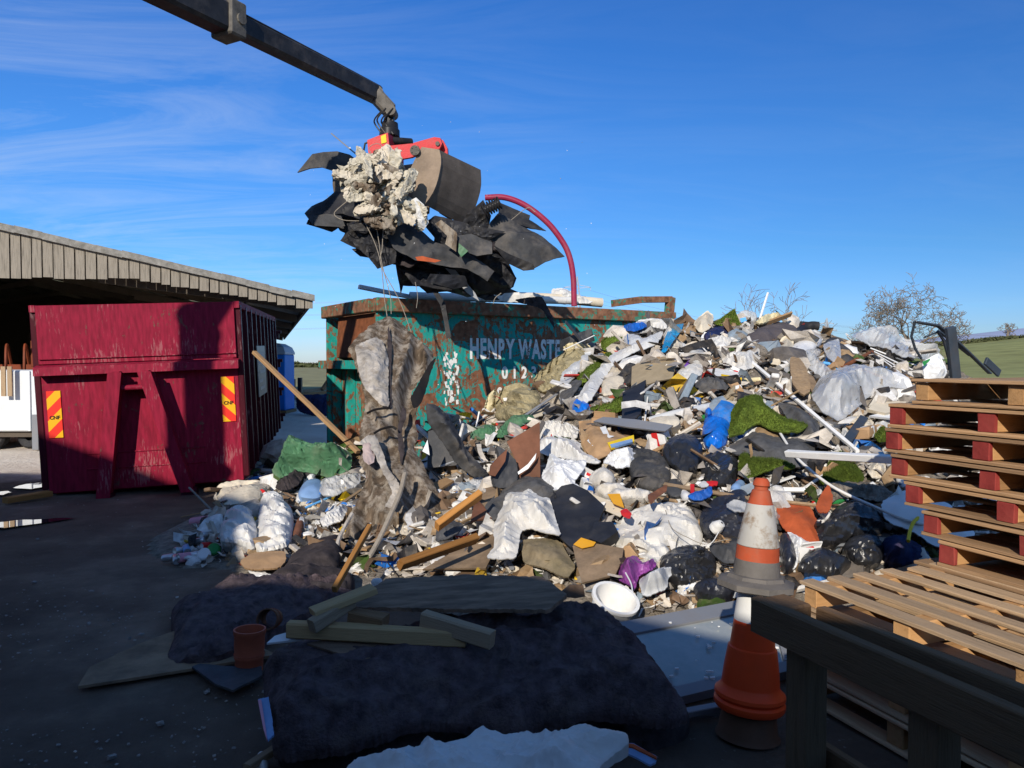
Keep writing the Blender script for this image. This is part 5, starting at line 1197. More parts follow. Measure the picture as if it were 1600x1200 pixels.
for k in range(22):
    c = pt(*spot(), -.10); q_ = Matrix.Rotation(rnd.uniform(0, 6.28), 3, 'Z') @ Matrix.Rotation(rnd.gauss(.3, .5), 3, 'X') @ Matrix.Rotation(rnd.gauss(0, .4), 3, 'Y'); w_, d_, h_ = rnd.uniform(.12, .26), rnd.uniform(.06, .16), rnd.uniform(.05, .12)
    mt, bd2, nmc = (('kraft', 'chipboard', 'brown cardboard box with a darker band'), ('white_clean', 'red_plastic', 'white carton with a red band'), ('white_clean', 'blue_tarp', 'white carton with a blue band'), ('yellow', 'ink', 'yellow carton with a black band'), ('kraft', 'white_clean', 'brown cardboard box with a pale label'))[k % 5]
    root = thing('carton', 'crushed ' + nmc, 'carton', c, nmc.replace('box', 'boxes').replace('carton', 'cartons') + ' on the heap')
    m = MB(); m.box(c, (w_, d_, h_), q_, .006, .012); m.build('body', mt, root)
    m = MB(); m.box(c, (w_ * .34, d_ + .012, h_ + .012), q_, .003, .002); m.build('band', bd2, root)
    m = MB(); m.box(c + q_ @ Vector((0, d_ * .72, h_ * .62)), (w_ * .9, d_ * .5, .005), q_ @ Matrix.Rotation(.7, 3, 'X'), .001, .006); m.build('flap', mt, root)
for k in range(14):
    px, py = spot(30); a = rnd.uniform(-.9, .9); l = rnd.uniform(16, 40); mt = ('white_trim', 'pale_grey', 'terracotta', 'rubber')[k % 4]; nmc = ('white', 'pale grey', 'terracotta', 'black')[k % 4]
    w_ = [pt(px - math.cos(a) * l, py - math.sin(a) * l, -.05), pt(px, py, -.10), pt(px + math.cos(a) * l, py + math.sin(a) * l, -.08)]
    pipe('pipe_length', w_, rnd.uniform(.016, .04), mt, 'short %s pipe length poking out of the litter' % nmc, 'pipe', '%s pipe lengths in the litter' % nmc, hollow=.75)
# --- upper heap
S('underlay_sheet', 'D', [(0, 840), (0, 640), (40, 600), (120, 520), (200, 505), (150, 600), (60, 690), (25, 780), (20, 840)], 'pale_grey', 'pale grey underlay sheet sliding down the heap beside the skip', 'underlay', fold=.05, ff=3, thick=.02, stretch=(2, 1, .5))
S('plastic_sheet', 'D', [(60, 850), (110, 790), (240, 610), (340, 520), (440, 470), (600, 395), (645, 395), (600, 475), (430, 535), (340, 590), (250, 720), (190, 840)], 'white_plastic', 'long white plastic sheet running down the heap beneath the turf roll', 'plastic sheet', fold=.06, ff=3, bulge=.05)
S('underlay_sheet', 'D', [(0, 780), (40, 740), (90, 690), (150, 700), (60, 830), (10, 850)], 'felt_grey', 'dark grey felt underlay just below the long turf roll', 'underlay', fold=.04, ff=3)
S('insulation_roll', 'C', [(1138, 545), (1190, 480), (1240, 440), (1300, 400), (1380, 372), (1420, 395), (1410, 440), (1320, 510), (1230, 590), (1170, 600)], 'wool', 'long tan mineral wool roll sprawled against the skip', 'insulation', prof='round', bulge=.22, fold=.10, ff=4)
S('insulation_roll', 'C', [(940, 700), (960, 620), (1010, 570), (1090, 555), (1170, 600), (1180, 640), (1130, 690), (1030, 740), (960, 735)], 'wool', 'bulky tan mineral wool bundle at the foot of the skip', 'insulation', prof='round', bulge=.3, fold=.12, ff=4)
S('foam_block', 'C', [(896, 690), (912, 620), (950, 585), (965, 600), (945, 650), (940, 710), (905, 715)], 'foam_cream', 'cream yellow foam lump at the foot of the skip', 'foam', prof='round', bulge=.12, fold=.05, ff=8)
S('panel', 'D', [(0, 475), (0, 450), (120, 400), (195, 375), (212, 440), (130, 470), (0, 506)], 'dark_grey', 'dark grey panel with a white edge leaning on the skip', 'panel', thick=.04, lift=.15)
bar('edge_strip', 'D', (0, 468), (195, 376), 6, 'white_trim', 'white edge strip of the dark panel leaning on the skip', 'trim', (-.28, -.28))
bar('flashing', 'D', (15, 293), (170, 470), 26, 'dark_grey', 'dark grey flashing strip leaning against the skip above the panel', 'flashing', (-.3, -.2), .012)
S('foam_sheet', 'D', [(10, 500), (60, 465), (150, 458), (195, 485), (130, 505), (60, 530)], 'foam_cream', 'pale torn foam sheet under the dark panel', 'foam', fold=.05, ff=8, bulge=.06, thick=.03)
S('turf_roll', 'D', [(250, 425), (350, 378), (388, 385), (372, 430), (320, 470), (265, 492), (248, 470)], 'turf', 'short green artificial turf piece high beside the skip', 'artificial turf', bulge=.08, fold=.02, ff=4, thick=.02, fuzz=2)
S('turf_roll', 'D', [(84, 668), (120, 610), (210, 545), (290, 488), (325, 540), (230, 610), (150, 692), (95, 696)], 'turf', 'long green artificial turf roll lying down the slope', 'artificial turf', prof='round', bulge=.17, fold=.02, ff=4, fuzz=2)
S('sack', 'D', [(240, 782), (255, 650), (335, 565), (380, 600), (390, 700), (330, 770)], 'cream_cloth', 'cream sack slumped below the turf roll', 'sack', prof='round', bulge=.14, fold=.04, ff=5)
S('tarpaulin', 'D', [(380, 352), (430, 332), (530, 322), (552, 345), (500, 372), (400, 386)], 'blue_tarp', 'crumpled bright blue tarpaulin piece at the end of the skip', 'tarpaulin', fold=.05, ff=6, bulge=.06)
S('plastic_sack', 'D', [(440, 330), (500, 300), (640, 304), (692, 328), (640, 372), (560, 350)], 'white_plastic', 'white plastic sack lying behind the blue sheet', 'plastic sack', prof='round', bulge=.14, fold=.04, ff=6)
S('plastic_bag', 'D', [(385, 430), (400, 395), (480, 395), (520, 440), (470, 470), (420, 480)], 'pale_grey', 'grey clear bag squashed beside the short turf piece', 'plastic bag', prof='round', bulge=.1, fold=.04, ff=7)
S('plastic_sheet', 'D', [(612, 538), (640, 430), (690, 312), (762, 306), (745, 380), (695, 450), (645, 522)], 'blue_film', 'light blue plastic sheet standing up on the heap', 'plastic sheet', fold=.06, ff=4, thick=.006, lift=.14, stretch=(2, 1, .5))
S('plastic_sheet', 'D', [(414, 548), (440, 534), (582, 545), (560, 572), (450, 585), (428, 635), (418, 600)], 'blue_film', 'light blue plastic sheet under the tan board', 'plastic sheet', fold=.03, ff=5)
S('board', 'D', [(440, 602), (600, 560), (716, 528), (722, 565), (690, 690), (600, 705), (436, 758)], 'tan_board', 'large tan fibreboard lying at the middle of the heap', 'board', thick=.02, lift=.14)
S('sack', 'D', [(700, 640), (760, 590), (860, 560), (880, 640), (800, 680), (720, 700)], 'white_cloth', 'dirty white sack beside the purple pipe', 'sack', prof='round', bulge=.1, fold=.05, ff=7)
rod('pipe', 'D', [(790, 540), (757, 590), (745, 650), (753, 712)], 13, 'purple', 'short bent purple pipe on the middle of the heap', 'pipe', -.16, .75)
bar('batten', 'D', (835, 658), (585, 875), 20, 'white_trim', 'white batten slanting above the grey carpet tube', 'batten', (-.14, -.14))
S('panel', 'D', [(388, 800), (530, 720), (500, 930), (462, 972), (384, 966)], 'slate', 'dark navy panel with a white edge leaning at the middle of the heap', 'panel', thick=.03, plane=None, lift=.2)
bar('edge_strip', 'D', (534, 720), (508, 932), 9, 'white_trim', 'white edge strip of the dark navy panel', 'trim', (-.27, -.24), .02)
rod('canister', 'D', [(328, 952), (410, 902)], 26, 'blue_bag', 'bright blue plastic tube next to the navy panel', 'tube', -.16, 0)
rod('carpet_tube', 'D', [(540, 912), (700, 868), (850, 838), (985, 808)], 27, 'pale_grey', 'long grey carpet tube lying across the heap', 'tube', -.14, .8, 14)
rod('carpet_tube', 'D', [(985, 812), (1050, 770), (1095, 715)], 24, 'tan_board', 'tan rolled carpet end beyond the grey tube', 'tube', -.06, .6, 12)
S('sack', 'D', [(530, 984), (560, 925), (720, 912), (745, 965), (640, 1012), (545, 996)], 'cream_cloth', 'pale cream sack under the grey carpet tube', 'sack', prof='round', bulge=.12, fold=.03, ff=6)
bar('plank', 'D', (700, 1020), (870, 900), 26, 'timber', 'pale plank beside the blue bag, upper of two', 'plank', (-.1, -.12))
bar('plank', 'D', (560, 1105), (880, 935), 24, 'timber', 'pale plank beside the blue bag, lower of two', 'plank', (-.1, -.12))
S('gutter_board', 'D', [(200, 985), (260, 958), (460, 975), (690, 1015), (640, 1052), (420, 1025)], 'grey_trim', 'long grey plastic board lying over the cardboard box', 'board', thick=.02, lift=.2)
bx = S('cardboard_box', 'D', [(108, 952), (250, 938), (262, 995), (350, 1030), (440, 1062), (432, 1112), (300, 1160), (205, 1205), (150, 1135), (116, 1060)], 'kraft', 'torn open brown cardboard box full of paper', 'box', fold=.03, ff=4, bulge=.07, jag=-1)
sheet('flap', Z('D', (108, 950), (160, 1000), (165, 1140), (150, 1140), (114, 1062)), 'chipboard', None, None, thick=.008, plane=facing(*Z('D', (135, 1050))[0], hit(*Z('D', (135, 1050))[0]).y - .25, .2, .4), parent=bx)
sheet('flap', Z('D', (250, 938), (262, 1000), (160, 1000), (120, 950)), 'kraft', None, None, thick=.008, plane=facing(*Z('D', (200, 970))[0], hit(*Z('D', (200, 970))[0]).y - .1, .3, -.2), parent=bx)
for q, lab in (([(170, 1090), (205, 1065), (238, 1090), (205, 1125)], 'small white card lying in the open cardboard box'), ([(240, 1010), (275, 1000), (300, 1060), (330, 1065), (280, 1085)], 'white paper sheet sticking out of the open cardboard box')):
    S('paper', 'D', q, 'white_clean', lab, 'paper', thick=.004, lift=.16)
S('packet', 'D', [(278, 1112), (440, 1064), (444, 1104), (300, 1150)], 'yellow', 'flat yellow and blue packet on the cardboard box', 'packet', thick=.03, lift=.17)
S('packet', 'D', [(296, 1128), (430, 1092), (434, 1112), (304, 1148)], 'blue_jar', 'blue lower half of the packet on the cardboard box', 'packet', thick=.03, lift=.18)
bb = S('plastic_bag', 'D', [(865, 1010), (880, 935), (905, 905), (960, 908), (1025, 945), (1048, 992), (1030, 1060), (1000, 1102), (930, 1120), (880, 1090)], 'blue_bag', 'shiny bright blue plastic bag, full and round, beside the turf', 'plastic bag', prof='round', bulge=.24, fold=.07, ff=6, step=2.4)
S('knot', 'D', [(880, 920), (890, 900), (915, 900), (925, 930), (900, 945)], 'blue_bag', None, None, prof='round', bulge=.1, fold=.03, ff=12, lift=.24, parent=bb)
S('plastic_bag', 'D', [(66, 880), (80, 800), (120, 795), (178, 830), (170, 870), (110, 892)], 'blue_bag', 'small crumpled bright blue bag below the wool insulation', 'plastic bag', prof='round', bulge=.14, fold=.05, ff=8)
S('turf_sheet', 'D', [(160, 880), (280, 850), (330, 815), (392, 805), (390, 880), (330, 905), (200, 900)], 'turf', 'green turf strip behind the navy panel', 'artificial turf', bulge=.07, fold=.03, ff=4, fuzz=2)
S('duvet', 'D', [(1085, 432), (1180, 372), (1300, 310), (1420, 318), (1468, 372), (1440, 432), (1320, 422), (1240, 470), (1185, 512), (1112, 490)], 'duvet', 'dark grey brown quilted duvet draped near the top of the heap', 'duvet', prof='round', bulge=.2, fold=.09, ff=2.6, stretch=(1.3, 1, 1))
rod('drain_pipe', 'D', [(1460, 372), (1498, 335), (1550, 316), (1594, 318)], 28, 'rubber', 'short black corrugated pipe poking up from the top of the heap', 'pipe', -.02, .8, 14)
S('turf_sheet', 'D', [(938, 302), (1070, 208), (1112, 312), (1060, 338), (1010, 322)], 'turf', 'square green turf offcut standing on the crest of the heap', 'artificial turf', bulge=.02, fold=.01, thick=.02, fuzz=3, plane=facing(*Z('D', (1020, 290))[0], 10.7, .45, -.2))
S('plastic_bag', 'D', [(1088, 262), (1105, 225), (1150, 218), (1210, 240), (1212, 300), (1150, 320), (1110, 295)], 'polythene', 'clear plastic bag on the crest beside the turf square', 'plastic bag', prof='round', bulge=.15, fold=.05, ff=7, plane=facing(*Z('D', (1150, 290))[0], 10.9, .3))
S('label_sheet', 'D', [(1104, 270), (1140, 262), (1148, 285), (1112, 296)], 'light_blue', 'small light blue label against the clear bag', 'label', thick=.004, plane=facing(*Z('D', (1125, 280))[0], 10.68, .3))
pa, pb = Z('D', (1280, 110), (1224, 290)); stick('pole', P(*pa, 10.9), P(*pb, 10.7), .025, .025, 'white_trim', 'thin white pole standing up from the crest of the heap', 'pole')
pa, pb = Z('D', (1075, 372), (1424, 243)); stick('plank', P(*pa, 10.4), P(*pb, 10.9), .03, .085, 'timber', 'pale brown plank lying on the crest above the duvet', 'plank', up=(0, -.7, .7))
S('foam_sheet', 'D', [(1188, 332), (1250, 290), (1330, 280), (1402, 306), (1300, 318), (1222, 348)], 'foam_cream', 'cream foam sheet between the plank and the duvet', 'foam', fold=.05, ff=7, bulge=.08, thick=.03)
S('cardboard', 'D', [(808, 342), (900, 253), (946, 290), (930, 362), (862, 402)], 'cream_board', 'bent cream cardboard sheet beside the turf square', 'cardboard', fold=.05, ff=2.2, bulge=.10, lift=.12)
S('cardboard', 'D', [(748, 350), (812, 334), (838, 380), (800, 398), (760, 385)], 'chipboard', 'orange brown cardboard piece next to the light blue sheet', 'cardboard', fold=.03, ff=4, bulge=.04)
S('bag', 'D', [(868, 402), (930, 350), (1050, 342), (1078, 380), (1010, 415), (895, 432)], 'denim', 'dark navy patterned bag near the top of the heap', 'bag', prof='round', bulge=.16, fold=.06, ff=6)
S('cloth_rag', 'D', [(895, 442), (980, 398), (1060, 430), (1040, 470), (960, 480)], 'white_cloth', 'white rag below the patterned bag', 'rag', fold=.06, ff=6, bulge=.05)
S('plastic_sheet', 'D', [(988, 582), (1060, 520), (1180, 503), (1238, 540), (1200, 602), (1130, 642), (1040, 600)], 'white_cloth', 'crumpled cream white sheet below the duvet', 'sheet', fold=.07, ff=4, bulge=.1)
S('board', 'D', [(900, 628), (960, 620), (1110, 650), (1060, 690), (960, 670)], 'white_plastic', 'broken white board below the crumpled cream sheet', 'board', thick=.02, lift=.12)
rod('tube', 'D', [(1120, 660), (1230, 652)], 16, 'foam_cream', 'short yellowish tube below the crumpled cream sheet', 'tube', -.15, .7)
S('plastic_bag', 'D', [(780, 500), (850, 480), (900, 520), (870, 580), (800, 580)], 'polythene', 'clear bag of wires above the purple pipe', 'plastic bag', prof='round', bulge=.1, fold=.05, ff=8)
m = MB(); c = pt(*Z('D', (908, 553))[0], -.2); m.lathe([(.01, .02), (.035, .02), (.04, 0), (.01, 0)], c, (CO - c).normalized() + Vector((0, 0, .3)), 14); tag(m.build('lid', 'white_clean', smooth=40), 'small round white lid at the middle of the heap', 'lid')
S('cloth_rag', 'D', [(850, 690), (900, 660), (1000, 680), (1060, 720), (960, 780), (860, 760), (820, 720)], 'felt_grey', 'dusty grey brown rag below the purple pipe', 'rag', fold=.08, ff=5, bulge=.08)
S('cardboard', 'D', [(1010, 790), (1050, 720), (1100, 710), (1080, 760), (990, 830), (960, 800)], 'tan_board', 'tan cardboard strip folded along the carpet tube', 'cardboard', fold=.03, ff=3, bulge=.05)
# right part
S('turf_underside', 'D', [(1330, 832), (1400, 838), (1500, 880), (1592, 958), (1596, 1090), (1560, 1120), (1480, 1050), (1400, 940)], 'felt_grey', 'dark grey underside of turf rolled beside the bright turf', 'artificial turf', bulge=.10, fold=.03, ff=2, thick=.02)
S('turf_underside', 'D', [(1030, 1110), (1110, 1068), (1210, 1010), (1350, 1066), (1480, 1062), (1560, 1092), (1580, 1180), (1500, 1240), (1330, 1250), (1180, 1190), (1060, 1160)], 'felt_grey', 'dark grey turf backing hanging under the big bright turf', 'artificial turf', bulge=.08, fold=.04, ff=2.5, thick=.02)
S('turf_sheet', 'D', [(1028, 1092), (1050, 920), (1090, 860), (1180, 818), (1235, 830), (1250, 880), (1300, 920), (1380, 978), (1525, 1008), (1480, 1052), (1380, 1062), (1290, 1040), (1212, 1000), (1160, 1030), (1120, 1058), (1060, 1082)], 'turf', 'big bright green turf sheet draped over the middle of the heap', 'artificial turf', bulge=.14, fold=.05, ff=2, thick=.025, lift=.20, fuzz=5)
S('turf_sheet', 'N', [(1008, 400), (1020, 300), (1060, 290), (1120, 325), (1220, 320), (1300, 345), (1370, 370), (1340, 390), (1230, 385), (1140, 420), (1060, 455)], 'turf', 'lower green turf strip hanging below the dark backing', 'artificial turf', bulge=.06, fold=.04, ff=3, thick=.02, lift=.14, fuzz=4)
S('turf_sheet', 'O', [(303, 472), (345, 385), (390, 288), (460, 258), (560, 368), (592, 430), (570, 466)], 'turf', 'triangular green turf piece under the white board', 'artificial turf', bulge=.06, fold=.03, ff=3, thick=.02, lift=.1, fuzz=4)
S('turf_sheet', 'E', [(650, 1032), (700, 968), (762, 1010), (740, 1062), (680, 1070)], 'turf', 'small green turf tuft near the pallet stack', 'artificial turf', bulge=.06, fold=.03, ff=4, thick=.02, fuzz=4)
S('cardboard', 'D', [(1275, 585), (1300, 520), (1372, 403), (1442, 450), (1400, 580), (1340, 600)], 'cream_board', 'curved cream cardboard leaning by the duvet', 'cardboard', fold=.03, ff=2, bulge=.10, lift=.1)
S('duvet', 'E', [(88, 532), (140, 470), (200, 418), (290, 388), (342, 440), (250, 512), (150, 545)], 'duvet_white', 'white striped quilt bundled on the heap', 'quilt', prof='round', bulge=.16, fold=.04, ff=3, stretch=(3, 1, 1))
S('chipboard_sheet', 'E', [(120, 595), (160, 570), (190, 600), (228, 660), (252, 800), (200, 835), (130, 745)], 'chipboard', 'broken brown chipboard panel standing on edge', 'board', fold=.02, ff=5, thick=.03, lift=.22)
S('chipboard_sheet', 'E', [(215, 640), (270, 680), (300, 740), (262, 780), (240, 720)], 'plywood_brown', 'dark brown broken board behind the chipboard panel', 'board', thick=.03, lift=.14)
S('glass_shards', 'E', [(85, 640), (110, 560), (180, 520), (280, 540), (330, 600), (390, 650), (330, 690), (260, 640), (180, 580), (110, 660)], 'polythene', 'crushed clear bubble wrap round the chipboard', 'bubble wrap', fold=.08, ff=9, bulge=.07, step=3)
S('bottle_bag', 'E', [(145, 530), (200, 505), (300, 490), (330, 520), (250, 560), (170, 550)], 'polythene', 'clear bag of plastic bottles with blue caps', 'plastic bag', prof='round', bulge=.12, fold=.06, ff=8)
S('label_sheet', 'E', [(150, 525), (180, 512), (195, 530), (165, 545)], 'light_blue', 'blue label in the bag of bottles', 'label', thick=.004, lift=.16)
rod('hose', 'E', [(345, 548), (400, 560), (440, 600), (464, 634)], 11, 'light_blue', 'bent light blue pipe on the far shoulder of the heap', 'hose', -.2, .7)
S('tub', 'E', [(335, 445), (380, 402), (440, 395), (500, 450), (542, 520), (530, 570), (480, 600), (440, 540), (410, 470)], 'rubber_dust', 'dark grey plastic tub lying on its side', 'tub', prof='round', bulge=.16, fold=.0, lift=.05)
S('plastic_sheet', 'E', [(330, 480), (380, 455), (435, 440), (448, 560), (420, 610), (360, 560)], 'polythene', 'clear sheet over the dark tub', 'plastic sheet', fold=.04, ff=5, bulge=.05, lift=.14)
rod('rusty_pipe', 'E', [(455, 580), (550, 530), (652, 480)], 12, 'rust', 'rusty iron pipe lying between the tub and the polythene', 'pipe', -.22)
S('polythene_sheet', 'E', [(500, 412), (560, 380), (640, 352), (720, 355), (790, 382), (900, 430), (1060, 492), (1040, 540), (950, 562), (820, 545), (700, 480), (580, 450)], 'polythene', 'upper clear polythene sheet over the far shoulder of the heap', 'polythene', fold=.10, ff=2.5, bulge=.16, lift=.08)
for k, lab in enumerate(('highest', 'second', 'third', 'lowest')):
    bar('lath', 'E', (640 + k * 22, 455 + k * 22), (940 - k * 10, 570 + k * 34), 9, 'white_trim', '%s of four thin white laths fanned under the polythene' % lab, 'lath', (-.22, -.18), group='white laths under the polythene')
bar('gutter', 'E', (700, 560), (890, 660), 36, 'dark_grey', 'black gutter length below the white laths', 'gutter', (-.16, -.16))
rod('bracket', 'E', [(640, 490), (690, 530), (710, 590), (735, 612)], 13, 'rubber', 'curved black bracket beside the rusty pipe', 'bracket', -.24)
S('polythene_sheet', 'E', [(250, 825), (275, 760), (310, 705), (420, 640), (520, 610), (660, 622), (760, 660), (850, 710), (905, 765), (820, 770), (740, 760), (660, 770), (600, 820), (540, 880), (440, 965), (330, 930)], 'polythene', 'large shiny clear polythene sheet billowing on the heap', 'polythene', fold=.10, ff=2.6, bulge=.24, lift=.14, step=3)
S('plaster_lump', 'E', [(640, 800), (700, 740), (790, 735), (820, 780), (740, 810)], 'plaster', 'white plaster lump under the edge of the polythene', 'plaster', prof='round', bulge=.12, fold=.06, ff=7)
S('board', 'E', [(610, 888), (660, 840), (850, 838), (815, 892), (720, 912)], 'cream_board', 'stack of cream board offcuts near the pallet stack', 'board', thick=.05, lift=.14)
S('board', 'E', [(620, 915), (680, 900), (800, 900), (760, 930)], 'white_clean', 'white board offcut below the cream offcuts', 'board', thick=.03, lift=.10)
bar('gutter', 'E', (495, 1035), (600, 890), 52, 'steel_navy', 'blue grey gutter length under the polythene', 'gutter', (-.16, -.18))
S('printed_bag', 'E', [(955, 545), (1060, 488), (1090, 520), (1122, 610), (1030, 720), (1000, 715), (978, 660)], 'white_clean', 'white printed sack with a teal mark beside the bent frame', 'sack', bulge=.10, fold=.05, ff=3, plane=facing(*Z('E', (1030, 610))[0], 8.6, .2))
S('print', 'E', [(965, 540), (1015, 520), (1010, 535), (975, 570)], 'green_lid', 'teal printed mark on the white sack', 'print', thick=.003, plane=facing(*Z('E', (990, 545))[0], 8.46, .2))
rod('gutter_edge', 'E', [(1060, 490), (1095, 530), (1122, 610)], 9, 'pale_grey', 'grey edging strip along the white printed sack', 'edging', -.1)
fr_ = thing('metal_frame', 'twisted dark grey metal frame standing behind the pallet stack', 'metal frame', P(1485, 580, 9.0))
def fbar(pts, w_, h_, Y=9.0, nm='bar'):
    q = [P(*p, Y + .12 * i) for i, p in enumerate(Z('E', *pts))]; m = MB()
    for a, b_ in zip(q, q[1:]): m.beam(a - (b_ - a).normalized() * .01, b_ + (b_ - a).normalized() * .01, w_, h_, up=(0, -1, .2), ch=.004)
    m.build(nm, 'steel_navy', fr_)
fbar([(920, 292), (1062, 316), (1132, 372), (1260, 490), (1385, 612)], .02, .06); fbar([(918, 292), (896, 382), (920, 460), (958, 520)], .03, .02); fbar([(985, 386), (1070, 352), (1150, 412), (1260, 500)], .02, .045, 9.2)
fbar([(1062, 352), (1100, 410), (1130, 520), (1135, 620)], .03, .03, 9.25); fbar([(1140, 330), (1172, 640)], .11, .06, 8.9, 'post'); fbar([(1362, 536), (1442, 612)], .09, .03, 8.8, 'post')
# white trims over the heap
bar('trim', 'E', (-100, 545), (560, 1100), 22, 'white_trim', 'very long white plastic trim running down the heap', 'trim', (-.3, -.34), .03)
rod('conduit', 'X', [(1187, 627), (1210, 662), (1235, 702), (1255, 725), (1300, 760), (1362, 790), (1425, 815), (1484, 827)], 2.3, 'cable_white', 'long thin white conduit curving down to the white sheet', 'conduit', -.34)
a, b_ = Z('O', (120, 235), (865, 275)); stick('board', P(*a, 6.1), P(*b_, 5.1), .05, .055, 'white_trim', 'straight white board sticking out toward the pallet stack', 'board', up=(0, -.5, .8))
# --- black bags and their neighbours
def bag(f, pts, label, mat='bin_bag', b=.26, knot=None, fold=.085, ff=4.2):
    o = S('bin_bag', f, pts, mat, label, 'bin bag', prof='round', bulge=b, fold=fold, ff=ff, fine=.8, step=2.4, group='black bin bags on the heap')
    if knot:
        x, y = knot; S('knot', f, [(x - 22, y + 14), (x - 12, y - 18), (x + 6, y - 8), (x + 20, y - 22), (x + 24, y + 12), (x, y + 20)], mat, None, None, prof='round', bulge=.07, fold=.03, ff=14, lift=b * .75, parent=o)
S('brush_bundle', 'N', [(325, 300), (345, 250), (390, 236), (520, 262), (580, 330), (600, 420), (560, 480), (470, 500), (400, 480), (350, 430)], 'rubber_dust', 'black bundle of fringed strands beside the round bin bag', 'bundle', prof='round', bulge=.22, fold=.05, ff=9, stretch=(3, 1, .4))
bag('N', [(540, 255), (580, 190), (660, 150), (750, 158), (800, 230), (785, 300), (750, 400), (690, 425), (620, 372), (560, 310)], 'round tight black bin bag above the striped planks', b=.3, knot=(730, 390), fold=.05)
bag('N', [(765, 300), (850, 242), (960, 265), (1012, 290), (1012, 440), (900, 472), (800, 440)], 'flat black bin bag under the blue bag', 'bin_bag', .16)
bar('plank', 'N', (450, 408), (1100, 520), 24, 'plywood_brown', 'thin brown plank under the round black bag', 'plank', (-.24, -.3), .02)
bar('plank', 'N', (1000, 500), (1520, 560), 18, 'chipboard', 'thin pale plank behind the traffic cone', 'plank', (-.2, -.26), .02)
S('tub', 'N', [(550, 485), (580, 428), (640, 420), (682, 475), (672, 532), (600, 542)], 'dark_grey', 'small round black tub below the thin brown plank', 'tub', prof='round', bulge=.12)
S('plaster_lump', 'N', [(85, 440), (120, 380), (180, 358), (240, 390), (260, 440), (200, 480), (120, 480)], 'plaster', 'grey white plaster chunk beside the white plastic', 'plaster', prof='round', bulge=.2, fold=.08, ff=5)
S('plaster_lump', 'N', [(110, 520), (170, 470), (260, 470), (340, 500), (470, 510), (470, 550), (380, 570), (230, 570)], 'plaster', 'pale plaster rubble bank above the white bulk bag', 'plaster', prof='round', bulge=.16, fold=.10, ff=7)
S('cardboard', 'N', [(80, 530), (180, 570), (330, 640), (290, 690), (180, 640), (90, 560)], 'cream_board', 'cream cardboard tray beside the amber flap', 'cardboard', thick=.01, lift=.14)
S('cardboard', 'N', [(215, 572), (290, 570), (318, 660), (250, 632)], 'amber', 'amber yellow card flap on the cream tray', 'cardboard', thick=.01, lift=.2)
S('bulk_bag', 'N', [(225, 720), (280, 660), (340, 615), (480, 558), (620, 560), (700, 572), (760, 680), (800, 800), (720, 840), (620, 905), (480, 985), (410, 935), (330, 900), (245, 880)], 'white_cloth', 'large dirty white bulk bag slumped at the foot of the heap', 'bulk bag', prof='round', bulge=.22, fold=.07, ff=6, lift=.04)
S('print', 'N', [(290, 700), (330, 685), (365, 720), (350, 755), (300, 730)], 'red_plastic', 'red printed scrap at the side of the white bulk bag', 'packaging', fold=.02, ff=8, lift=.24, thick=.004)
S('print', 'N', [(440, 620), (500, 590), (560, 558), (555, 600), (500, 640), (460, 690), (445, 660)], 'plywood_red', 'rusty red wrapper on top of the white bulk bag', 'packaging', fold=.03, ff=8, lift=.29, thick=.006)
S('packaging', 'N', [(720, 508), (746, 510), (746, 572), (722, 562)], 'red_plastic', 'small upright red carton beside the blue glove', 'packaging', thick=.02, lift=.2)
S('cloth_rag', 'N', [(810, 480), (890, 472), (885, 505), (830, 505)], 'red_plastic', 'red rag beside the pale packaging', 'rag', fold=.03, ff=8, lift=.16)
S('packaging', 'N', [(770, 500), (810, 480), (840, 510), (790, 525)], 'pale_grey', 'pale bluish packaging beside the red rag', 'packaging', fold=.03, ff=8, lift=.18)
S('glove', 'N', [(700, 590), (730, 570), (780, 555), (850, 522), (858, 578), (800, 615), (740, 612)], 'blue_tarp', 'bright blue and white glove on the black bags', 'glove', fold=.04, ff=8, bulge=.04, lift=.2)
bag('N', [(760, 660), (860, 545), (960, 512), (1040, 490), (1100, 560), (1092, 690), (1060, 780), (900, 800), (800, 770)], 'wide dark bin bag directly behind the traffic cone', 'bin_bag_blue', .26)
S('plastic_bag', 'N', [(925, 690), (985, 650), (1085, 690), (1075, 725), (1000, 735)], 'polythene', 'clear plastic patch on the dark bag behind the cone', 'plastic bag', fold=.03, ff=6, lift=.3)
m = MB(); c = pt(*Z('N', (880, 695))[0], -.35); m.lathe([(.01, -.03), (.045, -.03), (.05, 0), (.03, .05), (.01, .055)], c, (.4, -.4, .5), 12); tag(m.build('socket', 'white_plastic', smooth=40), 'small white socket on a cable over the black bags', 'socket')
rod('cable', 'N', [(892, 725, -.36), (850, 790, -.32), (790, 815, -.3)], 3, 'cable_white', 'grey cable trailing from the small white socket', 'cable')
rod('cable', 'N', [(560, 590, -.3), (600, 700, -.36), (700, 760, -.36), (800, 800, -.28), (900, 780, -.3), (950, 770, -.3)], 2.4, 'rope', 'thin cable looped across the white bulk bag', 'cable')
rod('cable', 'N', [(380, 430, -.3), (430, 350, -.34), (540, 310, -.34), (640, 380, -.3), (690, 470, -.2)], 2.4, 'rope', 'thin grey wire arched over the fringed bundle', 'cable')
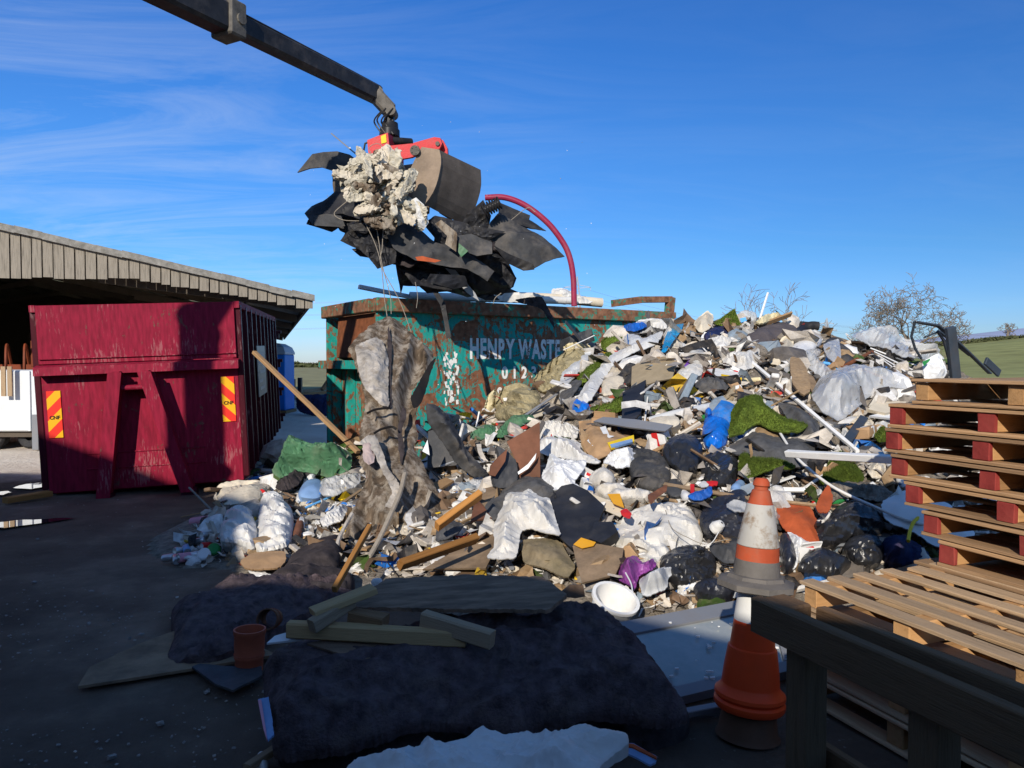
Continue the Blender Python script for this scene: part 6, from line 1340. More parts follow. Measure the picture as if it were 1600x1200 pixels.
# crate of open mesh
S('plastic_crate', 'N', [(830, 855), (950, 820), (1012, 812), (1062, 862), (1040, 960), (920, 972), (850, 910)], 'dark_grey', 'crushed dark grey plastic crate beside the cone', 'crate', fold=.04, ff=5, bulge=.08)
for k in range(3): bar('crate_bar', 'N', (905, 925 + k * 16), (1010, 945 + k * 14), 6, 'bin_bag', 'black grating bar beside the crushed crate, %s' % ('top', 'middle', 'bottom')[k], 'grating bar', (-.3, -.3), group='bars of the black grating')
bag('N', [(505, 940), (580, 880), (700, 836), (800, 850), (862, 915), (880, 960), (855, 1030), (780, 1080), (640, 1095), (560, 1050)], 'black bin bag with a shiny knot between the purple bag and the cone', b=.26, knot=(780, 905))
bag('N', [(720, 1100), (820, 1048), (930, 1058), (1000, 1115), (960, 1175), (760, 1180)], 'low black bin bag at the foot of the cone stack', 'bin_bag_blue', .18)
pb_ = S('purple_bag', 'N', [(268, 1095), (300, 975), (380, 952), (430, 1005), (480, 968), (512, 1010), (470, 1050), (400, 1060), (380, 1165), (320, 1130)], 'purple_film', 'crumpled purple bag beside the white bucket', 'plastic bag', fold=.07, ff=5, bulge=.12, lift=.16)
rod('strip', 'N', [(310, 980, -.36), (345, 1050, -.36), (350, 1110, -.36), (325, 1140, -.33)], 5, 'white_clean', 'white curved strip over the purple bag', 'strip')
S('plastic_sheet', 'N', [(388, 1100), (450, 1060), (555, 1010), (610, 1012), (618, 1040), (572, 1080), (570, 1150), (420, 1205)], 'pale_grey', 'grey beige plastic sheet folded beside the purple bag', 'plastic sheet', fold=.05, ff=2.5, bulge=.12, lift=.14)
# white bucket, mouth toward the camera
c = P(*Z('N', (245, 1150))[0], 4.55); m = MB(); m.lathe([(.10, -.26), (.135, 0), (.15, .0), (.15, .02), (.13, .02), (.095, -.25), (.0, -.25)], c, (.25, -.35, .9), 26); tag(m.build('bucket', 'white_trim', smooth=35), 'white plastic bucket rim showing behind the dark mat', 'bucket')
S('board', 'L', [(860, 842), (1000, 828), (1110, 848), (1150, 930), (1205, 1010), (1150, 1085), (1000, 1012), (880, 985)], 'carpet_tan', 'mossy tan carpet square at the foot of the heap', 'carpet', fold=.03, ff=4, bulge=.03, thick=.02, lift=.14)
S('board', 'N', [(0, 905), (55, 858), (150, 890), (312, 920), (300, 1000), (262, 1085), (60, 1135), (35, 1050)], 'plywood_brown', 'weathered brown plywood piece with a mustard corner', 'board', thick=.02, lift=.20)
S('stain', 'N', [(8, 905), (55, 862), (145, 892), (130, 915), (60, 930)], 'amber', 'mustard yellow flake on the weathered plywood', 'board', thick=.006, lift=.225)
S('speaker_box', 'N', [(108, 862), (140, 760), (250, 758), (282, 820), (182, 892)], 'slate', 'small dark box between the slate panel and the bulk bag', 'box', thick=.12, lift=.22)
S('slate_board', 'L', [(1055, 600), (1130, 520), (1200, 505), (1290, 550), (1397, 652), (1312, 872), (1192, 912), (1120, 842), (1062, 660)], 'slate', 'large dark slate coloured panel in front of the heap', 'panel', thick=.03, lift=.2)
S('red_mat', 'N', [(1245, 592), (1340, 602), (1425, 600), (1470, 640), (1500, 720), (1512, 868), (1400, 825), (1290, 765), (1252, 690)], 'orange_mat', 'terracotta rubber mat folded behind the cone', 'rubber mat', fold=.03, ff=2, bulge=.05, lift=.12)
S('red_mat', 'N', [(1480, 655), (1510, 580), (1560, 508), (1592, 600), (1562, 692), (1500, 690)], 'orange_mat', 'pointed upturned corner of a terracotta rubber mat', 'rubber mat', fold=.02, ff=2, lift=.2)
bar('perforated_trim', 'N', (1215, 460), (1432, 462), 30, 'white_trim', 'white perforated trim lying behind the cone', 'trim', (-.2, -.2), .02)
S('torn_sack', 'O', [(60, 790), (118, 778), (150, 850), (172, 950), (140, 1012), (82, 992)], 'bin_bag_blue', 'dark torn sack with white stuffing beside the cone', 'sack', prof='round', bulge=.18, fold=.05)
S('stuffing', 'O', [(108, 778), (140, 790), (190, 815), (275, 860), (185, 895), (172, 990), (140, 1022), (148, 930), (128, 850)], 'white_clean', 'white stuffing strip spilling from the torn sack', 'stuffing', fold=.05, ff=9, bulge=.05, lift=.12)
bag('O', [(270, 730), (350, 695), (400, 620), (470, 572), (560, 560), (660, 620), (728, 705), (700, 760), (600, 770), (520, 790), (420, 832), (340, 850), (285, 810)], 'large black bin bag below the dirt patch', b=.28, knot=(300, 740))
bag('O', [(455, 840), (560, 775), (680, 790), (712, 890), (690, 960), (560, 975), (480, 905)], 'crumpled black bin bag in the middle of the row behind the slatted pallet', b=.22)
bag('O', [(690, 800), (820, 785), (940, 840), (1005, 920), (900, 965), (720, 955)], 'dark navy bin bag beneath the white sheet', 'denim', .18)
bag('O', [(165, 1015), (230, 890), (330, 868), (460, 920), (525, 960), (445, 1005), (440, 1055), (300, 1035)], 'black bin bag between the torn sack and the slatted pallet', b=.2, knot=(260, 900))
S('plastic_sheet', 'O', [(676, 605), (800, 545), (962, 478), (992, 560), (1140, 640), (1142, 712), (1255, 790), (1240, 872), (1100, 892), (1000, 880), (880, 792), (706, 725)], 'white_clean', 'smooth white plastic sheet in front of the pallet stack', 'plastic sheet', fold=.02, ff=2, bulge=.08, lift=.16)
rod('strap', 'O', [(985, 602, -.36), (918, 655, -.36), (890, 710, -.36), (876, 782, -.36)], 11, 'yellow', 'bright yellow strap lying on the white sheet', 'strap', n=8)
rod('pipe', 'O', [(755, 292, -.28), (890, 515, -.2)], 22, 'pale_grey', 'blue grey plastic pipe leaning beside the pallet stack', 'pipe', hollow=.8, n=12)
bag('O', [(720, 330), (800, 300), (860, 340), (960, 450), (880, 510), (780, 500), (725, 450)], 'shiny black plastic beside the blue grey pipe', b=.1, fold=.06, ff=7)
S('cloth_rag', 'O', [(600, 390), (640, 320), (720, 340), (720, 420), (650, 440)], 'cream_cloth', 'cream rag between the turf triangle and the black plastic', 'rag', fold=.06, ff=7, bulge=.06)
S('soil_patch', 'O', [(330, 480), (400, 455), (560, 460), (700, 480), (780, 540), (690, 590), (560, 555), (430, 560), (370, 600), (390, 540)], 'heap_base', 'bare earth patch above the large black bag', 'soil', fold=.06, ff=6, bulge=.05, kind=None)
# --- middle, in front of the skip
S('rubber_sheet', 'C', [(590, 640), (640, 650), (690, 690), (742, 765), (790, 870), (905, 990), (900, 1005), (830, 1015), (740, 935), (690, 860), (640, 790), (600, 740)], 'rubber_dust', 'tall curling black rubber sheet behind the hanging cloth', 'rubber sheet', fold=.10, ff=2.4, bulge=.1, thick=.015, plane=facing(*Z('C', (720, 830))[0], 7.6, .25, .3))
S('panel', 'C', [(605, 780), (640, 770), (760, 930), (745, 950), (600, 965)], 'dark_grey', 'dark grey board leaning behind the hanging cloth', 'panel', thick=.02, plane=facing(*Z('C', (660, 880))[0], 7.9, .3, .1))
S('panel', 'C', [(590, 985), (620, 960), (750, 935), (790, 975), (700, 1010), (600, 1020)], 'pale_grey', 'pale grey sheet with a white edge under the dark board', 'panel', thick=.02, lift=.2)
S('panel', 'C', [(575, 880), (602, 822), (612, 900)], 'white_clean', 'white triangle of board beside the hanging cloth', 'panel', thick=.02, plane=facing(*Z('C', (598, 870))[0], 7.4, .3, .1))
S('plywood_sheet', 'C', [(998, 832), (1080, 785), (1162, 733), (1166, 1052), (1055, 1064), (1048, 940)], 'plywood_red', 'red brown plywood sheet standing at the middle of the heap', 'plywood', thick=.02, plane=facing(*Z('C', (1090, 930))[0], 6.9, .35, -.1))
S('plastic_sheet', 'L', [(835, 350), (900, 300), (952, 232), (945, 270), (900, 330), (840, 366)], 'white_clean', 'white curved strip across the red brown plywood', 'strip', thick=.01, plane=facing(*Z('L', (890, 310))[0], 6.78, .35, -.1))
S('laminate_stack', 'C', [(945, 850), (1000, 880), (1050, 935), (1048, 1062), (940, 1065), (925, 1000), (965, 930)], 'dark_grey', 'stack of broken dark laminate boards beside the plywood', 'boards', fold=.03, ff=3, thick=.06, plane=facing(*Z('C', (990, 980))[0], 6.75, .3, .4))
S('laminate_board', 'C', [(915, 1000), (920, 950), (960, 905), (1000, 870), (990, 930), (940, 1005)], 'plywood_red', 'red brown board end in the laminate stack', 'board', thick=.03, plane=facing(*Z('C', (950, 950))[0], 6.65, .3, .4))
S('green_sack', 'C', [(940, 835), (1000, 770), (1060, 725), (1140, 722), (1155, 740), (1080, 785), (1000, 835)], 'green_tarp', 'dark green mesh sack behind the plywood', 'sack', fold=.05, ff=5, bulge=.1, lift=.1)
S('green_sack', 'C', [(820, 850), (830, 815), (900, 780), (950, 790), (940, 840), (870, 860)], 'green_tarp', 'small green sheeting scrap beside the rubber sheet', 'sack', fold=.05, ff=6, bulge=.08)
S('packaging', 'C', [(742, 730), (790, 710), (840, 712), (815, 745), (760, 750)], 'yellow', 'yellow packaging scrap at the foot of the skip', 'packaging', fold=.03, ff=8, lift=.1)
S('packaging', 'C', [(750, 745), (790, 735), (800, 765), (770, 770)], 'pink', 'pink packaging scrap at the foot of the skip', 'packaging', fold=.03, ff=8, lift=.12)
bar('lath', 'C', (860, 682), (840, 780), 7, 'white_trim', 'thin white lath standing at the foot of the skip', 'lath', (-.3, -.1))
bar('batten', 'C', (945, 800), (1065, 712), 12, 'timber', 'pale batten slanting above the green mesh sack', 'batten', (-.2, -.2))
bar('flashing', 'C', (1000, 760), (1210, 640), 14, 'grey_trim', 'grey flashing strip among the straggling wool', 'flashing', (-.2, -.2), .012)
bar('flashing', 'C', (1090, 700), (1300, 560), 14, 'grey_trim', 'grey flashing strip running up beside the long wool roll', 'flashing', (-.2, -.2), .012)
a, b_ = Z('L', (330, 690), (600, 490)); stick('timber_block', P(*a, 5.75), P(*b_, 6.0), .05, .098, 'timber_orange', 'orange brown timber length pointing up beside the hanging cloth', 'timber', up=(0, -.8, .6))
a, b_ = Z('L', (100, 930), (575, 765)); stick('timber_block', P(*a, 5.05), P(*b_, 5.5), .05, .085, 'timber_orange', 'long orange brown timber half in shade', 'timber', up=(0, -.8, .6))
S('board', 'L', [(590, 560), (640, 500), (850, 448), (872, 470), (800, 600), (720, 735), (690, 700)], 'plywood_brown', 'brown board leaning behind the felt', 'board', thick=.02, lift=.12)
S('board', 'L', [(560, 740), (590, 580), (640, 640), (690, 715), (600, 728)], 'plywood_red', 'small red brown triangular board by the timber', 'board', thick=.02, lift=.18)
S('board', 'L', [(300, 470), (400, 430), (450, 450), (340, 520)], 'timber', 'pale broken wood slab behind the timber', 'board', thick=.03, lift=.12)
S('felt_sheet', 'L', [(640, 640), (760, 520), (830, 470), (900, 440), (1000, 448), (1060, 500), (1095, 545), (1050, 602), (960, 590), (800, 600), (720, 735)], 'felt_grey', 'grey felt sheet lying behind the white cloth', 'felt', fold=.04, ff=2.4, bulge=.06, lift=.16)
S('floorboard', 'L', [(360, 940), (500, 860), (640, 790), (720, 780), (690, 900), (640, 1000), (420, 1000), (250, 1005)], 'plywood_brown', 'brown plywood sheet lying under the two timbers', 'plywood', thick=.02, lift=.10)
S('dust_sheet', 'L', [(340, 760), (420, 710), (510, 740), (480, 790), (420, 830), (330, 850)], 'felt_grey', 'grey felt scrap between the two timbers', 'felt', fold=.04, ff=4, bulge=.04)
S('white_cloth', 'L', [(712, 800), (740, 720), (775, 640), (800, 572), (880, 575), (930, 555), (990, 612), (1055, 625), (1090, 740), (1128, 862), (1030, 842), (940, 805), (880, 825), (865, 930), (850, 992), (760, 1000), (665, 1000), (720, 910)], 'white_cloth', 'creased white cloth draped over the boards below the slate panel', 'cloth', fold=.08, ff=3.2, bulge=.12, lift=.22, stretch=(1.6, 1, .6), step=3)
S('plastic_sheet', 'L', [(958, 250), (1000, 185), (1090, 165), (1160, 185), (1250, 222), (1245, 260), (1380, 335), (1350, 352), (1200, 322), (1060, 300), (972, 272)], 'white_plastic', 'thick folds of white plastic beside the plywood', 'plastic sheet', fold=.06, ff=4, bulge=.12, lift=.12)
S('plastic_sheet', 'L', [(970, 180), (980, 90), (1060, 60), (1160, 70), (1230, 110), (1220, 180), (1100, 160), (1010, 190)], 'white_cloth', 'heap of dirty white rags above the thick plastic folds', 'rags', fold=.08, ff=6, bulge=.1)
S('plastic_sheet', 'L', [(1000, 445), (1040, 370), (1060, 295), (1110, 330), (1190, 345), (1290, 345), (1262, 420), (1205, 482), (1270, 535), (1160, 520), (1080, 538)], 'white_clean', 'torn bright white plastic sheet beside the felt', 'plastic sheet', fold=.07, ff=4, bulge=.12, lift=.16)
S('plastic_sheet', 'L', [(1370, 340), (1430, 270), (1540, 245), (1600, 300), (1560, 370), (1480, 380), (1420, 360)], 'white_clean', 'bright white plastic folded below the cardboard box', 'plastic sheet', fold=.07, ff=5, bulge=.1, lift=.12)
S('label_sheet', 'L', [(1060, 110), (1085, 85), (1105, 130), (1070, 140)], 'green_lid', 'small mint green scrap on the dirty white rags', 'scrap', fold=.02, lift=.18)
# --- the tongue of rubbish toward the red container
S('green_tarpaulin', 'K', [(738, 360), (770, 290), (840, 165), (900, 148), (1000, 188), (1180, 198), (1240, 240), (1240, 340), (1130, 392), (1000, 372), (900, 352), (800, 402)], 'green_tarp', 'large crumpled green tarpaulin beside the red container', 'tarpaulin', bulge=.30, fold=.12, ff=3, step=2.6, plane=(P(490, 745, 8.7), Vector((0, -.72, .69)).normalized()))
S('sack', 'K', [(385, 490), (430, 430), (620, 418), (752, 440), (700, 505), (620, 582), (560, 572), (430, 582)], 'cream_cloth', 'beige sack lying in front of the red container', 'sack', prof='round', bulge=.2, fold=.05, ff=3.5)
S('white_sack', 'K', [(660, 600), (700, 510), (780, 505), (832, 580), (872, 622), (882, 700), (862, 850), (760, 882), (640, 892), (615, 800), (660, 740)], 'white_plastic', 'sunlit white sack at the near tip of the litter', 'plastic sack', prof='round', bulge=.28, fold=.13, ff=4, fine=.5, step=2.4)
S('white_sack', 'K', [(420, 850), (440, 700), (500, 610), (560, 600), (640, 680), (662, 800), (640, 900), (520, 845)], 'white_plastic', 'shaded white sack beside the drinks cans', 'plastic sack', prof='round', bulge=.26, fold=.13, ff=4, fine=.5, lift=.14, step=2.4)
rod('plastic_roll', 'K', [(240, 662), (370, 645), (500, 632)], 27, 'pink', 'pale pink plastic roll pointing out of the litter', 'plastic roll', -.08, .7)
bar('lath', 'K', (170, 632), (400, 582), 8, 'timber', 'thin pale lath on the ground before the beige sack', 'lath', (-.03, -.05))
S('crushed_jar', 'K', [(900, 522), (950, 432), (1040, 420), (1075, 482), (1040, 552), (930, 545)], 'blue_jar', 'pale blue plastic ball among clear plastic', 'plastic ball', prof='round', bulge=.16)
S('plastic_sheet', 'K', [(1040, 520), (1060, 450), (1150, 430), (1300, 400), (1300, 470), (1180, 540), (1080, 560)], 'polythene', 'clear bluish plastic behind the hanging cloth foot', 'plastic sheet', fold=.07, ff=5, bulge=.1)
bar('brush', 'K', (930, 582), (1122, 498), 16, 'light_blue', 'long light blue brush handle in the litter', 'brush', (-.12, -.12))
bar('batten', 'K', (960, 470), (1310, 388), 20, 'timber_old', 'grey batten under the green tarpaulin', 'batten', (-.1, -.14))
bar('batten', 'K', (1080, 610), (1300, 460), 20, 'timber_old', 'grey batten leading to the hanging cloth foot', 'batten', (-.1, -.14))
S('black_rags', 'K', [(770, 480), (850, 420), (900, 370), (960, 400), (920, 470), (820, 510)], 'cloth_dark', 'black rags under the green tarpaulin', 'rags', fold=.07, ff=6, bulge=.1)
S('bottle', 'K', [(868, 785), (900, 680), (932, 655), (945, 700), (930, 760), (900, 805)], 'plywood_red', 'red drinks bottle wedged beside the sunlit sack', 'bottle', prof='round', bulge=.06)
S('plastic_sheet', 'K', [(1038, 700), (1120, 640), (1192, 598), (1222, 640), (1190, 705), (1080, 755)], 'white_plastic', 'crumpled white sheet near the foot of the hanging cloth', 'plastic sheet', fold=.07, ff=6, bulge=.06)
S('cardboard', 'K', [(548, 970), (640, 908), (832, 898), (842, 960), (800, 1012), (600, 1020)], 'kraft', 'flattened brown cardboard under the white paper', 'cardboard', fold=.02, ff=3, thick=.02)
S('paper', 'K', [(568, 922), (640, 935), (722, 960), (702, 1010), (752, 1022), (740, 1046), (622, 1042)], 'white_clean', 'crumpled white paper sheet on the brown cardboard', 'paper', fold=.03, ff=6, thick=.004, lift=.06)
S('carpet', 'K', [(790, 1010), (880, 880), (1000, 815), (1085, 780), (1160, 760), (1180, 900), (1140, 1005), (980, 1040), (850, 1040)], 'cloth_dark', 'dark carpet lump at the foot of the hanging cloth', 'carpet', prof='round', bulge=.2, fold=.05, ff=3)
a, b_ = Z('K', (1130, 1085), (1352, 690)); stick('stake', P(*a, 4.95), P(*b_, 5.6), .035, .045, 'timber_orange', 'brown wooden stake leaning on the hanging cloth', 'stake')
a, b_ = Z('C', (-265, 385), (255, 885)); stick('pole', P(*a, 10.2), P(*b_, 9.0), .065, .045, 'timber', 'long pale wooden pole leaning on the red container', 'pole')
rod('pipe', 'C', [(1180, 690), (1330, 708)], 6, 'grey_trim', 'thin grey rod lying above the white rags', 'rod', -.2)
# cans and jars at the tip
CANS = [('can', 'can_metal', (95, 905), .033, .11, 'dented silver drinks can lying nearest the yard'), ('can', 'can_metal', (140, 915), .033, .11, 'silver drinks can second from the tip of the litter'), ('can', 'pink', (190, 908), .04, .12, 'pinkish carton among the drinks cans'),
        ('can', 'can_metal', (240, 890), .033, .11, 'silver can beside the pinkish carton'), ('can', 'blue_jar', (205, 852), .033, .11, 'pale blue can behind the silver cans'), ('can', 'can_metal', (165, 860), .033, .11, 'silver can behind the pinkish carton'),
        ('jar', 'white_clean', (316, 898), .055, .05, 'round white lidded jar beside the cans'), ('jar', 'green_lid', (378, 868), .055, .07, 'green topped tub beside the white jar'), ('can', 'red_plastic', (330, 830), .033, .11, 'dull red can behind the white jar'), ('can', 'can_metal', (280, 800), .033, .11, 'silver can at the back of the can pile'), ('can', 'red_plastic', (385, 700), .033, .11, 'red can by the pink roll'), ('can', 'can_metal', (330, 760), .033, .11, 'silver can near the pink roll')]
for i, (nm, mt, q, r_, h_, lab) in enumerate(CANS):
    c = pt(*Z('K', q)[0], -.02) + Vector((0, 0, r_ * .8)); a = i * 2.1
    root = thing(nm, lab, nm, c - Vector((0, 0, r_)), 'drinks cans and jars at the tip of the litter')
    ax = Vector((math.cos(a), math.sin(a), .15)).normalized() if nm == 'can' else Vector((.1, -.75, .5)).normalized()
    m = MB(); m.lathe([(r_ * .8, -h_ / 2), (r_, -h_ / 2 + .01), (r_ * (.86 if i % 2 else 1), 0), (r_, h_ / 2 - .012), (r_ * .8, h_ / 2)], c, ax, 14); m.build('body', mt, root, smooth=40)
    m = MB(); m.lathe([(r_ * .8, h_ / 2 - .002), (.001, h_ / 2 - .004)], c, ax, 14); m.build('lid', 'can_metal' if nm == 'can' else mt, root); m = MB(); m.lathe([(r_ * .8, -h_ / 2 + .002), (.001, -h_ / 2 + .004)], c, ax, 14); m.build('base', 'can_metal' if nm == 'can' else mt, root)
# rubbish showing over the rim of the skip
rod2 = lambda pts, r_, mat, lab: pipe('pipe', [P(*p) for p in pts], r_, mat, lab, 'pipe', n=10, hollow=.7)
rod2([(640, 462, 12.8), (760, 466, 13.2), (900, 470, 13.8)], .07, 'white_plastic', 'long dirty white pipe lying over the rim of the skip')
rod2([(780, 463, 13.6), (860, 466, 13.9), (940, 473, 14.2)], .09, 'cream_board', 'cream tube lying in the top of the skip')
stick('trim', P(561, 448, 12.4), P(652, 466, 13.0), .09, .07, 'white_trim', 'white trim with a dark edge sticking up from the skip end', 'trim')
sheet('plastic_sheet', [(862, 452), (880, 450), (905, 462), (930, 474), (880, 476), (860, 466)], 'white_plastic', 'white sheet bulging from the skip beside the maroon hose', 'plastic sheet', fold=.06, ff=4, bulge=.1, plane=facing(890, 465, 14.0, .6))
sheet('plastic_sheet', [(700, 458), (760, 456), (850, 462), (850, 474), (700, 472)], 'white_cloth', 'dirty white sheeting lying along the skip rim', 'plastic sheet', fold=.08, ff=4, bulge=.1, plane=facing(770, 465, 13.3, .7))
sheet('green_net', Z('B', (1195, 1018), (1260, 1008), (1330, 1000), (1350, 1030), (1390, 1110), (1400, 1170), (1375, 1130), (1330, 1060), (1220, 1035)), 'cloth_dark', 'dark net hooked over the rim of the skip', 'net', fold=.03, ff=6, plane=facing(845, 470, 12.6, .1))
# ------------------------------------------------------------------ near things in the shade
def flat(pts, z): return plane3(G(*pts[0], z), G(*pts[1], z), G(*pts[2], z))
gp = (Vector((0, 0, .02)), Vector((0, 0, 1)))
sheet('plywood_sheet', [(122, 1078), (140, 1048), (215, 1012), (290, 984), (365, 996), (432, 1028), (300, 1050), (200, 1066)], 'plywood_brown', 'dirty brown plywood sheet lying flat on the yard', 'plywood', plane=gp, thick=.015, lift=.02)
sheet('slate_sheet', Z('Q', (800, 685), (850, 668), (1100, 690), (1235, 682), (1240, 742), (1150, 790), (1058, 838), (950, 800)), 'dark_grey', 'dark grey sheet under the upright terracotta pipe collar', 'sheet', plane=gp, thick=.012, lift=.035, fold=.01, ff=3)
sheet('dark_carpet', [(255, 1042), (276, 1000), (264, 975), (290, 944), (325, 934), (352, 918), (395, 909), (540, 914), (562, 938), (520, 952), (440, 985), (412, 1008), (372, 1028), (330, 1042)], 'carpet_navy', 'dark rumpled carpet heaped on the yard behind the pipe collars', 'carpet', plane=gp, prof='round', bulge=.17, fold=.09, ff=3.2, lift=.03)
sheet('dark_carpet', [(410, 920), (450, 903), (520, 905), (560, 918), (540, 940), (470, 940)], 'cloth_dark', 'small dark carpet fold behind the pipe collars', 'carpet', plane=gp, prof='round', bulge=.16, fold=.05, ff=4, lift=.06)
def collar(name, c, ax, r, h, mat, lab):
    rt = thing(name, lab, 'pipe collar', c); m = MB()
    m.lathe([(r * .86, 0), (r * .9, 0), (r * .9, h * .28), (r * .98, h * .33), (r * .98, h * .38), (r * .93, h * .42), (r * .98, h * .6), (r * .98, h * .86), (r * 1.04, h * .90), (r * 1.04, h), (r * .93, h), (r * .9, h * .86), (r * .9, h * .45), (r * .82, h * .42), (r * .82, 0)], c, ax, 32); m.build('body', mat, rt, smooth=35)
    m = MB(); m.lathe([(r * .985, h * .395), (r * 1.0, h * .41), (r * .985, h * .425), (r * .95, h * .41)], c, ax, 32); m.build('seal', 'terracotta', rt, smooth=35)
collar('pipe_collar', G(389, 1047, .02), (.02, .03, 1), .082, .225, 'terracotta', 'upright terracotta drain pipe collar standing by the dark mat')
collar('pipe_collar', G(415, 985, .10) + Vector((0, .16, .02)), (.0, -.9, .25), .062, .14, 'terracotta_old', 'brown drain pipe collar lying on its side on the dark carpet')
# the big folded mat
mat_pl = plane3(G(425, 1150, .20), G(1070, 1095, .27), G(900, 938, .50))
mt = sheet('floor_mat', [(426, 1164), (414, 1100), (408, 1050), (412, 1012), (440, 990), (520, 975), (650, 960), (790, 950), (880, 937), (925, 934), (962, 946), (1000, 985), (1040, 1040), (1074, 1083), (1077, 1102), (1040, 1112), (980, 1104), (915, 1096), (868, 1110), (828, 1120), (822, 1138), (760, 1128), (680, 1113), (620, 1124), (540, 1152)],
           'carpet_navy', 'huge thick navy felt mat folded on the yard under the broken boards', 'mat', plane=mat_pl, thick=.05, fold=.075, ff=2.8, bulge=.04, step=3.2, jag=1.5, fdir=10, fine=1.4, roll=.085)
sheet('floor_mat', [(432, 1168), (520, 1158), (620, 1132), (700, 1122), (820, 1142), (930, 1108), (1070, 1112), (1082, 1140), (1040, 1165), (900, 1172), (700, 1180), (520, 1190), (440, 1192)], 'cloth_dark', 'dark lower fold of matting beneath the navy mat', 'mat', plane=gp, prof='round', bulge=.10, fold=.05, ff=3, lift=.02)
sheet('edge_tape', Z('Q', (1214, 855), (1278, 838), (1300, 960), (1312, 1075), (1275, 1112), (1245, 1020)), 'blue_jar', 'pale blue and pink tape at the near corner of the mat', 'tape', plane=(mat_pl[0] + Vector((0, 0, .03)), mat_pl[1]), thick=.01, fold=.015, ff=5)
sheet('edge_tape', Z('Q', (1212, 856), (1232, 850), (1262, 1040), (1270, 1110), (1245, 1030)), 'pink', 'thin pink tape edge at the near corner of the mat', 'tape', plane=(mat_pl[0] + Vector((0, 0, .042)), mat_pl[1]), thick=.008)
def mp(f, q, up=.0): # a point standing above the mat
    x, y = Z(f, q)[0]; return on_plane((mat_pl[0] + mat_pl[1] * up, mat_pl[1]), x, y)
def blk(f, a, b, w, h, up, mat, lab, name='timber'): return stick(name, mp(f, a, up), mp(f, b, up), w, h, mat, lab, 'timber')
sheet('plywood_piece', Z('Rr', (300, 470), (420, 440), (700, 430), (905, 455), (760, 530), (645, 572), (480, 525)), 'plywood_dark', 'dark plywood triangle lying on the mat under the timbers', 'plywood', plane=(mat_pl[0] + mat_pl[1] * .09, mat_pl[1]), thick=.012)
sheet('white_strip', Z('Rr', (62, 468), (110, 425), (190, 402), (345, 428), (230, 448)), 'white_clean', 'white board corner under the end of the greenish timber', 'board', plane=(mat_pl[0] + mat_pl[1] * .085, mat_pl[1]), thick=.01)
blk('Rr', (190, 385), (1230, 440), .06, .07, .13, 'timber_green', 'long greenish sawn timber lying across the mat')
blk('Rr', (325, 370), (560, 220), .055, .06, .20, 'timber_old', 'short grey timber propped on the end of the greenish timber')
blk('Rr', (980, 325), (1385, 450), .06, .075, .17, 'timber_old', 'grey split timber with a worn end under the dark plywood')
blk('Rr', (330, 290), (690, 150), .09, .03, .22, 'timber_green', 'mossy flat board running up to the dark plywood')
blk('Rr', (560, 300), (760, 340), .08, .05, .15, 'timber_black', 'black charred timber under the dark plywood')
sheet('wood_wedge', Z('Rr', (1245, 362), (1310, 284), (1346, 290), (1335, 392)), 'timber_old', 'small grey wooden wedge under the edge of the dark plywood', 'timber', plane=facing(*Z('Rr', (1300, 335))[0], 3.55, .2), thick=.05)
sheet('plywood_sheet', [(537, 949), (603, 905), (735, 899), (848, 902), (886, 930), (857, 953), (700, 952)], 'plywood_dark', 'weathered black plywood sheet lying on top of the timbers', 'plywood', plane=plane3(G(560, 945, .55), G(850, 952, .58), G(720, 900, .63)), thick=.02, fold=.010, ff=3, jag=.9)
sheet('board_end', Z('S', (455, 192), (535, 128), (606, 130), (616, 196), (560, 206)), 'plywood_dark', 'dark board end jutting beyond the black plywood', 'board', plane=plane3(G(880, 935, .52), G(910, 932, .52), G(890, 915, .58)), thick=.02)
sheet('paper_scrap', Z('Rr', (672, 110), (690, 90), (735, 88), (740, 110), (700, 140), (678, 130)), 'white_plastic', 'small white crumpled paper behind the black plywood', 'paper', plane=plane3(G(580, 915, .35), G(600, 915, .35), G(590, 905, .38)), prof='round', bulge=.04, fold=.02, ff=12)
# white sack at the very front
fs_ = sheet('feed_sack', [(520, 1215), (600, 1184), (650, 1179), (666, 1160), (676, 1164), (732, 1155), (757, 1137), (761, 1148), (868, 1155), (900, 1143), (946, 1143), (978, 1152), (985, 1165), (945, 1185), (930, 1235), (740, 1260), (520, 1250)], 'white_plastic', 'white woven sack with a stitched mouth lying nearest the camera', 'sack', plane=(Vector((0, 0, .05)), Vector((0, -.12, 1)).normalized()), prof='round', bulge=.045, fold=.07, ff=6, fine=.6, step=2.4, fdir=6, jag=.5)
sheet('strap', Z('S', (715, 1085), (800, 1050), (900, 1060), (1038, 1135), (1030, 1165), (1000, 1182), (880, 1125), (780, 1098)), 'blue_jar', None, None, plane=(Vector((0, 0, .13)), Vector((0, 0, 1))), thick=.008, fold=.01, ff=5, parent=fs_)
sheet('strap_edge', Z('S', (730, 1080), (800, 1048), (900, 1058), (1036, 1132), (1036, 1145), (890, 1075), (800, 1062)), 'orange_mat', None, None, plane=(Vector((0, 0, .14)), Vector((0, 0, 1))), thick=.006, parent=fs_)
pipe('stitching', [on_plane((Vector((0, 0, .15)), Vector((0, 0, 1))), *q) for q in Z('Rr', (1005, 1050), (1040, 1100), (1085, 1180), (1110, 1240))], .006, 'ink', None, None, parent=fs_)
stick('plank', G(385, 1200, .05), G(432, 1170, .05), .04, .03, 'timber_old', 'short grey lath at the near corner of the matting', 'plank')
sheet('plastic_bag', [(398, 1192), (404, 1180), (416, 1180), (420, 1200), (410, 1215)], 'white_plastic', 'small white plastic bag end at the bottom edge of the yard', 'plastic bag', plane=gp, prof='round', bulge=.06, fold=.03, ff=8)
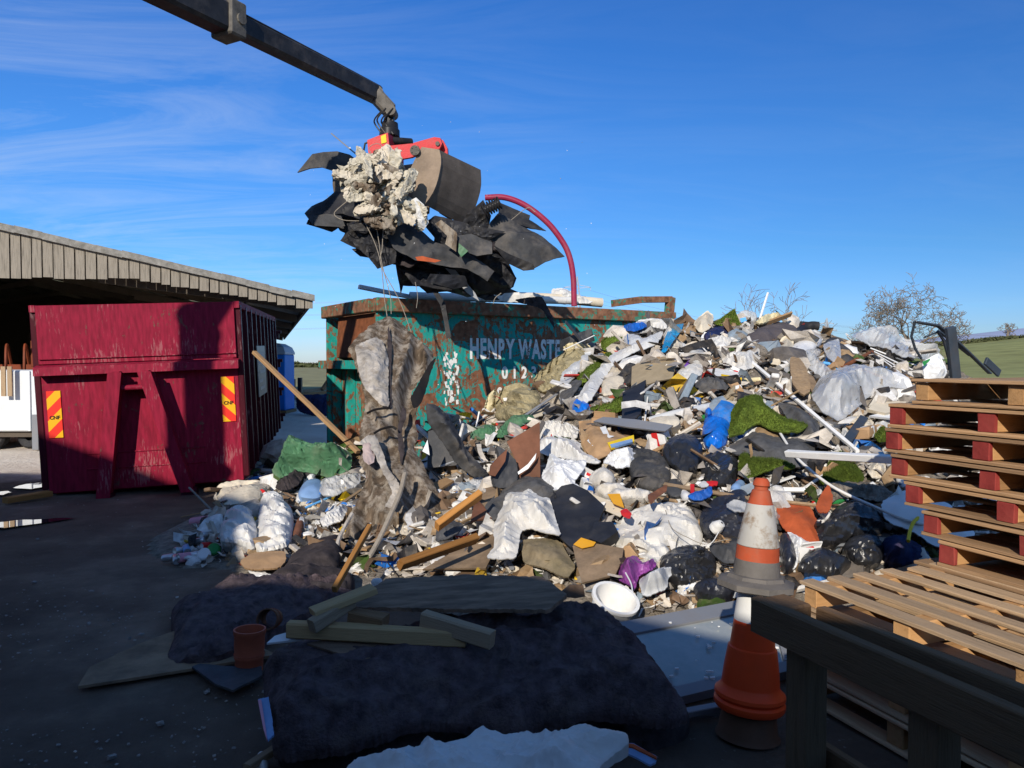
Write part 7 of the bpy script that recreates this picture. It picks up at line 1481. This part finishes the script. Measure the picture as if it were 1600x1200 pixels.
# the glazed panel leaning on the foot of the heap
gpl = plane3(G(985, 966, .20), G(1180, 932, .20), G(1130, 1072, .05))
TL, TR, BR, BL = [(952, 975), (1215, 926), (1240, 1046), (1058, 1090)]
gl = thing('window_panel', 'old grey framed window lying flat between the mat and the cones', 'window', on_plane(gpl, 1100, 1020))
def q4(u, v):
    a = (TL[0] + (TR[0] - TL[0]) * u, TL[1] + (TR[1] - TL[1]) * u); b = (BL[0] + (BR[0] - BL[0]) * u, BL[1] + (BR[1] - BL[1]) * u)
    return on_plane(gpl, a[0] + (b[0] - a[0]) * v, a[1] + (b[1] - a[1]) * v)
m = MB(); n = gpl[1]
for (u0, u1, v0, v1) in ((0, 1, 0, .16), (0, 1, .87, 1), (0, .06, .165, .865), (.94, 1, .165, .865)): m.prism([q4(u0, v0), q4(u1, v0), q4(u1, v1), q4(u0, v1)], n * -.05)
m.build('frame', 'grey_trim', gl)
m = MB(); m.prism([q4(.062, .165) - n * .012, q4(.938, .165) - n * .012, q4(.938, .865) - n * .012, q4(.062, .865) - n * .012], n * -.01); m.build('pane', 'window_glass', gl)
m = MB(); rnd = random.Random(2)
for _ in range(26):
    c = q4(rnd.random(), rnd.uniform(0, .9)); s = rnd.uniform(.004, .012); m.box(c + n * s * .4, (s * 2, s * 1.4, s), None, .001, s * .2)
tag(m.build('crumbs', 'white_clean'), 'white crumbs scattered on the glazed window', 'crumbs', kind='stuff')
stick('plank', G(1040, 1120, .03), G(1160, 1098, .03), .05, .03, 'grey_trim', 'grey strip on the ground under the lower edge of the window', 'trim')

# the two cones, one stacked on the other
cb, ctop = G(1168, 1148, 0), P(1190, 750, 3.46)
ax = (ctop - cb).normalized()
def cpart(par, name, prof, mat, n=28, sm=35): m = MB(); m.lathe(prof, cb, ax, n); return m.build(name, mat, par, smooth=sm)
lc = thing('traffic_cone', 'bright orange and white lower traffic cone on a dark round base', 'cone', cb)
cpart(lc, 'base', [(.0, .0), (.145, 0), (.132, .02), (.118, .125), (.0, .125)], 'terracotta_old')
cpart(lc, 'flange', [(.11, .125), (.15, .128), (.158, .14), (.158, .16), (.148, .17), (.158, .185), (.156, .20), (.136, .215), (.128, .235), (.11, .235)], 'cone_orange_new')
cpart(lc, 'body', [(.128, .235), (.122, .30), (.108, .40), (.10, .405), (.088, .525), (.085, .527)], 'cone_orange_new')
cpart(lc, 'white_band', [(.089, .522), (.089, .53), (.074, .665), (.0, .668)], 'cone_white_new')
uc = thing('traffic_cone', 'worn orange and dirty white upper traffic cone stacked on the other', 'cone', cb + ax * .67)
cpart(uc, 'base', [(.06, .665), (.165, .668), (.178, .675), (.178, .70), (.135, .715), (.128, .73), (.10, .735)], 'cone_base', 8, 20)
cpart(uc, 'collar', [(.112, .715), (.104, .74), (.098, .80), (.09, .805)], 'cone_base')
cpart(uc, 'body', [(.0975, .80), (.0935, .86), (.09, .862), (.058, 1.055), (.055, 1.056), (.040, 1.115), (.031, 1.12), (.031, 1.132), (.038, 1.138), (.036, 1.155), (.026, 1.17), (.018, 1.17), (.018, 1.13)], 'cone_orange')
cpart(uc, 'white_band', [(.0925, .863), (.0945, .866), (.0600, 1.052), (.058, 1.054)], 'cone_white')

# ------------------------------------------------------------------ pallets
ANG = math.atan2(-.93, .37)
def pmx(px_, py_, z, rot=0): return Matrix.Translation((px_, py_, z)) @ Matrix.Rotation(ANG + R(rot), 4, 'Z')
def pallet(label, mx, red, group, seed, slats=7, top='pallet_grey', L=1.2, W=1.0):
    rnd = random.Random(seed); t = thing('pallet', label, 'pallet', mat=mx, group=group)
    def b(name, c, d, mat, j=.006):
        m = MB(); m.box((c[0] + rnd.uniform(-j, j), c[1] + rnd.uniform(-j, j), c[2]), d, Matrix.Rotation(rnd.uniform(-.008, .008), 3, 'Z'), .004, .0025); return m.build(name, mat, t, local=True)
    for y in (.05, .5, .95): b('bottom_board', (L / 2, y, .010), (L, .098, .018), top)
    for x in (.055, .6, 1.145):
        b('stringer', (x, W / 2 + (.014 if red else 0), .070), (.085, W - .04, .098), 'pallet_y', .002)
        if red: b('painted_end', (x, .018, .070), (.092, .030, .099), 'pallet_red', .001)
    for i in range(slats): b('slat', (L / 2, .045 + i * (W - .09) / (slats - 1), .131), (L + rnd.uniform(-.02, .02), .088 if slats < 8 else .102, .020), top)
    return t
A = G(1250, 905, .60)
for k, nm in enumerate(('lowest slatted pallet of the low stack', 'second slatted pallet from the ground in the low stack', 'slatted pallet just under the sunlit top one of the low stack', 'sunlit slatted pallet with grey weathered slats, top of the low stack')):
    pallet(nm, pmx(A.x + .01 * k - .03, A.y + .012 * (k % 2), .148 * k + .006, 0.4 * (k % 3) - .4), False, 'pallets in the low slatted stack', 40 + k, 6)
ORD = ['top', 'second', 'third', 'fourth', 'fifth', 'sixth', 'seventh', 'eighth', 'ninth', 'tenth', 'eleventh']
OFF = [.16, .0, -.02, .02, .12, .24, .34, .2, .1, .1, .1]
for k in range(11):
    z = .1462 * (10 - k) + .004
    lab = 'unpainted pallet on top of the tall pallet stack' if k == 0 else 'pallet with red painted block ends, %s from the top of the tall stack' % ORD[k]
    vx, vy = math.cos(ANG), math.sin(ANG)
    pallet(lab, pmx(2.20 + vx * OFF[k], 4.42 + vy * OFF[k], z, random.uniform(-1.5, 1.5)), k > 0, 'pallets in the tall stack', 60 + k, 9, 'pallet_x')
# dark timber trestle in front of them
trm = Matrix.Translation((.87, 2.72, 0)) @ Matrix.Rotation(ANG, 4, 'Z')
ts = thing('timber_trestle', 'heavy dark timber trestle frame standing in the shade before the pallets', 'trestle', mat=trm)
def tb(name, c, d, mat, j=.003): m = MB(); m.box(c, d, None, .006, j); return m.build(name, mat, ts, local=True)
tb('front_rail', (.72, .025, .782), (1.46, .045, .13), 'timber_black'); tb('rear_rail', (.80, .175, .775), (1.30, .045, .13), 'timber_black'); tb('end_cap', (.07, .100, .80), (.14, .10, .085), 'timber_black')
for x in (.17, .67, 1.17):
    tb('post', (x, .10, .357), (.098, .098, .714), 'timber_black_z')
tb('foot', (.17, .30, .03), (.12, .75, .05), 'timber_old'); tb('foot', (1.17, .30, .03), (.12, .75, .05), 'timber_old')
tb('brace', (.67, .19, .30), (1.1, .04, .10), 'timber_black')
# loose stones and bits on the yard
m = MB(); rnd = random.Random(9)
for _ in range(1500):
    px, py = rnd.uniform(-20, 700), rnd.uniform(770, 1195); c = G(px, py, .0)
    if c.y > 9.3 or noise.noise(Vector((c.x * .9, c.y * .9, 4))) < rnd.uniform(-.25, .45): continue
    s = rnd.uniform(.002, .008) * (2.2 if rnd.random() < .1 else 1); m.m = 0 if rnd.random() < .9 else 1
    rot = Matrix.Rotation(rnd.uniform(0, 6.28), 3, 'Z'); m.box(c + Vector((0, 0, s * .5)), (s * 2, s * rnd.uniform(.8, 2), s * rnd.uniform(.5, 1.2)), rot, s * .3, s * .3)
m.m = 0
tag(m.build('gravel', ['litter_3', 'litter_2']), 'loose stones and crumbs scattered over the dark yard', 'gravel', kind='stuff')
